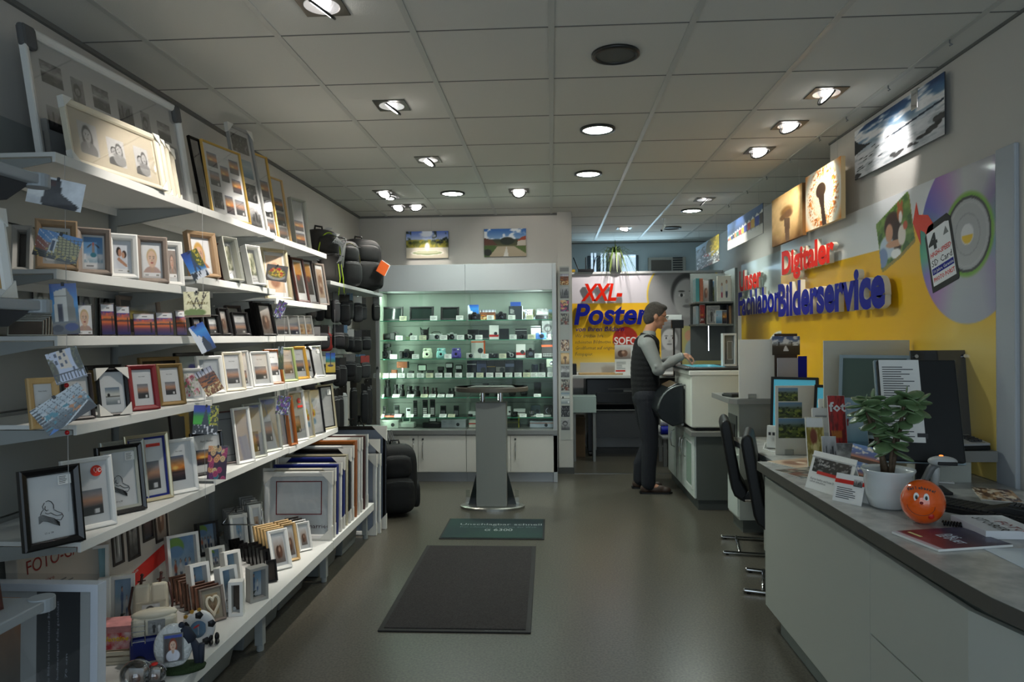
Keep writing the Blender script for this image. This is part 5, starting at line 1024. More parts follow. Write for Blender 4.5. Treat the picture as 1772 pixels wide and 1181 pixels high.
for k, (z, w, h, d, nm_, n) in enumerate(rows):
    for i in range(n):
        y = 5.46+1.7*i/n+random.uniform(-.02, .02); x = -1.86+random.uniform(-.08, .1)-(.1 if i % 2 else 0)
        m = mat('pouch_%d' % ((i+k) % 4), ac[(i+k) % 4], .6, bump=.2, bscale=200)
        if k == 1 and i in (5,): m = mat('pouch_red', (150, 36, 30), .6)
        if k == 2 and i == 1: m = mat('pouch_olive', (120, 130, 84), .7)
        if k == 3 and i in (3, 5): m = mat('blister_white', (170, 172, 170), .35)
        pouch(y, x, z+random.uniform(-.02, .02), w*random.uniform(.8, 1.15), h*random.uniform(.8, 1.15), d, m, cc[(i*5+k*2) % 9 if k != 3 else 1], 'hanging %s accessory pouch in the %s, %s from left' % ('red' if 'red' in m.name else 'olive' if 'olive' in m.name else 'white blister' if 'white' in m.name else 'black', nm_, ORD[i]), 'accessory pouches, '+nm_)
# small tripods standing on the fitting's foot shelf
MB_ = MB().box(-2.15, -1.80, 5.62, 7.2, .60, .62); o = MB_.obj('foot_shelf', brm, bpy.data.objects['hook_wall'])
for i in range(5):
    t = empty('mini_tripod', (-1.93, 5.75+.28*i, .621), i*.7, 'small black tripod on the lowest shelf of the hook wall, %s from left' % ORD[i], 'tripod', 'mini tripods')
    for a in (0, 2.1, 4.2): MB().tube([(0, 0, .09), (.07*cos(a), .07*sin(a), .005)], .006, 8).obj('leg', BLK, t, smooth=True)
    MB().cyl((0, 0, .085), (0, 0, .12), .016, 12).box(-.03, .03, -.02, .02, .12, .135).obj('head', BLK, t)
    if i in (1, 3): MB().cyl((.02, -.022, .127), (.02, -.03, .127), .006, 10).obj('knob', ORG, t)
t = empty('camera_strap_bundle', (-1.50, 6.15, .64), 0, 'bundle of black camera straps hanging above the floor backpack', 'camera straps')
for i in range(6): MB().tube([(.0, .05*i, .03), (.02+.02*i, .04*i-.05, -.08-.03*i), (.05, .03*i, -.2-.03*i), (-.02+.01*i, .05*i, -.1), (0, .05*i, .03)], .012, 6).obj('strap', BLK if i != 3 else bagm[1], t, smooth=True)
MB().tube([(-.65, .1, .03), (.0, .1, .03), (.0, .1, .05)], .005, 8).obj('hook_rail', CHR, t)
for row, its in CNT.items():
    for n, (_, _, o) in enumerate(sorted(its, key=lambda q: q[:2])): o['label'] = f"{o['label']}, {ORD[n]} from left, {ROWN[row]}"
# ---------------------------------------------------------------- display cabinets against the back wall
cabw = mat('cabinet_white', (196, 194, 188), .45); cabi = mat('cabinet_inside', (138, 148, 138), .5); ledge = mat('ledge_grey', (124, 124, 122), .35, .3); val = mat('valance_grey', (168, 170, 172), .45)
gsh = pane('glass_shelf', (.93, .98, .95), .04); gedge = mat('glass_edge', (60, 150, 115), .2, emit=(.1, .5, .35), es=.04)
ZS = [1.715, 1.505, 1.303, 1.10, .89, .675]; YG = 7.38
CX = [-1.865, -.905, .058]
for i in range(2):
    x0, x1 = CX[i]+.001, CX[i+1]-.001
    r = empty('display_cabinet', (0, 0, 0), 0, ('left half of the lit glass display cabinet on the back wall', 'right half of the lit glass display cabinet, beside the pillar')[i], 'display cabinet')
    MB().box(x0, x1, 7.32, 7.75, .10, .50).obj('base_unit', cabw, r); MB().box(x0+.0, x1, 7.34, 7.72, .0, .10).obj('plinth', mat('plinth_silver', (150, 152, 154), .4, .4), r)
    MB().box(x0, x1, 7.285, 7.75, .502, .553).obj('ledge', ledge, r, bevel=.004)
    MB().box(x0, x1, 7.32, 7.765, 2.025, 2.305).obj('valance', val, r, bevel=.003)
    for z0, z1 in ((.556, .80), (.803, 1.02), (1.023, 1.24), (1.243, 1.45), (1.453, 1.66), (1.663, 2.02)): MB().box(x0, x1, 7.75, 7.765, z0, z1).obj('back_panel', cabi, r)
    MB().box(*((x0, x0+.02) if i == 0 else (x1-.022, x1)), 7.34, 7.75, .556, 2.02).obj('side_panel', mat('side_green_white', (196, 210, 190), .5) if i == 0 else cabw, r)
    if i: MB().box(x1-.045, x1, 7.30, 7.34, 0, 2.3).obj('corner_post', mat('post_alu', (160, 160, 158), .35, .6), r, bevel=.003)
    if i == 0: MB().box(x0, x0+.04, 7.30, 7.34, .556, 2.3).obj('corner_post', mat('post_alu', (160, 160, 158), .35, .6), r, bevel=.003); MB().cyl((x0+.02, 7.30, 1.215), (x0+.02, 7.29, 1.215), .014, 16).obj('lock', CHR, r)
    for k, z in enumerate(ZS):
        s = MB().box(x0+.022, x1-.022 if i else x1, YG, 7.72, z-.006, z).obj('glass_shelf', gsh, r); MB().box(x0+.022, x1-.022 if i else x1, YG-.001, YG, z-.0065, z+.0005).obj('glass_edge', gedge, s)
    xm = xat(722 if i == 0 else 882, 7.3)
    for a, b_ in ((x0, xm), (xm, x1)):
        d = MB().box(a+.002, b_-.002, 7.30, 7.32, .108, .495).obj('door', mat('door_white', (200, 197, 190), .4), r, bevel=.0015)
        hx = (b_-.05 if a == x0 else a+.05)
        MB().tube([(hx, 7.30, .42), (hx, 7.275, .40), (hx, 7.268, .33), (hx, 7.275, .26), (hx, 7.30, .24)], .005, 8).obj('handle', CHR, d, smooth=True)
        MB().cyl((hx, 7.30, .455), (hx, 7.293, .455), .011, 14).obj('lock', DG, d)
    for a, b_ in ((x0+.024, (x0+x1)/2+.02), ((x0+x1)/2-.02, x1-.002)): MB().box(a, b_, 7.345+(a > x0+.1)*.008, 7.349+(a > x0+.1)*.008, .556, 2.02).obj('sliding_pane', GLASS, r)
    l = light('AREA', 'cabinet_tube', ((x0+x1)/2, 7.44, 2.0), 3.2, (.80, 1, .90), ((x0+x1)/2, 7.6, 1.2), shape='RECTANGLE', size=.9, size_y=.04); l.parent = r
l = light('AREA', 'cabinet_side_strip', (-1.80, 7.39, 1.3), 11, (.78, 1, .84), (-.9, 7.6, 1.25), shape='RECTANGLE', size=.03, size_y=1.3); l.parent = bpy.data.objects['display_cabinet']
l = light('AREA', 'cabinet_side_strip', (-.0, 7.42, 1.5), 6, (.88, 1, .94), (-.9, 7.6, 1.35), shape='RECTANGLE', size=.03, size_y=1.0); l.parent = bpy.data.objects['display_cabinet.001']
# goods -----------------------------------------------------------
SN = ['top glass shelf', 'second glass shelf', 'third glass shelf', 'fourth glass shelf', 'fifth glass shelf', 'lowest glass shelf', 'cabinet ledge']
ZZ = ZS+[.5535]
def gp(px0, px1, yt, k, Y=7.58):
    x0, x1 = xat(px0, Y), xat(px1, Y); return (x0+x1)/2, x1-x0, max(.02, zat(yt, Y)-ZZ[k]), ZZ[k]+.0008
def root(nm, px0, px1, yt, k, label, cat, Y=7.58, group=None, rz=0):
    x, w, h, z = gp(px0, px1, yt, k, Y); return empty(nm, (x, Y, z), rz, label+', '+SN[k] if len(label.split()) < 14 else label, cat, group), w, h
camb = [mat('camera_black', (20, 20, 21), .45, bump=.2, bscale=400), mat('camera_silver', (176, 178, 176), .35, .3)]
lensg = mat('lens_glass', (10, 12, 20), .06, coat=1)
def slr(px0, px1, yt, k, label, m=0, flash=False, lensf=1, Y=7.58):
    t, w, h = root('slr_camera', px0, px1, yt, k, label, 'camera', Y); hb = h*(.55 if flash else .80); m_ = camb[m]
    MB().box(-w/2, w/2, -.022, .022, 0, hb).obj('body', m_, t, bevel=.008, seg=3); MB().box(-w/2, -w*.24, -.045, -.01, 0, hb*.92).obj('grip', camb[0], t, bevel=.01, seg=3)
    MB().prism([(-w*.2, hb-.003), (w*.2, hb-.003), (w*.12, h if not flash else hb*1.2), (-w*.12, h if not flash else hb*1.2)], -.03, .015).obj('viewfinder', m_, t, bevel=.004)
    r = min(hb*.42, w*.30); MB().lathe([(r, 0), (r, .04*lensf), (r*.9, .055*lensf), (r*.8, .05*lensf), (0, .048*lensf)], 24, T(w*.04, -.02, hb*.48, 0, pi/2)).obj('lens', camb[0], t, smooth=False); MB().lathe([(r*.72, .0515*lensf), (0, .054*lensf)], 20, T(w*.04, -.02, hb*.48, 0, pi/2)).obj('glass', lensg, t)
    if flash: MB().box(-w*.12, w*.2, -.02, .03, hb*1.2, h*.80).box(-w*.02, w*.42, -.03, .03, h*.76, h).obj('flash', camb[0], t, bevel=.006)
    return t
def compact(px0, px1, yt, k, label, m=0, Y=7.58, col=None):
    t, w, h = root('compact_camera', px0, px1, yt, k, label, 'camera', Y); m_ = col or camb[m]
    MB().box(-w/2, w/2, -.014, .014, 0, h*.92).obj('body', m_, t, bevel=.006, seg=3); r = h*.34; MB().lathe([(r, 0), (r, .012), (r*.8, .02), (0, .018)], 22, T(w*.08, -.013, h*.44, 0, pi/2)).obj('lens', camb[1 if m == 0 and col is None and h > .06 else 0], t); MB().lathe([(r*.6, .0195), (0, .021)], 16, T(w*.08, -.013, h*.44, 0, pi/2)).obj('glass', lensg, t)
    MB().cyl((-w*.3, 0, h*.9), (-w*.3, 0, h), .006, 10).obj('button', CHR, t); MB().box(-w*.18, -w*.02, -.0155, -.013, h*.72, h*.84).obj('flash_window', PAPER, t); return t
def instant(px0, px1, yt, k, label, col):
    t, w, h = root('instant_camera', px0, px1, yt, k, label, 'camera'); m_ = mat('instant_%s' % label.split()[0], col, .35)
    MB().box(-w/2, w/2, -.02, .025, 0, h*.62).obj('body', m_, t, bevel=.016, seg=4); MB().box(-w*.44, w*.44, -.018, .022, h*.5, h).obj('upper_body', m_, t, bevel=.014, seg=4)
    MB().lathe([(w*.32, 0), (w*.32, .012), (w*.26, .018), (w*.2, .016), (w*.15, .018), (0, .018)], 26, T(0, -.019, h*.42, 0, pi/2)).obj('lens_ring', m_, t, smooth=False); MB().lathe([(w*.13, .019), (0, .021)], 18, T(0, -.019, h*.42, 0, pi/2)).obj('lens', BLK, t)
    MB().box(w*.1, w*.3, -.0195, -.017, h*.8, h*.92).obj('flash_window', PAPER, t); MB().box(-w*.18, -w*.08, -.0195, -.017, h*.74, h*.93).obj('viewfinder', DG, t); MB().cyl((-w*.32, -.02, h*.82), (-w*.32, -.0185, h*.82), .006, 10).obj('sensor', BLK, t)
def lens(px0, px1, yt, k, label, hood=False, Y=7.58, m=None):
    t, w, h = root('camera_lens', px0, px1, yt, k, label, 'lens', Y); r = w/2; m_ = m or camb[0]
    MB().lathe([(r*.86, 0), (r*.9, h*.1), (r, h*.14), (r, h*.45), (r*.93, h*.48), (r*.93, h*.6), (r*.98, h*.64), (r*.98, h*.95), (r*.85, h), (0, h*.97)], 26).obj('barrel', m_, t)
    MB().lathe([(r*1.01, h*.22), (r*1.015, h*.23), (r*1.015, h*.4), (r*1.01, h*.41)], 26).obj('grip_ring', DG, t)
    if hood:
        for s in (-1, 1): MB().prism([(s*r*.4, h*.9), (s*r*.98, h*.9), (s*r*1.1, h*1.22)], -.012, .012).obj('hood_petal', m_, t)
def carton(px0, px1, yt, k, label, col, d=.06, Y=7.60, stripe=None, txt=None, win=None, pic=None, tcol=None):
    t, w, h = root('product_box', px0, px1, yt, k, label, 'box', Y)
    MB().box(-w/2, w/2, -d/2, d/2, 0, h).obj('carton', mat('carton_%d_%d_%d' % col, col, .45), t, bevel=.0015)
    if pic: pic_obj('print', pic, w*.92, h*.9, t, (0, -d/2-.0008, h*.05))
    if stripe: MB().box(-w/2, w/2, -d/2-.001, -d/2, h*stripe[0], h*stripe[1]).obj('stripe', mat('stripe_%d_%d_%d' % stripe[2], stripe[2], .5), t)
    if win: MB().lathe([(w*win, 0), (w*win, .001), (0, .001)], 18, T(w*.18, -d/2-.0002, h*.42, 0, pi/2)).obj('product_picture', DG, t)
    if txt: text('lettering', txt, min(h*.13, .016), face(-w*.42, -d/2-.0015, h*.72), mat('carton_ink', (60, 60, 60), .6) if not tcol else tcol, t, ext=0)
    return t
def leaflet(px0, px1, yt, k, label, pic, Y=7.64, tb=None):
    t, w, h = root('display_card', px0, px1, yt, k, label, 'display card', Y); MB().box(-w/2, w/2, 0, .006, 0, h).obj('board', PAPER, t); pic_obj('print', pic, w, h, t, (0, -.0008, 0))
    MB().prism([(.006, 0), (.03, 0), (.006, h*.5)], -.004, .004, axis='x').obj('easel_leg', PAPER, t)
    return t
# top shelf
for a, b_, yt, lb in ((656, 698, 529, 'wide black digital picture frame, leftmost'), (709, 751, 529, 'digital picture frame with white light reflections'), (763, 795, 530, 'smaller digital picture frame in the middle')):
    t, w, h = root('digital_picture_frame', a, b_, yt, 0, lb, 'digital frame'); t.rotation_euler = (-.12, 0, 0)
    MB().ring(w, h, [(0, 0), (0, .02), (.008, .022), (.022, .018), (.022, 0)]).obj('frame', BLK, t, bevel=.001); MB().box(-w/2+.02, w/2-.02, -.012, 0, .02, h-.02).obj('screen', mat('screen_dark', (34, 42, 40), .12), t); MB().prism([(0, .001), (.05, .001), (0, h*.6)], -.01, .01, axis='x').obj('stand', BLK, t)
leaflet(810, 829, 527, 0, 'upright blue card with a pyramid', 'alpine_blue'); leaflet(831, 858, 536, 0, 'white card with stone columns', 'gold_hall', 7.66)
slr(811, 832, 540, 0, 'black camera body with grey sensor cap', Y=7.50); slr(858, 877, 539, 0, 'black system camera with large lens', Y=7.50)
t = carton(881, 904, 530, 0, 'black award stand with white lettering', (30, 34, 38), .02, 7.62)
x, w, h, z = gp(881, 904, 530, 0, 7.62); text('lettering', 'Sony\nEurope\nRetail\nPartner', .011, face(-w*.38, -.0115, h*.72), PAPER, t, ext=0, space=.9)
MB().box(-.055, .06, -.008, .008, h, h+.045).obj('header', mat('award_blue', (30, 60, 130), .3), t); MB().box(w*.5, w*.5+.006, -.01, .01, 0, h).obj('edge', mat('acr_white', (235, 240, 240), .2), t)
leaflet(905, 927, 536, 0, 'card with white building and blue sky', 'white_village'); leaflet(929, 949, 535, 0, 'card with dark mountain scene', 'bw_sea'); leaflet(950, 960, 537, 0, 'small green landscape card at the right end', 'green_hills')
t, w, h = root('camera_grip', 927, 948, 546, 0, 'flat black battery grip', 'accessory', 7.5); MB().box(-w/2, w/2, -.02, .02, 0, h).obj('body', camb[0], t, bevel=.008, seg=3); MB().cyl((w*.3, -.02, h*.5), (w*.3, -.024, h*.5), .008).obj('button', CHR, t)
# second
t, w, h = root('telephoto_lens', 656, 692, 573, 1, 'long black lens with copper ring lying at the left', 'lens'); w *= .5
MB().cyl((-w, 0, .035), (w*.1, 0, .045), .034, 24, .036).obj('barrel', camb[0], t); MB().cyl((-w*.9, 0, .036), (-w*.5, 0, .0395), .0352, 24, .0356).obj('copper_ring', mat('copper_ring', (130, 70, 36), .4, .5), t); MB().box(w*.05, w*.6, -.03, .03, .002, .085).obj('camera_body', camb[0], t, bevel=.01, seg=3); MB().prism([(w*.2, .08), (w*.95, .07), (w*.6, .1)], -.01, .01).obj('hood', camb[0], t)
t, w, h = root('action_camera', 703, 716, 574, 1, 'small black microphone on a green box', 'accessory'); MB().box(-w/2, w/2, -.02, .02, 0, h*.45).obj('box', mat('olive_box', (70, 84, 60), .5), t); MB().cyl((-.01, 0, h*.45), (.02, 0, h*.9), .014, 14).obj('microphone', BLK, t)
lens(728, 742, 569, 1, 'black lens with petal hood', True)
compact(743, 766, 576, 1, 'silver camera with thick black lens', 1); MB().tube([(-.05, 0, .078), (-.02, .01, .09), (.04, .01, .088), (.06, 0, .06)], .004, 6).obj('strap', BLK, bpy.data.objects['compact_camera'], smooth=True)
slr(773, 791, 575, 1, 'silver retro camera with dark top', 1)
compact(804, 821, 577, 1, 'black compact camera in front of black box', Y=7.5); carton(810, 828, 570, 1, 'black camera box with gold mark', (24, 24, 25), txt='\u03b1'); carton(829, 846, 571, 1, 'square black camera box', (26, 26, 28), stripe=(.08, .14, (150, 150, 150)))
carton(847, 863, 563, 1, 'white and red promotion card standing between black boxes', (236, 232, 230), .02, 7.56, stripe=(.18, .34, (200, 40, 36)), win=.18); carton(864, 881, 569, 1, 'tall black camera box', (22, 22, 24)); carton(892, 912, 569, 1, 'black camera box with silver clasp', (30, 30, 31), stripe=(.8, .84, (170, 170, 170)))
slr(898, 912, 578, 1, 'small black camera before its box', Y=7.50)
carton(919, 936, 565, 1, 'white accessory box', (225, 228, 224), stripe=(.86, .95, (60, 60, 66))); leaflet(938, 960, 556, 1, 'dark teal poster of a sea creature', 'bw_pier'); compact(927, 946, 576, 1, 'blue underwater camera', col=mat('camera_blue', (70, 110, 180), .35), Y=7.5)
# third
slr(652, 678, 593, 2, 'black camera with a large swivel flash', flash=True); t = slr(692, 716, 603, 2, 'bulky black instant camera with grip')
instant(731, 748, 602, 2, 'white instant camera', (224, 228, 205)); instant(755, 772, 602, 2, 'mint instant camera', (150, 205, 205)); instant(781, 798, 602, 2, 'violet instant camera', (92, 78, 165))
compact(807, 820, 610, 2, 'small silver camera with black front', 1, Y=7.5); carton(816, 839, 589, 2, 'tall white box with orange edge', (214, 212, 206), stripe=(.88, .95, (226, 100, 40)), win=.2); MB().box(.062, .074, -.031, .031, 0, .20).obj('orange_edge', ORG, [o for o in C.objects if str(o.get('label', '')).startswith('tall white box with orange')][0])
compact(846, 862, 611, 2, 'flat black compact camera with white mark'); compact(876, 892, 609, 2, 'black compact camera left of the red card'); carton(893, 909, 596, 2, 'white and red promotion card beside black camera', (236, 232, 230), .02, 7.56, stripe=(.2, .4, (200, 40, 36)), win=.22); slr(910, 926, 603, 2, 'black system camera without lens', lensf=.4)
t = carton(937, 960, 590, 2, 'dark poster with orange tag and camera icons', (56, 52, 50), .012, 7.62, stripe=(.62, .74, (230, 100, 50)), txt=None)
MB().box(-.06, .06, -.008, -.006, .19, .215).obj('white_bar', PAPER, t); b = MB()
for i in range(12): b.box(-.055+.019*(i % 6), -.043+.019*(i % 6), -.0075, -.006, .012+.02*(i//6), .024+.02*(i//6))
b.obj('icon_row', LG, t)
# fourth
br = mat('leather_brown', (120, 62, 30), .5, bump=.2, bscale=200)
t, w, h = root('leather_bag', 687, 706, 625, 3, 'brown leather camera bag on a chrome stand', 'bag'); MB().box(-w/2, w/2, -.03, .03, h-.07, h).obj('bag', br, t, bevel=.006); MB().cyl((0, 0, 0), (0, 0, h-.07), .006).lathe([(.03, 0), (.03, .004), (0, .004)], 20).obj('stand', CHR, t); MB().box(w*.45, w*.52, -.031, .031, h-.07, h).obj('strap', camb[0], t)
t, w, h = root('leather_case', 677, 687, 639, 3, 'small brown leather case', 'case'); MB().box(-w/2, w/2, -.02, .02, 0, h).obj('case', br, t, bevel=.005); MB().box(-w*.4, w*.4, -.023, -.018, h*.5, h*.95).obj('flap', br, t, bevel=.003)
t, w, h = root('led_light', 722, 738, 630, 3, 'square panel light with dark rim on a foot', 'light'); MB().ring(w, h*.55, [(0, 0), (0, .015), (.01, .015), (.01, 0)], T(0, 0, h*.45)).obj('rim', BLK, t, bevel=.003); MB().box(-w/2+.008, w/2-.008, -.01, 0, h*.47, h*.98).obj('panel', mat('led_panel', (190, 205, 190), .4), t); MB().cyl((0, 0, 0), (0, 0, h*.46), .01).obj('foot', BLK, t)
for a, b_, yt, lb in ((707, 716, 641, 'tiny black flash adapter'), (739, 750, 640, 'flat black hot-shoe unit'), (757, 768, 634, 'rounded black flash head'), (771, 784, 627, 'tall black flash with silver head'), (788, 800, 631, 'black flash with open ring')):
    t, w, h = root('flash_unit', a, b_, yt, 3, lb, 'flash'); MB().box(-w*.4, w*.4, -.02, .02, 0, h*.6).obj('body', camb[0], t, bevel=.006); MB().box(-w/2, w/2, -.035, .02, h*.58, h).obj('head', camb[0], t, bevel=.008); MB().box(-w*.4, w*.4, -.037, -.034, h*.66, h*.92).obj('window', LG if 'silver' in lb or 'ring' in lb else DG, t)
for i, (a, b_) in enumerate(((808, 825), (825, 842), (842, 858), (858, 874), (874, 890), (890, 905))):
    carton(a+.4, b_-.4, 624, 3, '%s dark lens box with %s' % (ORD[i], ('white mark', 'bluish picture', 'gold lettering', 'silver lens picture', 'pale landscape picture', 'plain front')[i]), ((30, 32, 40), (36, 36, 52), (34, 32, 34), (38, 32, 28), (30, 30, 36), (18, 18, 19))[i], .07, stripe=((.75, .8, (190, 190, 190)), (.3, .8, (70, 74, 104)), (.6, .64, (150, 120, 60)), (.3, .6, (130, 124, 120)), (.6, .8, (100, 104, 130)), (.5, .52, (50, 50, 52)))[i], win=.28)
lens(908, 917, 640, 3, 'flat black pancake lens'); lens(919, 931, 631, 3, 'dark blue standing lens', m=mat('lens_blue', (28, 32, 46), .4)); lens(933, 944, 629, 3, 'tall black standing lens')
t, w, h = root('mini_projector', 945, 961, 622, 3, 'white mini projector on a black stand', 'projector'); MB().box(-w/2, w/2, -.03, .03, h*.52, h).obj('body', mat('projector_cream', (214, 216, 200), .4), t, bevel=.008); MB().lathe([(.022, 0), (.022, .012), (.017, .012), (0, .008)], 20, T(w*.1, -.03, h*.78, 0, pi/2)).obj('lens', CHR, t); MB().box(-w*.42, w*.42, -.025, .025, h*.42, h*.52).box(-w*.36, w*.36, -.02, .02, 0, h*.42).obj('stand', LG, t)
# fifth: binoculars and lenses
for a, b_, yt, lb in ((653, 676, 657, 'large upright binoculars, leftmost'), (679, 700, 665, 'broad dark green binoculars'), (702, 727, 668, 'black binoculars with twin barrels'), (730, 742, 669, 'small brown binoculars'), (745, 757, 671, 'smallest brown folding binoculars'), (774, 787, 672, 'pair of slim black binoculars')):
    t, w, h = root('binoculars', a, b_, yt, 4, lb, 'binoculars')
    for s in (-1, 1): MB().lathe([(w*.23, 0), (w*.25, .01), (w*.22, h*.5), (w*.15, h*.62), (w*.15, h*.85), (w*.18, h*.88), (w*.18, h), (0, h*.98)], 20, T(s*w*.25, 0, 0)).obj('barrel', mat('bino_brown', (40, 28, 26), .5) if 'brown' in lb else camb[0], t)
    MB().box(-w*.1, w*.1, -.012, .012, h*.25, h*.66).obj('bridge', DG, t)
t, w, h = root('folded_binoculars', 760, 770, 680, 4, 'flat folded black opera glasses', 'binoculars'); MB().box(-w/2, w/2, -.015, .015, 0, h).obj('body', camb[0], t, bevel=.005); MB().cyl((-w*.3, -.016, h*.5), (-w*.3, -.018, h*.5), .008).obj('lens', lensg, t)
for a, b_, yt, lb, hd in ((834, 846, 664, 'black standing lens, left above the round table', 0), (854, 867, 668, 'black lens with petal hood behind the table', 1), (880, 892, 666, 'short black lens behind the table', 0), (900, 912, 667, 'round black lens right of the table mat', 0), (923, 936, 662, 'dark blue grip lens, rightmost', 0)): lens(a, b_, yt, 4, lb, hd)
# lowest: phones, small boxes
for a, b_, yt, lb, wt in ((657, 667, 703, 'black cordless phone leaning in its cradle', 0), (681, 690, 701, 'slim black cordless phone', 0), (702, 710, 706, 'white cordless phone', 1), (714, 721, 693, 'tall black flip phone', 0), (730, 739, 692, 'tall black flip phone with white keys', 0), (743, 752, 691, 'tallest black flip phone with white keys', 0), (761, 771, 702, 'dark slab phone', 0), (784, 793, 702, 'plain dark slab phone', 0)):
    t, w, h = root('telephone', a, b_, yt, 5, lb, 'telephone', Y=7.52); m_ = mat('phone_white', (214, 218, 220), .35) if wt else camb[0]
    MB().box(-w/2, w/2, -.008, .008, 0, h).obj('handset', m_, t, bevel=.004, seg=3); MB().box(-w*.35, w*.35, -.009, -.007, h*.62, h*.88).obj('screen', mat('phone_screen', (30, 36, 34), .15), t)
    b = MB()
    for i in range(12): b.box(-w*.34+w*.24*(i % 3), -w*.16+w*.24*(i % 3), -.0095, -.0078, h*(.1+.11*(i//3)), h*(.17+.11*(i//3)))
    b.obj('keypad', PAPER if 'keys' in lb or wt else GREY, t)
    if 'cordless' in lb and not wt: MB().box(-w, w*1.4, -.02, .03, 0, .03).obj('cradle', camb[0], t, bevel=.006)
carton(810, 822, 712, 5, 'small white box behind a lens cap', (222, 226, 224)); lens(808, 817, 717, 5, 'flat black lens cap', Y=7.5)
carton(877, 883, 704, 5, 'narrow white speaker box behind the table column', (226, 228, 228), win=.3); carton(888, 908, 708, 5, 'white stacked printer cartridges', (218, 220, 218), stripe=(.4, .5, (60, 50, 46))); lens(885, 895, 713, 5, 'small black lens before the white stack', Y=7.5)
carton(918, 934, 702, 5, 'grey box with open camera picture', (74, 84, 90), win=.2); lens(915, 924, 711, 5, 'silver-rimmed small lens before the grey box', Y=7.5, m=CHR); t = carton(940, 957, 702, 5, 'dark box with large ring picture', (66, 64, 62)); MB().tube([(.03*cos(a), -.032, .05+.03*sin(a)) for a in [2*pi*i/20 for i in range(20)]], .004, 6, closed=True).obj('ring_picture', CHR, t)
# ledge
carton(660, 691, 726, 6, 'grey printer carton at the left end', (170, 176, 168), .16, 7.52, win=.1, txt='SELPHY'); MB().box(-.06, .06, -.06, .04, .118, .13).obj('red_leaflet', mat('leaflet_red', (190, 90, 70), .5), [o for o in C.objects if str(o.get('label', '')).startswith('grey printer carton')][0])
for a, b_, yt, lb, m_ in ((685, 717, 732, 'white photo printer with tilted screen', mat('printer_white', (205, 216, 205), .35)), (731, 763, 733, 'black photo printer with white sheet', BLK)):
    t, w, h = root('photo_printer', a, b_, yt, 6, lb, 'printer', 7.52); MB().box(-w/2, w/2, -.07, .07, 0, .055).obj('body', m_, t, bevel=.012, seg=3); MB().box(-w*.22, w*.22, 0, .008, .056, .12, T(rx=-.3)).obj('screen_frame', m_, t, bevel=.003)
    MB().box(-w*.16, w*.16, -.002, 0, .066, .11, T(rx=-.3)).obj('screen', mat('screen_green', (60, 84, 76), .2) if 'screen' in lb else PAPER, t)
carton(764, 806, 726, 6, 'large pale printer carton with small product picture', (170, 174, 178), .14, 7.54, win=.07, txt='Canon'); carton(811, 824, 727, 6, 'white, red and yellow film box', (232, 226, 214), .08, 7.54, stripe=(.45, .6, (196, 40, 36)))
t = carton(877, 898, 727, 6, 'black and yellow drone carton', (56, 56, 50), .12, 7.54, stripe=(.62, .8, (90, 92, 60))); MB().box(.055, .064, -.061, .061, 0, .12).obj('yellow_edge', mat('edge_yellow', (200, 196, 60), .5), t)
carton(916, 957, 729, 6, 'wide white photo printer carton, rightmost', (188, 194, 206), .14, 7.54, stripe=(.72, .8, (206, 120, 60)), win=.07, txt='Kodak')
MB().box(-.12, .1, -.06, .05, .118, .128).obj('leaflet_stack', PAPER, [o for o in C.objects if str(o.get('label', '')).startswith('wide white photo printer')][0])
# price cards
TG = [(698, 751, 796, 849, 886, 917), (691, 716, 732, 768, 797, 829, 888, 920, 954), (681, 719, 775, 839, 870, 931), (652, 666, 680, 694, 710, 727, 743, 759, 775, 793, 813, 830, 847, 863, 880, 896, 911, 924, 937, 953), (657, 684, 709, 733, 747, 762, 777, 929), (657, 687, 708, 737, 765, 780, 904, 933)]
tagm = [mat('tag_white', (246, 248, 244), .7), mat('tag_cream', (226, 226, 196), .7)]; inkm = mat('tag_ink', (120, 120, 120), .8)
for k, xs in enumerate(TG):
    for i, px in enumerate(xs):
        X = xat(px, 7.42); t = empty('price_card', (X, 7.41, ZS[k]+.0008), 0, 'small white price card at the front edge, %s from left, %s' % (ORD[i], SN[k]), 'price card', 'price cards, '+SN[k], rx=-.12 if k < 4 else -.95)
        MB().box(-.038, .038, 0, .0015, 0, .05).obj('card', tagm[1 if (i*7+k) % 5 == 0 else 0], t); m_ = MB(); lines(m_, .058, .036, 4, -.03, .007, -.0003, i+k*20); m_.obj('print', inkm, t)
        MB().prism([(.0015, 0), (.02, 0), (.0015, .03)] if k < 4 else [(.0015, 0.0), (.006, 0.0), (.0015, .012)], -.01, .01, axis='x').obj('support', FILM, t)
b = MB()
for i in range(3):
    x = xat(721+11*i, 7.74); MB().lathe([(.022, 0), (.022, .006), (.018, .008), (.014, .002), (0, .002)], 20, T(x, 7.749, .64, 0, pi/2)).obj('power_socket', LG, bpy.data.objects['display_cabinet'])
# canvases over the cabinet
for pic, p0, p1, q0, q1, lb in (('fountain', 704, 777, 399, 446, 'canvas photo of a fountain, brightly spotlit on the back wall'), ('driveway', 839, 912, 397, 445, 'canvas photo of a driveway with red-roofed houses on the back wall')):
    x0, x1 = xat(p0, 7.82), xat(p1, 7.82); z1, z0 = zat(q0, 7.82, 800), zat(q1, 7.82, 800); t = empty('canvas_photo', ((x0+x1)/2, 7.835, z0), 0, lb, 'picture')
    MB().box((x0-x1)/2, (x1-x0)/2, .001, .022, 0, z1-z0).obj('stretcher', DG, t); pic_obj('print', pic, x1-x0, z1-z0, t, (0, 0, 0), PRM); MB().tube([((x1-x0)*.1*s, .01, z1-z0) for s in (1,)]+[((x1-x0)*.1, .01, CEIL-z0)], .001, 5).obj('wire', LG, t)
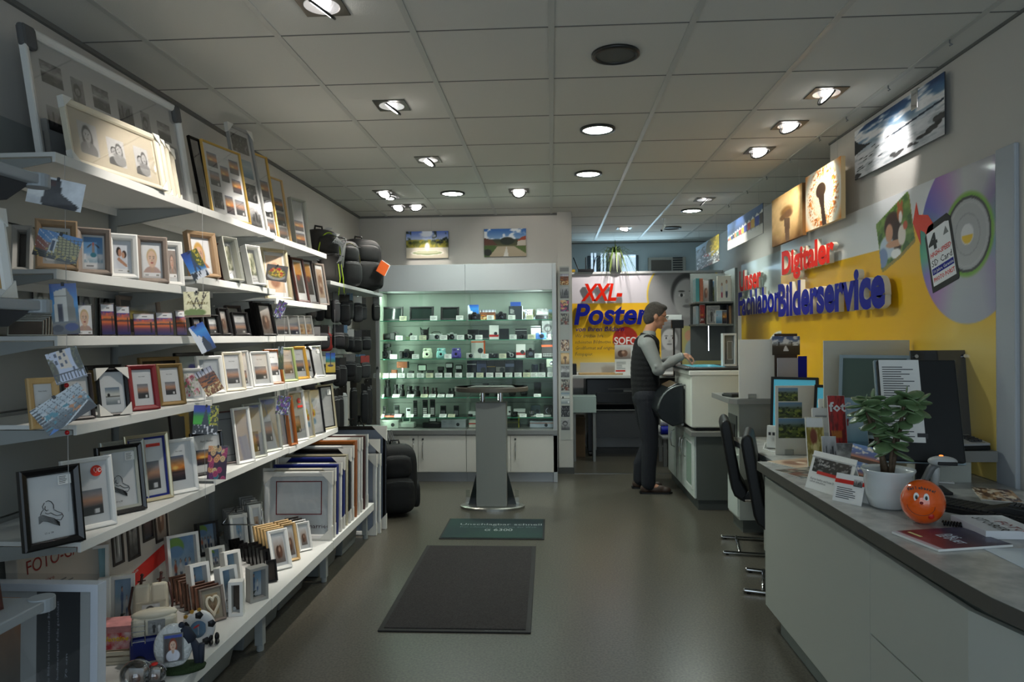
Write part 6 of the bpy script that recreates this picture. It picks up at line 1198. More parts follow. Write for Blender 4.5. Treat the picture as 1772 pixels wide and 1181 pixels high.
# photo strips on the pillar
for k, (y0, y1) in enumerate(((462, 508), (512, 546))): pass
t = empty('photo_strip', ((xat(969, 7.77)+xat(986, 7.77))/2, 7.778, zat(762, 7.77)), 0, 'clear hanging photo pocket strip with small pictures on the white pillar', 'photo strip'); hh = zat(462, 7.77)-zat(762, 7.77); ww = xat(986, 7.77)-xat(969, 7.77)
MB().box(-ww/2, ww/2, -.003, 0, 0, hh).obj('strip', mat('pocket_film', (176, 178, 172), .25), t)
MB().box(-ww*.45, ww*.45, -.006, -.003, hh-.06, hh-.015).obj('header', GREY, t)
pics = ['gold_hall', 'bw_city', 'cupcakes', 'bag_photos', None, 'warm_photos', 'dandelion_dark', 'bw_sea', 'bag_photos', 'lake_tree', 'city_dark', 'bw_pier']
for i, p in enumerate(pics):
    if p: pic_obj('photo', p, ww*.86, .125, t, (0, -.0045, hh-.075-.147*(i+1)+.012))
# ---------------------------------------------------------------- right wall: sign panels and pictures
def MX(y, z, x, s=1): # matrix for things lying on the right wall: local x runs toward the camera, y up, z out of the wall
    return Matrix(((0, 0, -1, x), (-1, 0, 0, y), (0, 1, 0, z), (0, 0, 0, 1))) @ Matrix.Scale(s, 4)
Y0, Y1, Z0, Z1 = 6.24, 3.285, .852, 2.345; PW, PHt = Y0-Y1, Z1-Z0
uv = lambda y, z: ((Y0-y)/PW, (z-Z0)/PHt)
@paint
def service_panel():
    p = Pic(440, 224, (222, 224, 226)); p.put((p.v < uv(0, 2.045)[1])*1.0, (232, 178, 16))
    a = ((p.u-uv(4.1, 0)[0])*PW, 0); p.put(((p.v < uv(0, 2.045)[1]+.10*np.clip((p.u-.70)/.10, 0, 1)) & (p.u > .66))*1.0, (232, 178, 16)); p.ell(*uv(3.46, 1.05), .62/PW, .55/PHt, (222, 196, 110), .5)  # pale soft oval: window glare on the gloss, painted into the ink
    g = [uv(4.45, 2.21), uv(4.30, 2.26), uv(4.06, 2.34), uv(3.99, 2.06), uv(4.15, 1.99), uv(4.38, 1.92), uv(4.42, 2.1)]; p.poly([(x+.004, y-.012) for x, y in g], (150, 130, 60)); q = Pic(440, 224, (90, 125, 50)).nmix((60, 50), 3, (120, 150, 70), .4, .6).nmix((50, 40), 9, (60, 95, 35), .55, .65)
    def E_(y, z, ry, rz, c, s=.2, rot=0): q.ell(*uv(y, z), ry/PW, rz/PHt, c, s)
    E_(4.30, 2.05, .10, .07, (185, 200, 215)); E_(4.36, 1.99, .06, .06, (120, 140, 180)); E_(4.24, 2.17, .10, .08, (60, 32, 24)); E_(4.18, 2.10, .055, .10, (52, 28, 22)); E_(4.28, 2.13, .045, .055, (205, 150, 118)); E_(4.22, 2.06, .10, .022, (205, 150, 118)); E_(4.15, 2.23, .035, .05, (165, 90, 50)); E_(4.145, 2.205, .02, .035, (235, 230, 225)); E_(4.13, 2.10, .045, .06, (225, 215, 205)); E_(4.09, 2.15, .025, .025, (205, 90, 60)); E_(4.17, 2.28, .012, .02, (150, 80, 45)); E_(4.13, 2.28, .012, .02, (150, 80, 45)); E_(4.20, 2.0, .06, .03, (240, 240, 240))
    mk = Pic(440, 224, (0, 0, 0)); mk.poly(g, (1, 1, 1)); p.put(mk.c[..., 0], q.c)
    cy, cz = 3.50, 2.01; dy = (Y0-p.u*PW)-cy; dz = (Z0+p.v*PHt)-cz; d = np.hypot(dy, dz); an = np.degrees(np.arctan2(dz, -dy)) % 360
    st = [(0, (120, 140, 120)), (15, (40, 110, 90)), (40, (90, 60, 130)), (60, (165, 160, 170)), (95, (190, 190, 190)), (125, (165, 110, 185)), (150, (90, 80, 190)), (172, (40, 140, 120)), (190, (80, 170, 130)), (205, (130, 110, 190)), (225, (165, 120, 180)), (250, (165, 170, 180)), (290, (165, 165, 180)), (320, (130, 110, 165)), (345, (50, 120, 150)), (360, (120, 140, 120))]
    col = np.stack([np.interp(an, [a_ for a_, _ in st], [c[i] for _, c in st]) for i in range(3)], -1); gcol = np.array([178, 180, 182]); f = np.clip((d-.2)/.25, 0, 1)[..., None]; col = col*(.5+.5*f)+gcol*(.5-.5*f)
    p.put(((.435-d)/.006+.5), col); p.put(((.205-d)/.02+.5), (110, 165, 40)); p.put(((.186-d)/.004+.5), (20, 20, 22)); p.put(((.172-d)/.004+.5), (165, 166, 168)); p.put((np.abs(d-.10) < .004)*.5, (120, 120, 122)); p.put((np.abs(d-.155) < .004)*.5, (190, 190, 190)); p.put(((.052-d)/.004+.5), (215, 215, 215)); p.put(((.046-d)/.004+.5)*(dz < 0), (232, 190, 20)); return p
t = empty('sign_panel', (2.033, Y0, Z0), 0, 'large glossy white and yellow wall sign with disc, memory card and Bilderservice letters', 'sign')
MB().box(-.012, .006, -PW, 0, 0, PHt).obj('board', mat('panel_white', (225, 226, 228), .3), t, bevel=.002)
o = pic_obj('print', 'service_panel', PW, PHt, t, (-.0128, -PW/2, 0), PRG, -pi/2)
L2 = lambda y, z, x=-.013: MX(y-Y0, z-Z0, x)
sidem = mat('letter_side', (214, 210, 198), .5); redl = mat('letter_red', (216, 34, 10), .5, spec=.12); bluel = mat('letter_blue', (14, 26, 136), .45, spec=.2)
text('lettering', 'Digitaler', .188, L2(6.03, 2.045, -.045), redl, t, ext=.016, bold=.045, width=1.09, side=sidem)
text('lettering', 'Bilderservice', .262, L2(6.12, 1.70, -.045), bluel, t, ext=.018, bold=.045, width=1.92, side=sidem)
# memory card printed on the panel
A = math.atan2(2.085-1.742, 3.887-3.805); ang = radians(14)
Mc = L2(3.805, 1.742, -.0135) @ Matrix.Rotation(ang, 4, 'Z')
MB().prism([(0, 0), (.245, 0), (.252, .012), (.252, .33), (.225, .36), (.045, .36), (0, .31)], 0, .001, Mc, axis='z').obj('memory_card', mat('card_black', (18, 18, 20), .3), t)
MB().prism([(.02, .03), (.232, .03), (.232, .315), (.20, .325), (.02, .325)], .001, .0016, Mc, axis='z').obj('card_label', mat('label_white', (226, 227, 230), .35), t)
Tc = lambda x, y: Mc @ Matrix.Translation((x, y, .0018))
text('lettering', '4', .085, Tc(.03, .222), BLK, t, ext=.0003, bold=.03, width=.085); text('lettering', 'HIGH-SPEED', .026, Tc(.026, .183), mat('sd_red', (206, 48, 44), .4), t, ext=.0003, shear=.25, bold=.018, width=.20)
text('lettering', 'SD Card', .036, Tc(.03, .132), BLK, t, ext=.0003, width=.19); MB().box(.028, .228, .088, .122, .0017, .0022, Mc).obj('blue_bar', bluel, t); text('lettering', '10 Jahre Garantie', .018, Mc@Matrix.Translation((.035, .096, .0024)), PAPER, t, ext=.0002, width=.185)
text('lettering', 'PHOTO PORST', .024, Tc(.03, .05), mat('sd_red', (206, 48, 44), .4), t, ext=.0003, bold=.018, width=.195)
MB().prism([(.17, .26), (.22, .26), (.2, .3)], .0016, .002, Mc, axis='z').obj('triangle', GREY, t)
def wp(px, py): v = at(0, 2.02, px, py); return (Y0-v.y, v.z-Z0)
MB().prism([wp(580, 0) if 0 else wp(1580, 386), wp(1586, 350), wp(1590, 372), wp(1606, 372), wp(1616, 388), wp(1611, 420), wp(1600, 402), wp(1592, 398), wp(1594, 425)], 0, .001, L2(Y0, Z0, -.0135), axis='z').obj('red_arrow', mat('arrow_red', (222, 60, 36), .4), t)
# recessed panel
@paint
def lab_panel():
    p = Pic(200, 150, (205, 216, 214)); p.put((p.v < .655)*1.0, (222, 178, 22)); d = np.hypot((p.u-.62)*2.3, (p.v-.0)*1.55); p.put((.72-d)/.01+.5, (225, 228, 230)); q = Pic(200, 150, (40, 42, 60)).nmix((20, 16), 3, (70, 120, 175), .5, .56, (Pic(200, 150).u > .55)*1.0).nmix((24, 18), 8, (40, 80, 40), .5, .6, (Pic(200, 150).u > .55)*1.0).ell(.45, .18, .06, .3, (180, 60, 30), .3, .3).ell(.4, .1, .05, .2, (150, 70, 40), .4)
    p.put((.70-d)/.01+.5, q.c); p.put((np.abs(p.u-.54-.12*(.4-p.v)) < .008)*(d < .7), (225, 228, 230)); return p
t = empty('sign_panel', (2.326, 8.62, .86), 0, 'recessed white and yellow wall sign with Unser Fachlabor letters', 'sign'); W2 = 2.3; H2 = 1.52
MB().box(-.01, 0, -W2, 0, 0, H2).obj('board', mat('panel_white', (225, 226, 228), .3), t); pic_obj('print', 'lab_panel', W2, H2, t, (-.0108, -W2/2, 0), PRG, -pi/2)
L3 = lambda y, z, x=-.04: MX(y-8.62, z-.86, x)
text('lettering', 'Unser', .235, L3(8.50, 2.06), redl, t, ext=.014, bold=.034, width=.86, side=sidem); text('lettering', 'Fachlabor', .27, L3(8.56, 1.775), bluel, t, ext=.014, bold=.034, width=1.52, side=sidem)
# hanging pictures
def wallpic(pic, y0, y1, z0, z1, x, th, label, mt=None):
    w, h = y0-y1, z1-z0; t = empty('hanging_picture', (x, (y0+y1)/2, z0), -pi/2, label, 'picture', 'pictures hanging along the right wall')
    MB().box(-w/2, w/2, .001, th, 0, h).obj('stretcher', mat('edge_of_'+pic, {'dandelion_glow': (220, 190, 140), 'dandelion_dark': (120, 84, 44)}.get(pic, (60, 62, 66)), .6), t, bevel=.001); pic_obj('print', pic, w, h, t, (0, 0, 0), mt or PRM)
    for s in (-.38, .38): MB().tube([(s*w, .01, h), (s*w, .005, CEIL-z0-.002)], .0008, 5).obj('wire', LG, t)
    return t
t = wallpic('sea_rocks', 4.72, 3.67, 2.545, 2.865, 2.01, .006, 'large sea and rocks photo hanging high on the right wall')
for o in list(t.children):
    if o.name.startswith(('print', 'stretcher')): pass
MB().box(.20, .27, -.004, .012, .22, .33).obj('clip', CHR, t, bevel=.002)
wallpic('dandelion_glow', 5.36, 4.72, 2.30, 2.71, 1.92, .03, 'glowing white and orange dandelion canvas'); wallpic('dandelion_dark', 6.16, 5.43, 2.29, 2.69, 1.92, .03, 'brown sepia dandelion canvas left of the glowing one')
wallpic('beach_huts', 7.68, 6.42, 2.45, 2.725, 1.92, .006, 'photo of coloured beach huts hanging under the ceiling'); wallpic('autumn_village', 9.33, 8.07, 2.38, 2.69, 1.92, .006, 'photo of a village with autumn trees, farthest on the right')
for i, y in enumerate((3.4, 4.0, 4.55, 5.0, 5.6, 6.2, 6.8, 7.5)):
    tag(MB().tube([(1.887, y, CEIL-.001), (1.887, y, CEIL-.02), (1.895, y-.006, CEIL-.03), (1.885, y, CEIL-.034)], .004, 6).obj('ceiling_hook', GREY, None, smooth=True), 'small grey picture hook on the ceiling rail at right, %s from the camera' % ORD[i], 'hook', 'picture hooks on the ceiling rail')
# ---------------------------------------------------------------- counters
lam = mat('counter_stone', (184, 184, 180), .32, noise=1, rgb2=(146, 147, 146), nscale=16, coat=.15); edgem = mat('counter_edge', (82, 80, 74), .4); frontm = mat('counter_front', (176, 180, 172), .4); kick = mat('counter_kick', (126, 134, 128), .5); slate = mat('slate_side', (84, 88, 84), .5)
HC = .85
t = empty('sales_counter', (0, 0, 0), 0, 'long sales counter with grey stone-look top and curved front end, right foreground', 'counter')
crv = [(1.098, 3.80), (1.105, 2.6), (1.112, 2.1), (1.125, 1.85), (1.165, 1.66), (1.26, 1.48), (1.42, 1.36), (1.62, 1.30), (2.015, 1.28)]
MB().prism(crv+[(2.015, 3.80)], HC-.045, HC, axis='z', k=0).obj('worktop', lam, t)
ed = MB(); pts = crv
for i in range(len(pts)-1):
    (x0, y0), (x1, y1) = pts[i], pts[i+1]; n = Vector((y1-y0, x0-x1, 0)).normalized()*-.0015
    n = n if n.x < 0 or (n.x == 0 and n.y < 0) else -n
    ed.add([(x0+n.x, y0+n.y, HC-.046), (x1+n.x, y1+n.y, HC-.046), (x1+n.x, y1+n.y, HC-.001), (x0+n.x, y0+n.y, HC-.001)], [(0, 1, 2, 3)])
ed.add([(1.098, 3.802, HC-.046), (2.03, 3.802, HC-.046), (2.03, 3.802, HC-.001), (1.098, 3.802, HC-.001)], [(0, 1, 2, 3)]); ed.obj('edge_band', edgem, t)
MB().prism([(1.165, 3.75), (1.165, 1.95), (1.22, 1.72), (1.34, 1.55), (1.6, 1.45), (1.98, 1.44), (1.98, 3.75)], HC-.16, HC-.046, axis='z').obj('recess_band', kick, t)
MB().box(1.123, 1.143, 2.535, 3.752, .10, HC-.072).obj('front_panel', frontm, t, bevel=.002)
MB().prism([(1.123, 2.532), (1.123, 1.95), (1.18, 1.72), (1.30, 1.55), (1.58, 1.44), (1.98, 1.43), (1.98, 1.45), (1.6, 1.46), (1.32, 1.57), (1.2, 1.73), (1.143, 1.95), (1.143, 2.532)], .468, HC-.072, axis='z').obj('front_panel', frontm, t)
MB().prism([(1.123, 2.532), (1.123, 1.95), (1.18, 1.72), (1.30, 1.55), (1.58, 1.44), (1.98, 1.43), (1.98, 1.45), (1.6, 1.46), (1.32, 1.57), (1.2, 1.73), (1.143, 1.95), (1.143, 2.532)], .10, .462, axis='z').obj('front_panel', frontm, t)
MB().box(1.145, 2.0, 3.70, 3.75, .10, HC-.05).obj('end_panel', frontm, t); MB().prism([(1.16, 3.62), (1.16, 1.98), (1.3, 1.6), (1.95, 1.5), (1.95, 3.62)], 0, .10, axis='z').obj('plinth', kick, t)
t = empty('wall_desk', (0, 0, 0), 0, 'low grey desk between the sales counter and the high counter', 'desk')
MB().prism([(1.33, 3.81), (1.30, 5.24), (2.015, 5.24), (2.015, 3.81)], .735, .775, axis='z').obj('worktop', lam, t, bevel=.002); MB().box(1.5, 2.0, 5.0, 5.04, 0, .735).box(1.95, 2.0, 3.9, 5.0, 0, .735).obj('support', frontm, t)
t = empty('high_counter', (0, 0, 0), 0, 'high standing counter with grey top and recessed niche beside the lab machine', 'counter')
MB().prism([(1.312, 5.80), (1.312, 5.25), (1.36, 5.20), (2.015, 5.20), (2.015, 5.80)], 1.02, 1.06, axis='z').obj('worktop', mat('high_top', (128, 128, 124), .35), t, bevel=.002)
MB().box(1.44, 2.0, 5.45, 5.78, .10, 1.018).obj('cabinet', frontm, t); MB().box(1.47, 2.0, 5.47, 5.76, 0, .10).obj('plinth', slate, t)
MB().box(1.428, 1.44, 5.47, 5.76, .12, .60).obj('door', mat('door_pale', (196, 204, 198), .35), t, bevel=.002); n_ = MB().box(1.430, 1.44, 5.50, 5.74, .66, .90).obj('niche', slate, t); MB().box(1.424, 1.431, 5.53, 5.71, .69, .83).obj('niche_shade', BLK, n_)  # black slab on the niche stands in for the shade inside it
t = empty('lab_cabinet', (0, 0, 0), 0, 'low cabinet with glass door under the white lab machine', 'cabinet')
MB().box(1.262, 1.95, 6.15, 7.55, .09, .65).obj('body', slate, t); MB().box(1.275, 1.93, 6.17, 7.53, 0, .09).obj('plinth', mat('plinth_dark', (70, 74, 72), .5), t); MB().box(1.205, 1.97, 6.10, 7.58, .652, .692).obj('worktop', mat('high_top', (128, 128, 124), .35), t, bevel=.002)
for i in range(3):
    y = 6.16+.46*i; d = MB().box(1.242, 1.260, y+.005, y+.455, .10, .645).obj('door', mat('door_pale', (196, 204, 198), .35), t, bevel=.002)
    if i == 0: MB().box(1.238, 1.243, y+.10, y+.36, .19, .56).obj('glass_inset', mat('frosted_green', (150, 172, 158), .15), d); MB().ring(.30, .42, [(0, 0), (0, .006), (.02, .006), (.02, 0)], T(1.242, y+.23, .165, -pi/2)).obj('inset_frame', W_, d)
    hy = y+.41 if i == 0 else y+.06; MB().tube([(1.242, hy, .58), (1.21, hy, .56), (1.2, hy, .49), (1.21, hy, .42), (1.242, hy, .40)], .006, 8).obj('handle', CHR, d, smooth=True)
t = empty('lab_machine', (0, 0, 0), 0, 'large white photo lab machine with black lid frame on the low cabinet', 'machine'); mw = mat('machine_white', (212, 214, 204), .4)
MB().box(1.215, 1.78, 6.16, 6.95, .722, 1.215).obj('housing', mw, t, bevel=.012, seg=3); MB().box(1.26, 1.75, 6.20, 6.92, .693, .722).obj('foot', BLK, t); MB().box(1.20, 1.80, 6.15, 6.97, 1.18, 1.222).obj('top_rim', mat('machine_rim', (226, 226, 218), .4), t, bevel=.006)
MB().box(1.17, 1.80, 6.17, 6.95, 1.223, 1.245).obj('lid', mat('lid_black', (36, 36, 36), .35), t, bevel=.005); MB().box(1.27, 1.56, 6.35, 6.85, 1.2452, 1.248).obj('scan_bed', mat('scan_cyan', (60, 150, 170), .25, emit=(.1, .45, .55), es=.25), t)
b = MB()
for i in range(4): b.cyl((1.20+.02*i, 6.22, 1.245), (1.20+.02*i, 6.22, 1.25), .007, 10)
b.obj('button', GREY, t)
t = empty('curved_catch_tray', (1.20, 6.62, .80), 0, 'black ribbed curved catch tray on the left side of the lab machine', 'tray')
MB().prism([(0, -.07), (0, .28), (-.06, .30), (-.14, .26), (-.22, .16), (-.25, .05), (-.20, -.04), (-.10, -.10)], -.22, .20).obj('shell', mat('tray_black', (26, 30, 32), .3), t, bevel=.012, seg=3)
for k, q in enumerate((-.225, -.06, .205)): MB().tube([(-.235*cos(a)*(1 if a < 1.6 else 1), q, .04+.24*sin(a)) for a in [.1+.19*i for i in range(9)]], .006 if k else .008, 6).obj('rib', mat('rib_grey', (120, 124, 124), .3, .5), t, smooth=True)
MB().box(-.02, .0, -.2, .18, -.09, -.07).obj('bracket', LG, t)
# things on the lab machine and high counter
v = (1.62, 6.5, 1.246); t = empty('framed_gauge', v, .1, 'white upright device frame with grey inner window on the lab machine', 'device'); MB().ring(.13, .30, [(0, 0), (0, .05), (.018, .05), (.018, 0)]).obj('frame', W_, t, bevel=.003); MB().box(-.047, .047, -.02, 0, .02, .28).obj('window', mat('window_grey', (110, 114, 112), .2), t); MB().ring(.05, .17, [(0, 0), (0, .004), (.006, .004), (.006, 0)], T(.012, -.02, .06)).obj('inner_line', LG, t)
t = empty('pen_cup', (1.69, 6.28, 1.246), 0, 'clear cup with a pen and small cards beside the gauge', 'cup'); MB().lathe([(.028, 0), (.032, .06), (.030, .06), (.026, .004), (0, .004)], 16).obj('cup', pane('cup_clear', (.9, .93, .93), .2), t); MB().cyl((0, 0, .005), (-.012, 0, .16), .004, 8).obj('pen', PAPER, t)
t = empty('keyboard', (1.41, 5.42, 1.0605), .3, 'black keyboard lying on the high counter', 'keyboard'); MB().box(-.08, .14, -.07, .07, 0, .018).obj('case', BLK, t, bevel=.004)
def keys(t, x0, x1, y0, y1, z, nx, ny):
    b = MB(); dx = (x1-x0)/nx; dy = (y1-y0)/ny
    for i in range(nx):
        for j in range(ny): b.box(x0+dx*i+.0015, x0+dx*(i+1)-.0015, y0+dy*j+.0015, y0+dy*(j+1)-.0015, z, z+.006)
    o = b.obj('keys', mat('key_black', (30, 30, 31), .5), t); o['kind'] = 'stuff'; return o
keys(t, -.075, .135, -.06, .06, .018, 10, 5)
def board(x0, x1, y, z0, z1, label, col=None, name='display_board', pics=(), th=.008, clamp=True, rz=0):
    w = x1-x0; t = empty(name, ((x0+x1)/2, y, z0), rz, label, 'display board'); MB().box(-w/2, w/2, 0, th, 0, z1-z0).obj('board', col or mat('board_white', (214, 212, 204), .6), t, bevel=.001)
    for (px, pz, pw, ph, pn) in pics: pic_obj('print', pn, pw, ph, t, (px, -.001, pz))
    if clamp: MB().box(-w*.28, -w*.08, -.012, th+.012, -.002 if z0 > .8 else 0, .035).obj('clamp', pane('clamp_clear', (.8, .82, .82), .3), t)
    return t
def bd(px0, px1, py0, y, zb, *a, **k): return board(xat(px0, y), xat(px1, y), y, zb, zat(py0, y, px0), *a, **k)
bd(1278, 1348, 588, 5.225, 1.0605, 'blank white display board standing on the high counter')
t = bd(1345, 1396, 620, 5.05, .776, 'lilac board with blue edge behind the landscape board', col=mat('lilac_board', (150, 150, 160), .6), clamp=False); w = xat(1396, 5.05)-xat(1345, 5.05); MB().box(w*.2, w/2, -.002, 0, .35, zat(620, 5.05)-.776).obj('blue_edge', bluel, t)
t = bd(1336, 1384, 578, 5.16, 1.0605, 'dark photo board with a bride in a field on the high counter end', col=mat('board_dark', (52, 40, 36), .5), clamp=False); w = xat(1384, 5.16)-xat(1336, 5.16); h = zat(586, 5.16)-zat(618, 5.16); pic_obj('print', 'bride_field', w, h, t, (0, -.002, zat(618, 5.16)-1.0605))
for o in t.children:
    if o.name.startswith('board'): o.scale = (.82, 1, 1)
zz = lambda py, y: zat(py, y, 1370)-.776
t = bd(1341, 1413, 668, 4.45, .776, 'white board with three green landscape photos of growing size', pics=()); x0 = xat(1341, 4.45); xc = (x0+xat(1413, 4.45))/2
for (a, b_, c, d) in ((1347, 1381, 672, 695), (1347, 1388, 697, 724), (1347, 1396, 725, 759)):
    xa, xb = xat(a, 4.44), xat(b_, 4.44); pic_obj('print', 'green_hills', xb-xa, zat(c, 4.44, 1370)-zat(d, 4.44, 1370), t, ((xa+xb)/2-xc, -.0015, zz(d, 4.44)))
def monitor(loc, rz, w, h, label, screen, tilt=.12, bez=BLK, back=BLK, th=.035, stand=True, lift=.08):
    t = empty('monitor', loc, rz, label, 'monitor'); M = T(0, 0, lift, rx=-tilt)
    MB().box(-w/2, w/2, 0, th, 0, h, M).obj('housing', back, t, bevel=.004); MB().ring(w, h, [(0, 0), (0, .006), (.018, .006), (.018, 0)], M).obj('bezel', bez, t, bevel=.001); MB().box(-w/2+.016, w/2-.016, -.002, 0, .016, h-.016, M).obj('screen', screen, t)
    if stand: MB().box(-.09, .09, -.04, .12, 0, .012).obj('foot', back, t, bevel=.004); MB().box(-.025, .025, .03, .06, .012, lift+h*.5).obj('stand', back, t, bevel=.004)
    return t
cyan = mat('screen_cyan', (60, 150, 180), .25, emit=(.12, .5, .65), es=.28)
monitor((xat(1372, 4.75), 4.75, .776), -.5, .30, .42, 'kiosk monitor with cyan screen behind the landscape board', cyan, lift=.05)
monitor((xat(1436, 4.25), 4.25, .776), -.75, .22, .40, 'second kiosk monitor with cyan screen right of the landscape board', cyan, lift=.05)
t = empty('card_reader', (xat(1336, 4.75), 4.7, .776), -.5, 'white card reader box beside the first kiosk monitor', 'device'); MB().box(-.05, .03, -.03, .04, 0, .15, T(rx=-.15)).obj('housing', W_, t, bevel=.006, seg=3); MB().box(-.035, -.02, -.034, -.028, .09, .11).box(-.01, .005, -.034, -.028, .09, .11).obj('slot', DG, t)
MBc = MB().tube([(1.42, 4.72, .78), (1.40, 4.66, .82), (1.37, 4.60, .79), (1.42, 4.50, .779), (1.5, 4.47, .779)], .003, 6); tag(MBc.obj('cable', WHITE, None, smooth=True), 'white cable looping on the low desk by the card reader', 'cable')
bd(1425, 1574, 590, 4.02, .776, 'large blank white board behind the all-in-one monitor', col=mat('board_warm', (206, 204, 190), .6), clamp=False)
t = monitor((xat(1512, 3.72), 3.74, HC+.0005), -.62, .34, .44, 'all-in-one monitor with dull green screen and silver frame', mat('screen_dull', (84, 104, 94), .3), bez=mat('silver_bezel', (150, 168, 176), .3, .3), lift=.13, th=.05)
# monitor seen from the back
t = empty('monitor', (1.59, 3.08, HC+.0005), pi-.22, 'large black monitor seen from behind with a text sheet taped on it', 'monitor'); M = T(0, 0, .125, rx=.30)
MB().box(-.155, .155, -.012, .03, 0, .45, M).obj('housing', mat('monitor_back', (14, 18, 20), .6), t, bevel=.006); MB().ring(.325, .46, [(0, -.004), (0, .02), (.012, .02), (.012, -.004)], T(0, 0, .12, rx=.30)).obj('silver_frame', mat('silver_bezel', (150, 168, 176), .3, .3), t, bevel=.002)
MB().box(-.145, .145, -.0155, -.0125, .012, .44, M).obj('screen', mat('screen_off', (30, 34, 36), .15), t); MB().box(-.1, .1, -.10, .05, 0, .012).obj('foot', BLK, t, bevel=.003); MB().prism([(-.03, 0), (.03, 0), (.02, .25), (-.02, .25)], -.02, .0).obj('stand', BLK, t)
s = MB().box(-.01, .15, .031, .032, .08, .448, M).obj('text_sheet', PAPER, t); m_ = MB(); Mf = M @ Matrix.Translation((0, .0322, 0)) @ Matrix.Rotation(pi, 4, 'Z')
q = MB(); lines(q, .125, .32, 30, -.138, .10, 0, 8); q2 = MB().add(q.v, q.f, Mf); q2.obj('fine_print', DG, s)
t = empty('acrylic_holder', (xat(1640, 3.45), 3.47, HC+.0005), .0, 'dark tinted acrylic plate with chrome standoff bolts by the wall', 'display holder'); M = T(0, 0, .15, rx=-.12)
MB().box(-.14, .14, 0, .006, 0, .45, M).obj('plate', mat('smoked_acrylic', (30, 29, 28), .08, coat=1), t, bevel=.001); MB().box(-.13, .13, .02, .10, 0, .16).obj('base', BLK, t)
for s in (-.115, .115): MB().cyl(M@Vector((s, -.012, .42)), M@Vector((s, .02, .42)), .009, 14).obj('bolt', CHR, t)
t = empty('phone_ledge', (0, 0, 0), 0, 'small raised grey ledge against the wall at the end of the counter', 'ledge'); MB().box(1.66, 2.0, 3.24, 3.40, .948, .998).obj('slab', mat('high_top', (128, 128, 124), .35), t, bevel=.002); MB().box(1.68, 1.90, 3.27, 3.40, HC+.0005, .948).obj('support', frontm, t)
t = empty('telephone', (1.875, 3.32, .9985), .15, 'silver desk telephone on the raised ledge', 'telephone'); MB().box(-.10, .10, -.07, .07, 0, .02).obj('base', BLK, t, bevel=.004); MB().prism([(-.07, .02), (.07, .02), (.07, .055), (-.07, .032)], -.10, .10, axis='x').obj('body', mat('phone_silver', (170, 170, 172), .3, .3), t, bevel=.005)
b = MB()
for i in range(3):
    for j in range(4): b.box(.02+.02*i, .034+.02*i, -.05+.022*j, -.036+.022*j, .036+.003*j, .046+.003*j)
b.obj('key', DG, t); MB().tube([(-.075, -.05, .045), (-.06, 0, .058), (-.06, .05, .06)], .014, 10).obj('handset', mat('phone_silver', (170, 170, 172), .3, .3), t, smooth=True)
# ---------------------------------------------------------------- goods on the sales counter
def oc(px, py, z=HC+.0006): return at(2, z, px, py)
# jade plant
v = oc(1537, 878); t = empty('potted_jade_plant', v, 0, 'jade plant with thick green leaves in a white ceramic pot on the counter', 'potted plant')
MB().lathe([(.07, 0), (.085, .008), (.103, .05), (.108, .10), (.108, .13), (.122, .148), (.120, .152), (.102, .136), (.1, .12), (0, .12)], 44).obj('pot', mat('ceramic', (206, 212, 212), .18, coat=.6), t, smooth=True)
MB().lathe([(0, .1225), (.1, .1215)], 24).obj('soil', mat('soil', (34, 24, 18), .95, bump=1, bscale=120), t)
stm = mat('jade_stem', (92, 76, 58), .7, noise=.3, nscale=60, bump=.4, bscale=80); lfm = mat('jade_leaf', (84, 112, 72), .35, noise=1, rgb2=(104, 128, 88), nscale=12, coat=.2)
rnd = random.Random(11); stems = [[(0, 0, .12), (-.03, 0, .20), (-.065, .0, .30), (-.075, 0, .42)], [(.01, 0, .12), (.03, .0, .2), (.06, .01, .30), (.085, 0, .43)], [(0, -.02, .12), (.0, -.03, .2), (.015, -.04, .29)], [(-.01, .03, .12), (-.02, .04, .24), (-.015, .04, .33)], [(.06, .01, .30), (.10, -.01, .36), (.13, 0, .41)], [(-.065, 0, .30), (-.10, -.02, .35), (-.12, -.03, .40)]]
for k, s in enumerate(stems): MB().tube(s, [.017, .013, .010, .007][:len(s)] if k < 2 else [.010, .008, .006][:len(s)], 8).obj('stem', stm, t, smooth=True)
def leaf(p, d, L):
    d = Vector(d).normalized(); q = d.to_track_quat('X', 'Z').to_matrix().to_4x4(); M = Matrix.Translation(p) @ q
    MB().ball((L*.55, 0, 0), (L*.5, L*.46, L*.08), 12, 8, M=M@Matrix.Rotation(rnd.uniform(-.5, .5), 4, 'X')).obj('leaf', lfm, t, smooth=True)
for k, s in enumerate(stems):
    tip = Vector(s[-1]); mid = Vector(s[-2])
    for f, n in ((1.0, 6), (.62, 4), (.3, 2)):
        c = mid.lerp(tip, f)
        for i in range(n):
            a = 2*pi*i/n+f*2+k; leaf(c, (cos(a), sin(a), rnd.uniform(-.45, .45) if f > .5 else -.4), rnd.uniform(.070, .098))
    leaf(tip, (.2, 0, 1), .045)
t.scale = (.8, .8, 1.0)
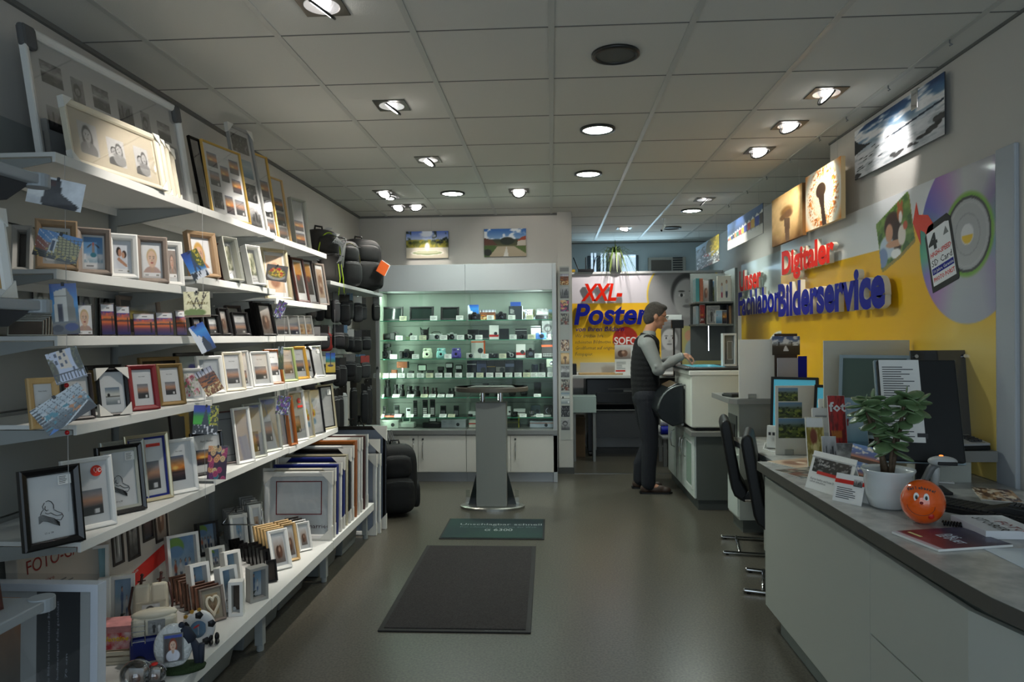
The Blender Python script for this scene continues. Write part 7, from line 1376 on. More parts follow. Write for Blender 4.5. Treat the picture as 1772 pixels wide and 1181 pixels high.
# orange ball
v = oc(1597, 906); t = empty('orange_face_ball', v, -.35, 'glossy orange money ball with a smiling face beside the white pot', 'money box')
R_ = .072; zc_ = R_*1.08; MB().ball((0, 0, zc_), (R_*1.0, R_*.92, R_*1.10), 40, 26).obj('ball', mat('ball_orange', (232, 92, 14), .16, coat=1), t, smooth=True)
def onball(x, z, off=.0): # point of the front surface at x, z
    q = max(.0, 1-(x/R_)**2-((z-zc_)/(R_*1.10))**2); return Vector((x, -R_*.92*math.sqrt(q)-off, z))
for s in (-1, 1):
    for rr, mm, of in ((.012, PAPER, .0002), (.0055, mat('eye_dark', (20, 30, 20), .3), .0022)):
        p = onball(-.012+s*.015, zc_+.026, of); MB().ball(p, (rr*.75, .002, rr*1.35), 14, 10).obj('eye', mm, t, smooth=True)
MB().ball(onball(-.012, zc_+.008, .001), (.006, .004, .005), 12, 8).obj('nose', mat('nose_red', (120, 12, 10), .4), t, smooth=True); rm = mat('smile_line', (120, 40, 10), .5)
MB().tube([onball(-.012+.042*cos(a), zc_-.002+.036*sin(a), .0004) for a in [pi+.05+(pi-.1)*i/18 for i in range(19)]], .0011, 5).obj('mouth', rm, t); MB().ball(onball(.018, zc_-.038, .0), (.010, .003, .011), 12, 8).obj('tongue', mat('tongue_red', (190, 30, 16), .4), t, smooth=True)
for i, ch in enumerate('Kallebasse!'):
    a = -.62+.125*i; x = -.008+.062*math.sin(a)*1.05; z = zc_+.058-(.016*(a*a)*1.6); p = onball(x, z, .002); text('lettering', ch, .011, face(p.x-.004, p.y-.002, p.z-.005, 0)@Matrix.Rotation(-a*.7, 4, 'Z'), BLK, t, ext=.0006, bold=.03)
# desk calendars and leaflet holders
def tent(px0, px1, pyb0, pyb1, pyt, label, body, name='tent_card'):
    a, b_ = oc(px0, pyb0), oc(px1, pyb1); c = (a+b_)/2; w = (b_-a).length; rz = math.atan2((b_-a).y, (b_-a).x); D = c.dot(FF)-CZ*FF.z; h = (zat(pyt, c.y, px0)-HC)
    t = empty(name, c, rz, label, 'counter display'); body(t, w, h); return t
def body1(t, w, h):
    M = T(rx=-.30); MB().box(-w/2, w/2, 0, .003, 0, h, M).obj('front_card', PAPER, t); MB().box(-w/2, w/2, -.003, 0, 0, h*.9, T(0, h*.55, 0, rx=.35)).obj('back_card', PAPER, t)
    o = pic_obj('print', 'city_dark', w*.86, h*.42, t); o.matrix_local = M@Matrix.Translation((0, -.001, h*.46)); MB().box(-w*.3, w*.22, -.002, 0, h*.42, h*.5, M).obj('red_bar', RED, t)
    text('lettering', 'Das\nSchulbuch', h*.075, M@face(-w*.3, -.0022, h*.74), PAPER, t, ext=0, space=.9); text('lettering', 'Karten kaufen und beim D\nsofort mitnehmen', h*.06, M@face(-w*.42, -.0012, h*.25), DG, t, ext=0, space=.9)
tent(1393, 1466, 843, 866, 786, 'white desk calendar card with black and red print, left on the counter', body1)
def body2(t, w, h):
    M = T(rx=-.28); MB().box(-w/2, w/2, 0, .003, 0, h, M).obj('front_card', PAPER, t); MB().box(-w/2, w/2, -.003, 0, 0, h*.9, T(0, h*.6, 0, rx=.35)).obj('back_card', PAPER, t); MB().box(-w/2, w/2, -.002, 0, h*.66, h*.80, M).obj('red_bar', RED, t)
    o = pic_obj('print', 'bw_city', w*.3, h*.24, t); o.matrix_local = M@Matrix.Translation((w*.3, -.003, h*.62)); q = MB(); lines(q, w*.8, h*.42, 6, -w*.4, h*.12, 0, 3); MB().add(q.v, q.f, M@Matrix.Translation((0, -.001, 0))).obj('fine_print', DG, t)
tent(1440, 1490, 866, 877, 822, 'small white tent card with red bar and fine print before the pot', body2)
def body3(t, w, h):
    M = T(rx=-.2)
    for k in range(2): o = pic_obj('print', 'travel_promo', w, h*.55, t); o.matrix_local = M@Matrix.Translation((0, -.004+.012*k, h*(.02+.42*k))); MB().box(-w/2, w/2, .0005+.012*k-.004, .003+.012*k-.004, h*(.02+.42*k), h*(.57+.42*k), M).obj('card', PAPER, t)
tent(1462, 1520, 832, 850, 772, 'stepped red and blue travel cards behind the tent card', body3, 'leaflet_rack')
def holder(px0, px1, pyb, pyt, pic, label, n=4, rz=-.1, th=.004, txt=None, pale=True):
    a, b_ = oc(px0, pyb), oc(px1, pyb); c = (a+b_)/2; w = (b_-a).length; h = zat(pyt, c.y, px0)-HC; t = empty('leaflet_holder', c, rz, label, 'leaflet holder'); M = T(rx=-.24)
    for i in range(n): MB().box(-w/2, w/2, .004*i+.001, .004*i+.004, .01, h-.002*i, M).obj('leaflet', PAPER, t)
    o = pic_obj('print', pic, w*.98, h-.012, t); o.matrix_local = M@Matrix.Translation((0, 0, .011)); MB().box(-w/2-.004, w/2+.004, -.006, -.004, 0, h*.35, M).box(-w/2-.004, w/2+.004, -.006, .05, 0, .006, M).obj('pocket', FILM, t)
    if txt: text('lettering', txt[0], txt[1], M@face(-w*.42, -.001, h*txt[2]), txt[3], t, ext=0, bold=.03)
    return t
RB = mat('mag_white', (225, 225, 225), .5)
holder(1400, 1430, 812, 722, 'leaflet_flower', 'leaflet holder with flower leaflets, leftmost'); holder(1412, 1440, 796, 706, 'leaflet_plain', 'leaflet holder with plain white leaflets, second row', 5); holder(1424, 1452, 786, 690, 'leaflet_plain', 'leaflet holder with plain white leaflets, rear row', 5)
holder(1440, 1469, 812, 684, 'magazine_abc', 'red photo magazine in a holder', 2, -.15, txt=('fot', .05, .78, RB)); holder(1465, 1506, 806, 688, 'magazine_blue', 'pale blue magazine with a tiny red figure in a holder', 3, -.1, txt=('C', .04, .82, RB)); holder(1449, 1480, 778, 672, 'warm_photos', 'warm brown photo leaflet at the back of the holders', 2)
holder(1428, 1452, 836, 756, 'bw_city', 'white leaflet with grey round logo behind the calendar', 2)
holder(1444, 1482, 826, 768, 'bw_sea', 'clear holder with teal photo card in the middle of the display', 2)
t = empty('red_clip', oc(1505, 815), 0, 'small red clip behind the pot', 'clip'); MB().box(-.012, .012, -.006, .006, 0, .06).obj('body', RED, t, bevel=.003)
# flat things
def flat(pts, th, label, cat, pic=None, m=None, name='sheet', z=HC+.0006):
    """a flat sheet or booklet; pts = near-left, near-right, far-right corner measured on the counter"""
    a, b_, c = (oc(*p, z) for p in pts); w = (b_-a).length; rz = math.atan2((b_-a).y, (b_-a).x); h = (c-b_).length
    t = empty(name, (a+b_)/2, rz, label, cat); MB().box(-w/2, w/2, 0, h, 0, th).obj('pages', m or PAPER, t, bevel=min(.001, th*.3))
    if pic: o = pic_obj('print', pic, w, h, t); o.matrix_local = Matrix.Translation((0, 0, th+.0006))@Matrix.Rotation(-pi/2, 4, 'X')
    return t, w, h
flat(((1328, 800), (1378, 812), (1398, 797)), .004, 'pale photo print lying at the far corner of the counter', 'photo', 'hands_sepia', name='photo_print'); flat(((1340, 815), (1385, 828), (1400, 815)), .004, 'dark photo print on white card at the counter edge', 'photo', 'bag_photos', name='photo_print')
t, w, h = flat(((1543, 924), (1624, 956), (1714, 936)), .008, 'purple and red television magazine lying at the counter edge', 'magazine', 'tv_show', name='magazine')
text('lettering', 'DAS\nLE DUET', .03, T(-w*.18, h*.52, .009), mat('mag_cyan', (190, 205, 220), .5), t, ext=0, bold=.03, space=.8, width=w*.5); MB().box(-w*.4, -w*.12, h*.16, h*.2, .0088, .0092).obj('yellow_line', mat('mag_yellow', (220, 215, 150), .5), t)
t, w, h = flat(((1645, 905), (1706, 934), (1790, 930)), .028, 'thick stack of white shop cards with black script', 'card stack', m=mat('card_stack', (222, 224, 228), .6), name='card_stack')
text('lettering', 'FOTO', .036, T(-w*.1, h*.55, .0292), mat('logo_red', (150, 30, 36), .5), t, ext=0, shear=.2); text('lettering', 'ST\u00d6BER', .036, T(-w*.35, h*.28, .0292), BLK, t, ext=0, shear=.2)
flat(((1700, 950), (1772, 985), (1800, 950)), .002, 'blank white sheet at the right edge of the counter', 'paper', m=mat('sheet_blue_white', (205, 214, 222), .7))
flat(((1697, 866), (1772, 872), (1772, 852)), .003, 'warm-toned photo prints lying by the pillar', 'photo', 'warm_photos', name='photo_print')
flat(((1604, 835), (1652, 838), (1648, 822)), .006, 'small pile of papers behind the scanner', 'paper', name='paper_pile')
a = oc(1640, 852); t = empty('keyboard', (1.62, 2.68, HC+.0006), -.95, 'black keyboard on the sales counter behind the card terminal', 'keyboard'); MB().box(-.22, .22, -.075, .075, 0, .022).obj('case', BLK, t, bevel=.004); keys(t, -.21, .21, -.065, .065, .022, 18, 6)
t = empty('barcode_scanner', oc(1604, 862), -.2, 'grey and white barcode scanner in its stand behind the orange ball', 'scanner'); sg = mat('scanner_grey', (110, 112, 112), .4)
MB().lathe([(.045, 0), (.045, .012), (.02, .02), (0, .02)], 24).obj('stand_base', sg, t, smooth=True); MB().tube([(0, .0, .015), (-.01, 0, .07), (.015, 0, .12), (.04, 0, .145)], [.013, .014, .016, .018], 10).obj('stand_arm', sg, t, smooth=True)
MB().ball((.055, -.01, .155), (.055, .03, .022), 20, 12).obj('head', mat('scanner_white', (186, 188, 186), .35), t, smooth=True); MB().box(.03, .10, -.045, -.03, .143, .157).obj('window', BLK, t, bevel=.003); MB().ball((.05, -.01, .178), (.008, .006, .003)).obj('light', mat('scan_led', (230, 80, 20), .4, emit=(1, .25, .05), es=2), t); MB().tube([(.03, .0, .145), (.035, .01, .09), (.03, .01, .04)], [.018, .016, .014], 10).obj('handle', mat('scanner_white', (186, 188, 186), .35), t, smooth=True)
t = empty('card_terminal', oc(1738, 897), -.75, 'black card payment terminal with a white label at the right edge', 'payment terminal'); MB().prism([(-.07, 0), (.08, 0), (.08, .05), (.02, .055), (-.07, .025)], -.045, .045).obj('body', BLK, t, bevel=.008, seg=3); MB().box(-.035, .02, -.03, .03, .0, .002, T(0, 0, .0405, ry=-.32)).obj('label', mat('terminal_label', (170, 184, 200), .4), t)
b = MB(); [b.box(.022+.016*i, .034+.016*i, -.03+.022*j, -.014+.022*j, .054, .058) for i in range(3) for j in range(3)]; b.obj('keypad', DG, t)
t = empty('coiled_cable', (1.40, 2.52, HC+.011), -.5, 'black coiled cable beside the orange ball', 'cable'); MB().tube([(.11*i/90-.03, .008*cos(i*.9), .008*sin(i*.9)) for i in range(91)], .0028, 6).obj('coil', BLK, t, smooth=True)
# ---------------------------------------------------------------- cantilever chairs
cl = mat('chair_leather', (14, 15, 16), .45, bump=.1, bscale=200)
def chair(y, x, rz, label):
    t = empty('cantilever_chair', (x, y, 0), rz, label, 'chair', 'black cantilever chairs at the desk')
    MB().prism([(.06, .40), (.09, .37), (.50, .40), (.50, .46), (.12, .455)], -.2, .2).obj('seat', cl, t, bevel=.015, seg=3)
    P_b = [(.01, .46), (.03, .41), (.08, .375), (.12, .385), (.12, .45), (.075, .53), (.045, .70), (.02, .86), (.005, .93), (-.03, .945), (-.055, .92), (-.06, .88), (-.04, .76), (-.01, .58)]
    MB().prism(P_b, -.2, .2).obj('backrest', cl, t, bevel=.018, seg=4)
    for s in (-1, 1): MB().tube([(.10, s*.19, .385), (.46, s*.19, .385), (.50, s*.195, .35), (.50, s*.195, .06), (.46, s*.195, .016), (-.04, s*.195, .016), (-.05, s*.195, .02)], .0125, 10).obj('frame_tube', CHR, t, smooth=True)
    MB().cyl((.06, -.195, .022), (.06, .195, .022), .010).obj('cross_bar', CHR, t, smooth=True); 
    for s in (-1, 1): MB().cyl((-.02, s*.195, 0), (-.02, s*.195, .012), .012).obj('glide', BLK, t)
chair(5.10, 1.27, -.2, 'black high-back cantilever chair nearer the lab machine'); chair(4.36, 1.23, -.30, 'black high-back cantilever chair close behind the sales counter')
# ---------------------------------------------------------------- back office: poster, desk, shelf
@paint
def poster_bg():
    p = Pic(300, 190, (214, 208, 214)); p.put((p.v < .70)*1.0, (236, 184, 20)); p.put((p.v < .2)*np.clip((.2-p.v)/.2, 0, 1), (222, 214, 190))
    d = np.hypot((p.u-.76)*2.1, (p.v-.78)*1.37); p.put((.53-d)/.01+.5, (236, 200, 60)); q = Pic(300, 190, (150, 148, 150)).noise((4, 3), 3, 10); face_on(q, .772, .76, .105, (176, 174, 174), (66, 64, 64), (140, 138, 138), False, (25, 25, 25), 1.7); q.ell(.66, .47, .10, .12, (150, 148, 148), .2); q.bw(); p.put((.51-d)/.01+.5, q.c)
    d2 = np.hypot((p.u-.365)*2.1, (p.v-.33)*1.37); p.put((.175-d2)/.008+.5, (206, 52, 36))
    p.rect(.60, .08, .735, .50, (120, 120, 122)); r = Pic(300, 190, (128, 128, 130)); face_on(r, .655, .33, .062, (192, 190, 190), (110, 108, 108), (160, 160, 160), False, (25, 25, 25), 1.6); p.put((p.u > .60)*(p.u < .728)*(p.v < .5)*1.0, r.bw().c); p.rect(.728, .02, .738, .56, (26, 26, 28)); p.rect(.738, .02, 1, .46, (176, 170, 110)); p.ell(.79, .36, .035, .06, (196, 150, 120), .15).ell(.80, .2, .045, .12, (150, 165, 170), .2); return p
PX0, PX1, PZ0, PZ1 = .262, 2.325, 1.045, 2.385; w, h = PX1-PX0, PZ1-PZ0
t = empty('poster_wall', (PX0, 9.62, PZ0), 0, 'partition with large yellow and white XXL poster advertisement and grey baby photos', 'sign')
MB().box(0, w, 0, .05, -1.04, h).obj('partition', mat('partition_white', (210, 208, 204), .5), t); MB().box(0, w, -.03, .08, h, h+.03).obj('top_board', W_, t)
o = pic_obj('print', 'poster_bg', w, h, t, (w/2, -.001, 0), PRM)
LX = lambda x, z, y=-.02: face(x-PX0, y, z-PZ0)
text('lettering', 'XXL-', .235, LX(.43, 2.02, -.035), redl, t, ext=.02, shear=.25, bold=.03, width=.56, side=sidem); text('lettering', 'Poster', .285, LX(.30, 1.70, -.035), bluel, t, ext=.02, shear=.18, bold=.03, width=1.03, side=sidem)
text('lettering', 'von Ihren Bildern', .066, LX(.33, 1.60), bluel, t, ext=.001, shear=.2, bold=.01, width=.66)
for i, s in enumerate(('Wir drucken Ihre', 'sch\u00f6nsten Bildmotive im', 'Gro\u00dfformat auf original', 'Fotopapier.')): text('lettering', s, .048, LX(.325, 1.515-.083*i), mat('ad_ink', (70, 60, 60), .6), t, ext=0, shear=.2, width=(.38, .56, .55, .24)[i])
text('lettering', 'SOFORT', .10, LX(.86, 1.42), PAPER, t, ext=.001, bold=.02, width=.46)
# spider plant and router on the partition
t = empty('spider_plant', (xat(1066, 9.6), 9.62, 2.4155), 0, 'spider plant in a grey pot on top of the poster partition', 'potted plant'); MB().lathe([(.085, 0), (.10, .24), (.105, .25), (.095, .25), (.09, .23), (0, .23)], 28).obj('pot', mat('pot_grey', (140, 146, 146), .4), t, smooth=True)
gl = mat('spider_leaf', (120, 134, 66), .5, noise=1, rgb2=(72, 92, 44), nscale=5); rq = random.Random(6)
def blade(pts, wd, nm='leaf'):
    vs = []; fs = []; P = [Vector(p) for p in pts]; n = len(P)
    for i, p in enumerate(P):
        tg = (P[min(i+1, n-1)]-P[max(i-1, 0)]).normalized(); s = tg.cross(Vector((0, 0, 1))); s = s.normalized() if s.length > .01 else Vector((1, 0, 0)); ww = wd*(1-abs(i/(n-1)-.35)*1.3)+.001
        vs += [p-s*ww, p+Vector((0, 0, ww*.4)), p+s*ww]
    for i in range(n-1): fs += [(3*i, 3*i+1, 3*i+4, 3*i+3), (3*i+1, 3*i+2, 3*i+5, 3*i+4)]
    return MB().add(vs, fs).obj(nm, gl, t, smooth=True)
for i in range(46):
    a = 2*pi*i/46+rq.uniform(-.1, .1); L = rq.uniform(.22, .5); up = rq.uniform(.02, .12); dr = rq.uniform(.15, .6) if i % 5 else -.1; blade([(cos(a)*L*f*.85*(1 if f < .7 else .95), sin(a)*L*f*.5, .24+up*sin(pi*min(1, f*1.4))-dr*max(0, f-.3)**1.5) for f in (0, .2, .4, .6, .8, 1)], rq.uniform(.007, .012))
for dx, hh in ((-.03, .42), (.12, .28), (.0, .2)): blade([(0, 0, .24), (dx*.5, 0, .24+hh*.5), (dx, 0, .24+hh)], .008, 'shoot')
for a in (.9, 2.4, 4.4): blade([(cos(a)*.1, -.08, .2), (cos(a)*.25, -.12, .0), (cos(a)*.3, -.12, -.22)], .006, 'runner')
t = empty('router', (xat(1015, 9.6), 9.6, 2.4155), 0, 'black wireless router with three antennas on the partition', 'router'); MB().box(-.11, .11, -.06, .06, 0, .035).obj('case', BLK, t, bevel=.006)
for x, dx in ((-.1, -.07), (0, 0), (.1, .03)): MB().cyl((x, 0, .03), (x+dx, 0, .2), .008).obj('antenna', BLK, t)
tag(MB().box(xat(988, 9.6), xat(996, 9.6), 9.58, 9.64, 2.4155, 2.45).obj('yellow_box', mat('post_yellow', (200, 160, 40), .6), None, bevel=.004), 'tiny yellow box left of the router on the partition', 'box')
# counter and plotter before the poster
t = empty('large_format_printer', (0, 0, 0), 0, 'large black poster printer on a wheeled stand under the poster', 'printer')
MB().box(.43, 1.62, 8.80, 9.45, .74, 1.0).obj('housing', mat('plotter_black', (20, 21, 23), .35), t, bevel=.02, seg=3); MB().box(.56, 1.55, 8.77, 8.80, .70, .82).obj('output_slot', BLK, t, bevel=.004); MB().box(.70, 1.5, 8.765, 8.80, .86, .875).obj('slot_lip', DG, t); MB().box(.9, 1.05, 8.79, 8.802, .83, .86).obj('panel', GREY, t)
for x in (.49, 1.5): MB().box(x-.03, x+.03, 8.9, 9.4, .07, .74).obj('stand_leg', BLK, t); MB().cyl((x-.02, 8.95, .035), (x+.02, 8.95, .035), .035, 16).obj('wheel', BLK, t)
MB().prism([(8.80, .25), (8.80, .58), (9.3, .62), (9.3, .2)], .55, 1.40, axis='x').obj('catch_basket', mat('basket_grey', (60, 62, 66), .8), t); MB().tube([(.55, 8.79, .10), (.55, 8.79, .60), (1.40, 8.79, .60), (1.40, 8.79, .10)], .008, 8).obj('basket_frame', GREY, t)
tag(MB().box(.245, 1.75, 8.72, 9.56, 1.005, 1.04).obj('wall_shelf_top', W_, None, bevel=.003), 'long white shelf board over the black poster printer', 'shelf')
tag(MB().box(.25, .54, 8.50, 8.76, .60, .80).obj('drawer_box', mat('drawer_pale', (160, 176, 170), .4), None, bevel=.004), 'pale green drawer box left before the poster printer', 'drawer'); o = bpy.data.objects['drawer_box']; MB().box(.26, .29, 8.52, 8.74, 0, .60).obj('leg', GREY, o); MB().box(.50, .53, 8.52, 8.74, 0, .60).obj('leg', GREY, o)
tag(MB().box(.30, .42, 8.85, 9.2, .0, .50).obj('cardboard_box', mat('cardboard', (92, 72, 50), .8), None, bevel=.004), 'brown cardboard box on the floor left of the printer stand', 'box')
for i, (x, y) in enumerate(((1.28, 8.52), (1.30, 8.40), (1.30, 8.46))): tag(MB().cyl((x, y, .40+.10*(i == 2)), (x+.5, y, .41+.10*(i == 2)), .05, 20).obj('paper_roll', PAPER if i != 1 else bluel, None, smooth=False), ('white paper roll in front', 'blue paper roll beside the white ones', 'white paper roll on top')[i]+', behind the person', 'paper roll', 'paper rolls')
tag(MB().box(1.28, 1.85, 8.15, 8.62, .33, .35).box(1.3, 1.34, 8.2, 8.24, 0, .33).box(1.8, 1.84, 8.2, 8.24, 0, .33).box(1.3, 1.34, 8.55, 8.59, 0, .33).box(1.8, 1.84, 8.55, 8.59, 0, .33).obj('roll_table', GREY, None), 'low grey stand carrying paper rolls', 'stand')
zt = 1.0405
tag(MB().box(.26, .32, 8.9, 9.1, zt, zt+.14).obj('black_device', BLK, None, bevel=.006), 'small black upright box at the left end of the white shelf', 'device')
t = empty('paper_trimmer', (.62, 8.95, zt), 0, 'low white trimming board with wooden edge on the shelf', 'trimmer'); MB().box(-.27, .28, -.1, .15, 0, .02).obj('wood_edge', FM['pine'], t); MB().box(-.25, .26, .10, .13, .02, .15).obj('board', W_, t)
t = empty('leaflet_rack', (.93, 8.85, zt), 0, 'tall leaflet with orange photo in a wire rack on the shelf', 'leaflet holder'); MB().box(-.13, .1, 0, .01, 0, .38).obj('leaflet', PAPER, t); pic_obj('print', 'couple_kiss', .2, .17, t, (-.03, -.001, .2)); q = MB(); lines(q, .12, .1, 5, -.11, .07, -.001, 2); q.obj('fine_print', GREY, t); MB().box(-.12, .0, -.002, 0, .04, .06).obj('red_bar', RED, t); MB().tube([(.12, 0, 0), (.12, 0, .2), (.22, 0, .2), (.22, 0, 0)], .004, 6).tube([(.12, 0, .1), (.22, 0, .1)], .004, 6).obj('wire', DG, t)
t = empty('display_monitor', (xat(1165, 8.4), 8.4, zt), 0, 'slim white and black screen head on a post behind the person', 'monitor'); z_ = zat(548, 8.4)-zt; MB().box(-.12, .10, -.02, .03, z_-.06, z_).obj('white_cap', W_, t, bevel=.004); MB().box(-.02, .12, -.03, .03, z_-.16, z_-.06).obj('head', BLK, t, bevel=.006); MB().box(.0, .02, 0, .02, 0, z_-.1).obj('post', BLK, t); MB().box(-.1, .12, -.08, .3, 0, .01).obj('foot', BLK, t)
# display shelf with photo books
t = empty('book_shelf', (0, 0, 0), 0, 'grey wall shelf with photo books and a light strip, right of the poster', 'shelf unit'); sg2 = mat('shelf_grey', (112, 116, 112), .5)
MB().box(1.99, 2.02, 7.66, 8.12, 0, 2.26).obj('side_panel', sg2, t); MB().box(1.60, 2.02, 8.10, 8.12, 1.24, 2.24).obj('back_panel', mat('shelf_back', (96, 100, 98), .6), t)
for z in (1.90, 1.655): MB().box(1.58, 2.02, 7.72, 8.10, z-.02, z).obj('shelf', sg2, t, bevel=.002)
MB().box(1.72, 1.727, 7.74, 7.75, 1.36, 1.635).obj('light_strip', mat('led_strip', (255, 255, 255), .4, emit=(.75, .85, 1), es=3), t)
for i, (x0, x1, z0, h, p, c, y) in enumerate(((1.60, 1.64, 1.9, .26, None, (70, 140, 140), 7.8), (1.645, 1.68, 1.9, .26, None, (170, 100, 74), 7.8), (1.69, 1.75, 1.9, .24, 'couple_kiss', None, 7.84), (1.755, 1.785, 1.9, .25, None, (40, 44, 46), 7.8), (1.79, 1.815, 1.9, .24, 'green_hills', None, 7.86), (1.82, 1.97, 1.9, .28, 'two_kids', None, 7.74), (1.975, 1.99, 1.9, .25, None, (160, 150, 130), 7.8),
    (1.60, 1.63, 1.655, .2, None, (150, 170, 180), 7.8), (1.64, 1.70, 1.655, .22, 'magazine_abc', None, 7.8), (1.71, 1.85, 1.655, .20, 'wedding_bw', None, 7.76), (1.80, 1.87, 1.655, .15, 'magazine_blue', None, 7.735), (1.88, 1.93, 1.655, .15, 'sunset_wide', None, 7.78), (1.94, 1.96, 1.655, .21, None, (60, 54, 60), 7.82), (1.965, 1.99, 1.655, .2, None, (180, 140, 100), 7.82))):
    b_ = empty('photo_book', ((x0+x1)/2, y, z0+.0005), 0, 'photo book, %s from left on the %s grey shelf%s' % (ORD[i if i < 7 else i-7], 'upper' if i < 7 else 'lower', ', two children on its cover' if p == 'two_kids' else ''), 'book', 'photo books on the grey shelf'); w = x1-x0
    MB().box(-w/2, w/2, 0, .02 if w > .05 else .16, 0, h).obj('cover', mat('book_%d' % i, c or (214, 210, 198), .4), b_, bevel=.001)
    if p: pic_obj('print', p, w*.94, h*.94, b_, (0, -.001, h*.03))
# ---------------------------------------------------------------- the person at the lab machine
P = empty('person', (.985, 6.93, 0), 0, 'standing person with glasses in black vest and grey shirt reaching to the machine', 'person')
skin = mat('skin', (196, 140, 112), .55, noise=.12, nscale=20); vestm = mat('vest_black', (15, 15, 17), .85, bump=.3, bscale=120); shirtm = mat('shirt_grey', (140, 142, 140), .8, bump=.2, bscale=60); jean = mat('jeans_dark', (22, 24, 32), .85, bump=.25, bscale=150); shoem = mat('shoe_brown', (62, 46, 38), .5); hairm = mat('hair_grey', (88, 80, 74), .8, bump=1, bscale=220, noise=.4, nscale=60)
def remesh(mb, name, m, vox, sm=4, parent=P):
    o = mb.obj(name, m, parent); r = o.modifiers.new('remesh', 'REMESH'); r.mode = 'VOXEL'; r.voxel_size = vox; r.use_smooth_shade = True; s = o.modifiers.new('smooth', 'SMOOTH'); s.iterations = sm; s.factor = .5; return o
def limb(mb, pts, rs, n=16):
    mb.tube(pts, rs, n)
    for p, r in zip(pts, rs): mb.ball(p, r, n, 10)
HM = T(.045, 0, 1.725, ry=.22); b = MB()
b.ball((0, 0, .015), (.098, .076, .108), 28, 20, M=HM); b.ball((.028, 0, -.05), (.062, .055, .068), 24, 16, M=HM); b.ball((.068, 0, -.098), (.024, .026, .018), 14, 10, M=HM)
b.add([(.088, -.004, .02), (.088, .004, .02), (.124, -.014, -.03), (.124, .014, -.03), (.128, 0, -.024), (.085, -.016, -.042), (.085, .016, -.042), (.06, 0, 0)], [(0, 1, 4), (0, 4, 2), (1, 3, 4), (2, 4, 3), (2, 3, 6, 5), (0, 2, 5, 7), (1, 7, 6, 3), (0, 7, 1), (5, 6, 7)], HM)
b.ball((.082, 0, .032), (.018, .05, .012), 14, 8, M=HM); b.ball((.088, 0, -.066), (.012, .024, .009), 12, 8, M=HM)
for s in (-1, 1): b.ball((-.008, s*.079, -.008), (.020, .010, .034), 14, 10, M=HM)
limb(b, [(-.045, 0, 1.50), (-.02, 0, 1.57), (.02, 0, 1.66)], [.062, .057, .055])
limb(b, [(-.06, 0, .95), (-.065, 0, 1.1), (-.06, 0, 1.35), (-.055, 0, 1.47)], [.10, .095, .10, .075])
# near arm, hand with five fingers
limb(b, [(-.06, -.18, 1.44), (.03, -.235, 1.215), (.16, -.215, 1.28), (.262, -.19, 1.335)], [.05, .042, .035, .026])
limb(b, [(.262, -.19, 1.335), (.30, -.185, 1.335), (.335, -.18, 1.32)], [.025, .028, .026])
for k, (dy, l1, l2) in enumerate(((-.032, .026, .034), (-.012, .030, .040), (.008, .029, .038), (.026, .024, .030))):
    limb(b, [(.335, -.18+dy, 1.322), (.352+l1*.3, -.18+dy*1.15, 1.310), (.358+l1*.35, -.18+dy*1.2, 1.310-l1), (.350+l1*.2, -.18+dy*1.15, 1.312-l1-l2)], [.0105, .0095, .0085, .0075], 10)
limb(b, [(.300, -.208, 1.328), (.318, -.224, 1.305), (.334, -.218, 1.278), (.346, -.208, 1.262)], [.013, .0105, .0095, .008], 10)
# far arm and hand
limb(b, [(-.06, .18, 1.44), (.0, .23, 1.20), (.13, .19, 1.24), (.22, .14, 1.30)], [.05, .042, .035, .026]); limb(b, [(.22, .14, 1.30), (.27, .125, 1.30)], [.026, .026])
for k in range(4): limb(b, [(.272, .10+.02*k, 1.298), (.30, .095+.02*k, 1.29), (.305, .093+.02*k, 1.265)], [.010, .009, .008], 8)
limb(b, [(.24, .115, 1.29), (.262, .09, 1.275), (.272, .085, 1.26)], [.012, .010, .009], 8)
for s, kx, ax in ((-1, -.035, -.06), (1, .0, -.11)): limb(b, [(-.06, s*.095, .92), (kx, s*.11, .50), (ax, s*.11, .10), (ax+.10, s*.115, .045)], [.07, .055, .045, .035])
remesh(b, 'body', skin, .006, 3)
b = MB(); limb(b, [(-.06, -.185, 1.445), (.032, -.24, 1.212), (.16, -.217, 1.282), (.25, -.193, 1.332)], [.075, .066, .050, .037]); b.lathe([(.041, 0), (.041, .03)], 20, T(.235, -.197, 1.32)@Vector((.1, .02, .05)).to_track_quat('Z', 'Y').to_matrix().to_4x4())
limb(b, [(-.06, .185, 1.445), (.0, .235, 1.198), (.13, .19, 1.242), (.21, .145, 1.295)], [.072, .062, .048, .036]); limb(b, [(-.06, -.1, 1.46), (-.06, .1, 1.46)], [.09, .09]); limb(b, [(-.035, 0, 1.47), (-.02, 0, 1.545)], [.078, .068])
for p_ in ((.0, -.29, 1.24), (.06, -.275, 1.2), (-.02, -.26, 1.3)): b.ball(p_, .018)
remesh(b, 'shirt', shirtm, .009, 3)
b = MB()
for k in range(13):
    z = .86+.05*k; f = k/12; b.ball((-.045-.02*sin(pi*f), 0, z), (.135+.008*sin(pi*f*1.0)-.02*max(0, f-.8)*5*.5, .165+.02*f, .085), 28, 14)
limb(b, [(-.055, -.12, 1.47), (-.055, .12, 1.47)], [.075, .075]); b.lathe([(.075, 0), (.078, .05), (.066, .05)], 24, T(-.04, 0, 1.50, ry=.2))
remesh(b, 'vest', vestm, .011, 5)
b = MB(); limb(b, [(-.06, -.07, .92), (-.06, .07, .92)], [.128, .128])
for s, kx, ax in ((-1, -.035, -.06), (1, .0, -.11)): limb(b, [(-.06, s*.09, .88), (-.045, s*.105, .68), (kx, s*.112, .48), (ax+.01, s*.112, .25), (ax+.005, s*.112, .09)], [.108, .094, .080, .072, .070])
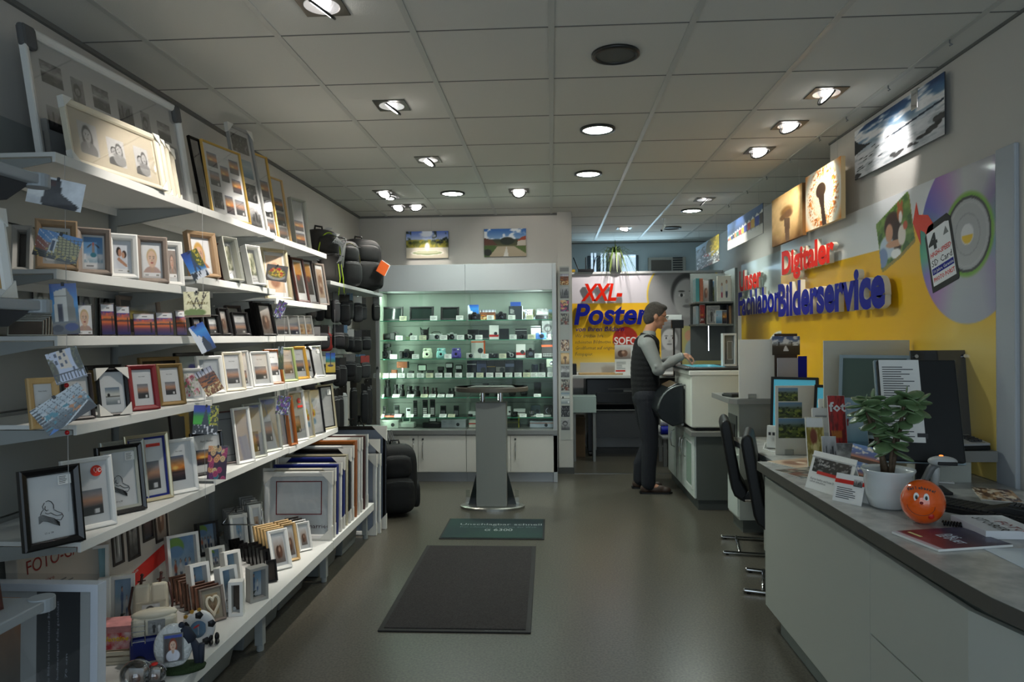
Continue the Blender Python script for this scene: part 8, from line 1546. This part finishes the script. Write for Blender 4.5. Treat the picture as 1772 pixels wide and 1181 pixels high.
remesh(b, 'trousers', jean, .010, 4)
for s, ax in ((-1, -.06), (1, -.11)):
    b = MB(); y = s*.115; b.ball((ax-.02, y, .045), (.055, .042, .05), 20, 12); b.ball((ax+.09, y, .040), (.10, .045, .042), 24, 12); b.ball((ax+.17, y, .034), (.055, .046, .034), 20, 12); limb(b, [(ax-.01, y, .06), (ax, y, .11)], [.048, .05])
    o = remesh(b, 'shoe', shoem, .008, 3); MB().prism([(ax-.08, y-.03), (ax-.06, y-.045), (ax+.08, y-.046), (ax+.20, y-.046), (ax+.235, y-.015), (ax+.235, y+.015), (ax+.20, y+.046), (ax+.08, y+.046), (ax-.06, y+.045), (ax-.08, y+.03)], .0, .016, axis='z').obj('sole', BLK, o)
b = MB(); b.ball((-.016, 0, .032), (.104, .084, .108), 28, 20, M=HM); b.ball((-.05, 0, -.01), (.072, .078, .095), 24, 16, M=HM); b.ball((.035, 0, .095), (.06, .066, .034), 20, 12, M=HM); b.ball((-.005, -.074, .02), (.02, .012, .04), 12, 8, M=HM); b.ball((-.005, .074, .02), (.02, .012, .04), 12, 8, M=HM)
remesh(b, 'hair', hairm, .006, 1)
for s in (-1, 1):
    MB().ball((.094, s*.031, .012), (.008, .013, .007), 14, 10, M=HM).obj('eye', mat('eye_white', (200, 196, 190), .3), P, smooth=True); MB().ball((.1005, s*.031, .009), (.003, .006, .005), 12, 8, M=HM).obj('iris', mat('iris_brown', (40, 28, 20), .2), P, smooth=True)
gb = MB()
for s in (-1, 1):
    gb.tube([HM@Vector((.118-.01*abs(cos(a)*.5), s*.034+.025*cos(a), .008+.018*sin(a))) for a in [2*pi*i/20 for i in range(20)]], .0016, 6, closed=True); gb.tube([HM@Vector(q) for q in ((.112, s*.058, .014), (.06, s*.078, .012), (-.01, s*.083, .008))], .0017, 6)
gb.tube([HM@Vector((.12, -.010, .012)), HM@Vector((.12, .010, .012))], .0016, 6); gb.obj('glasses', mat('glasses_metal', (70, 66, 62), .3, .8), P, smooth=True)
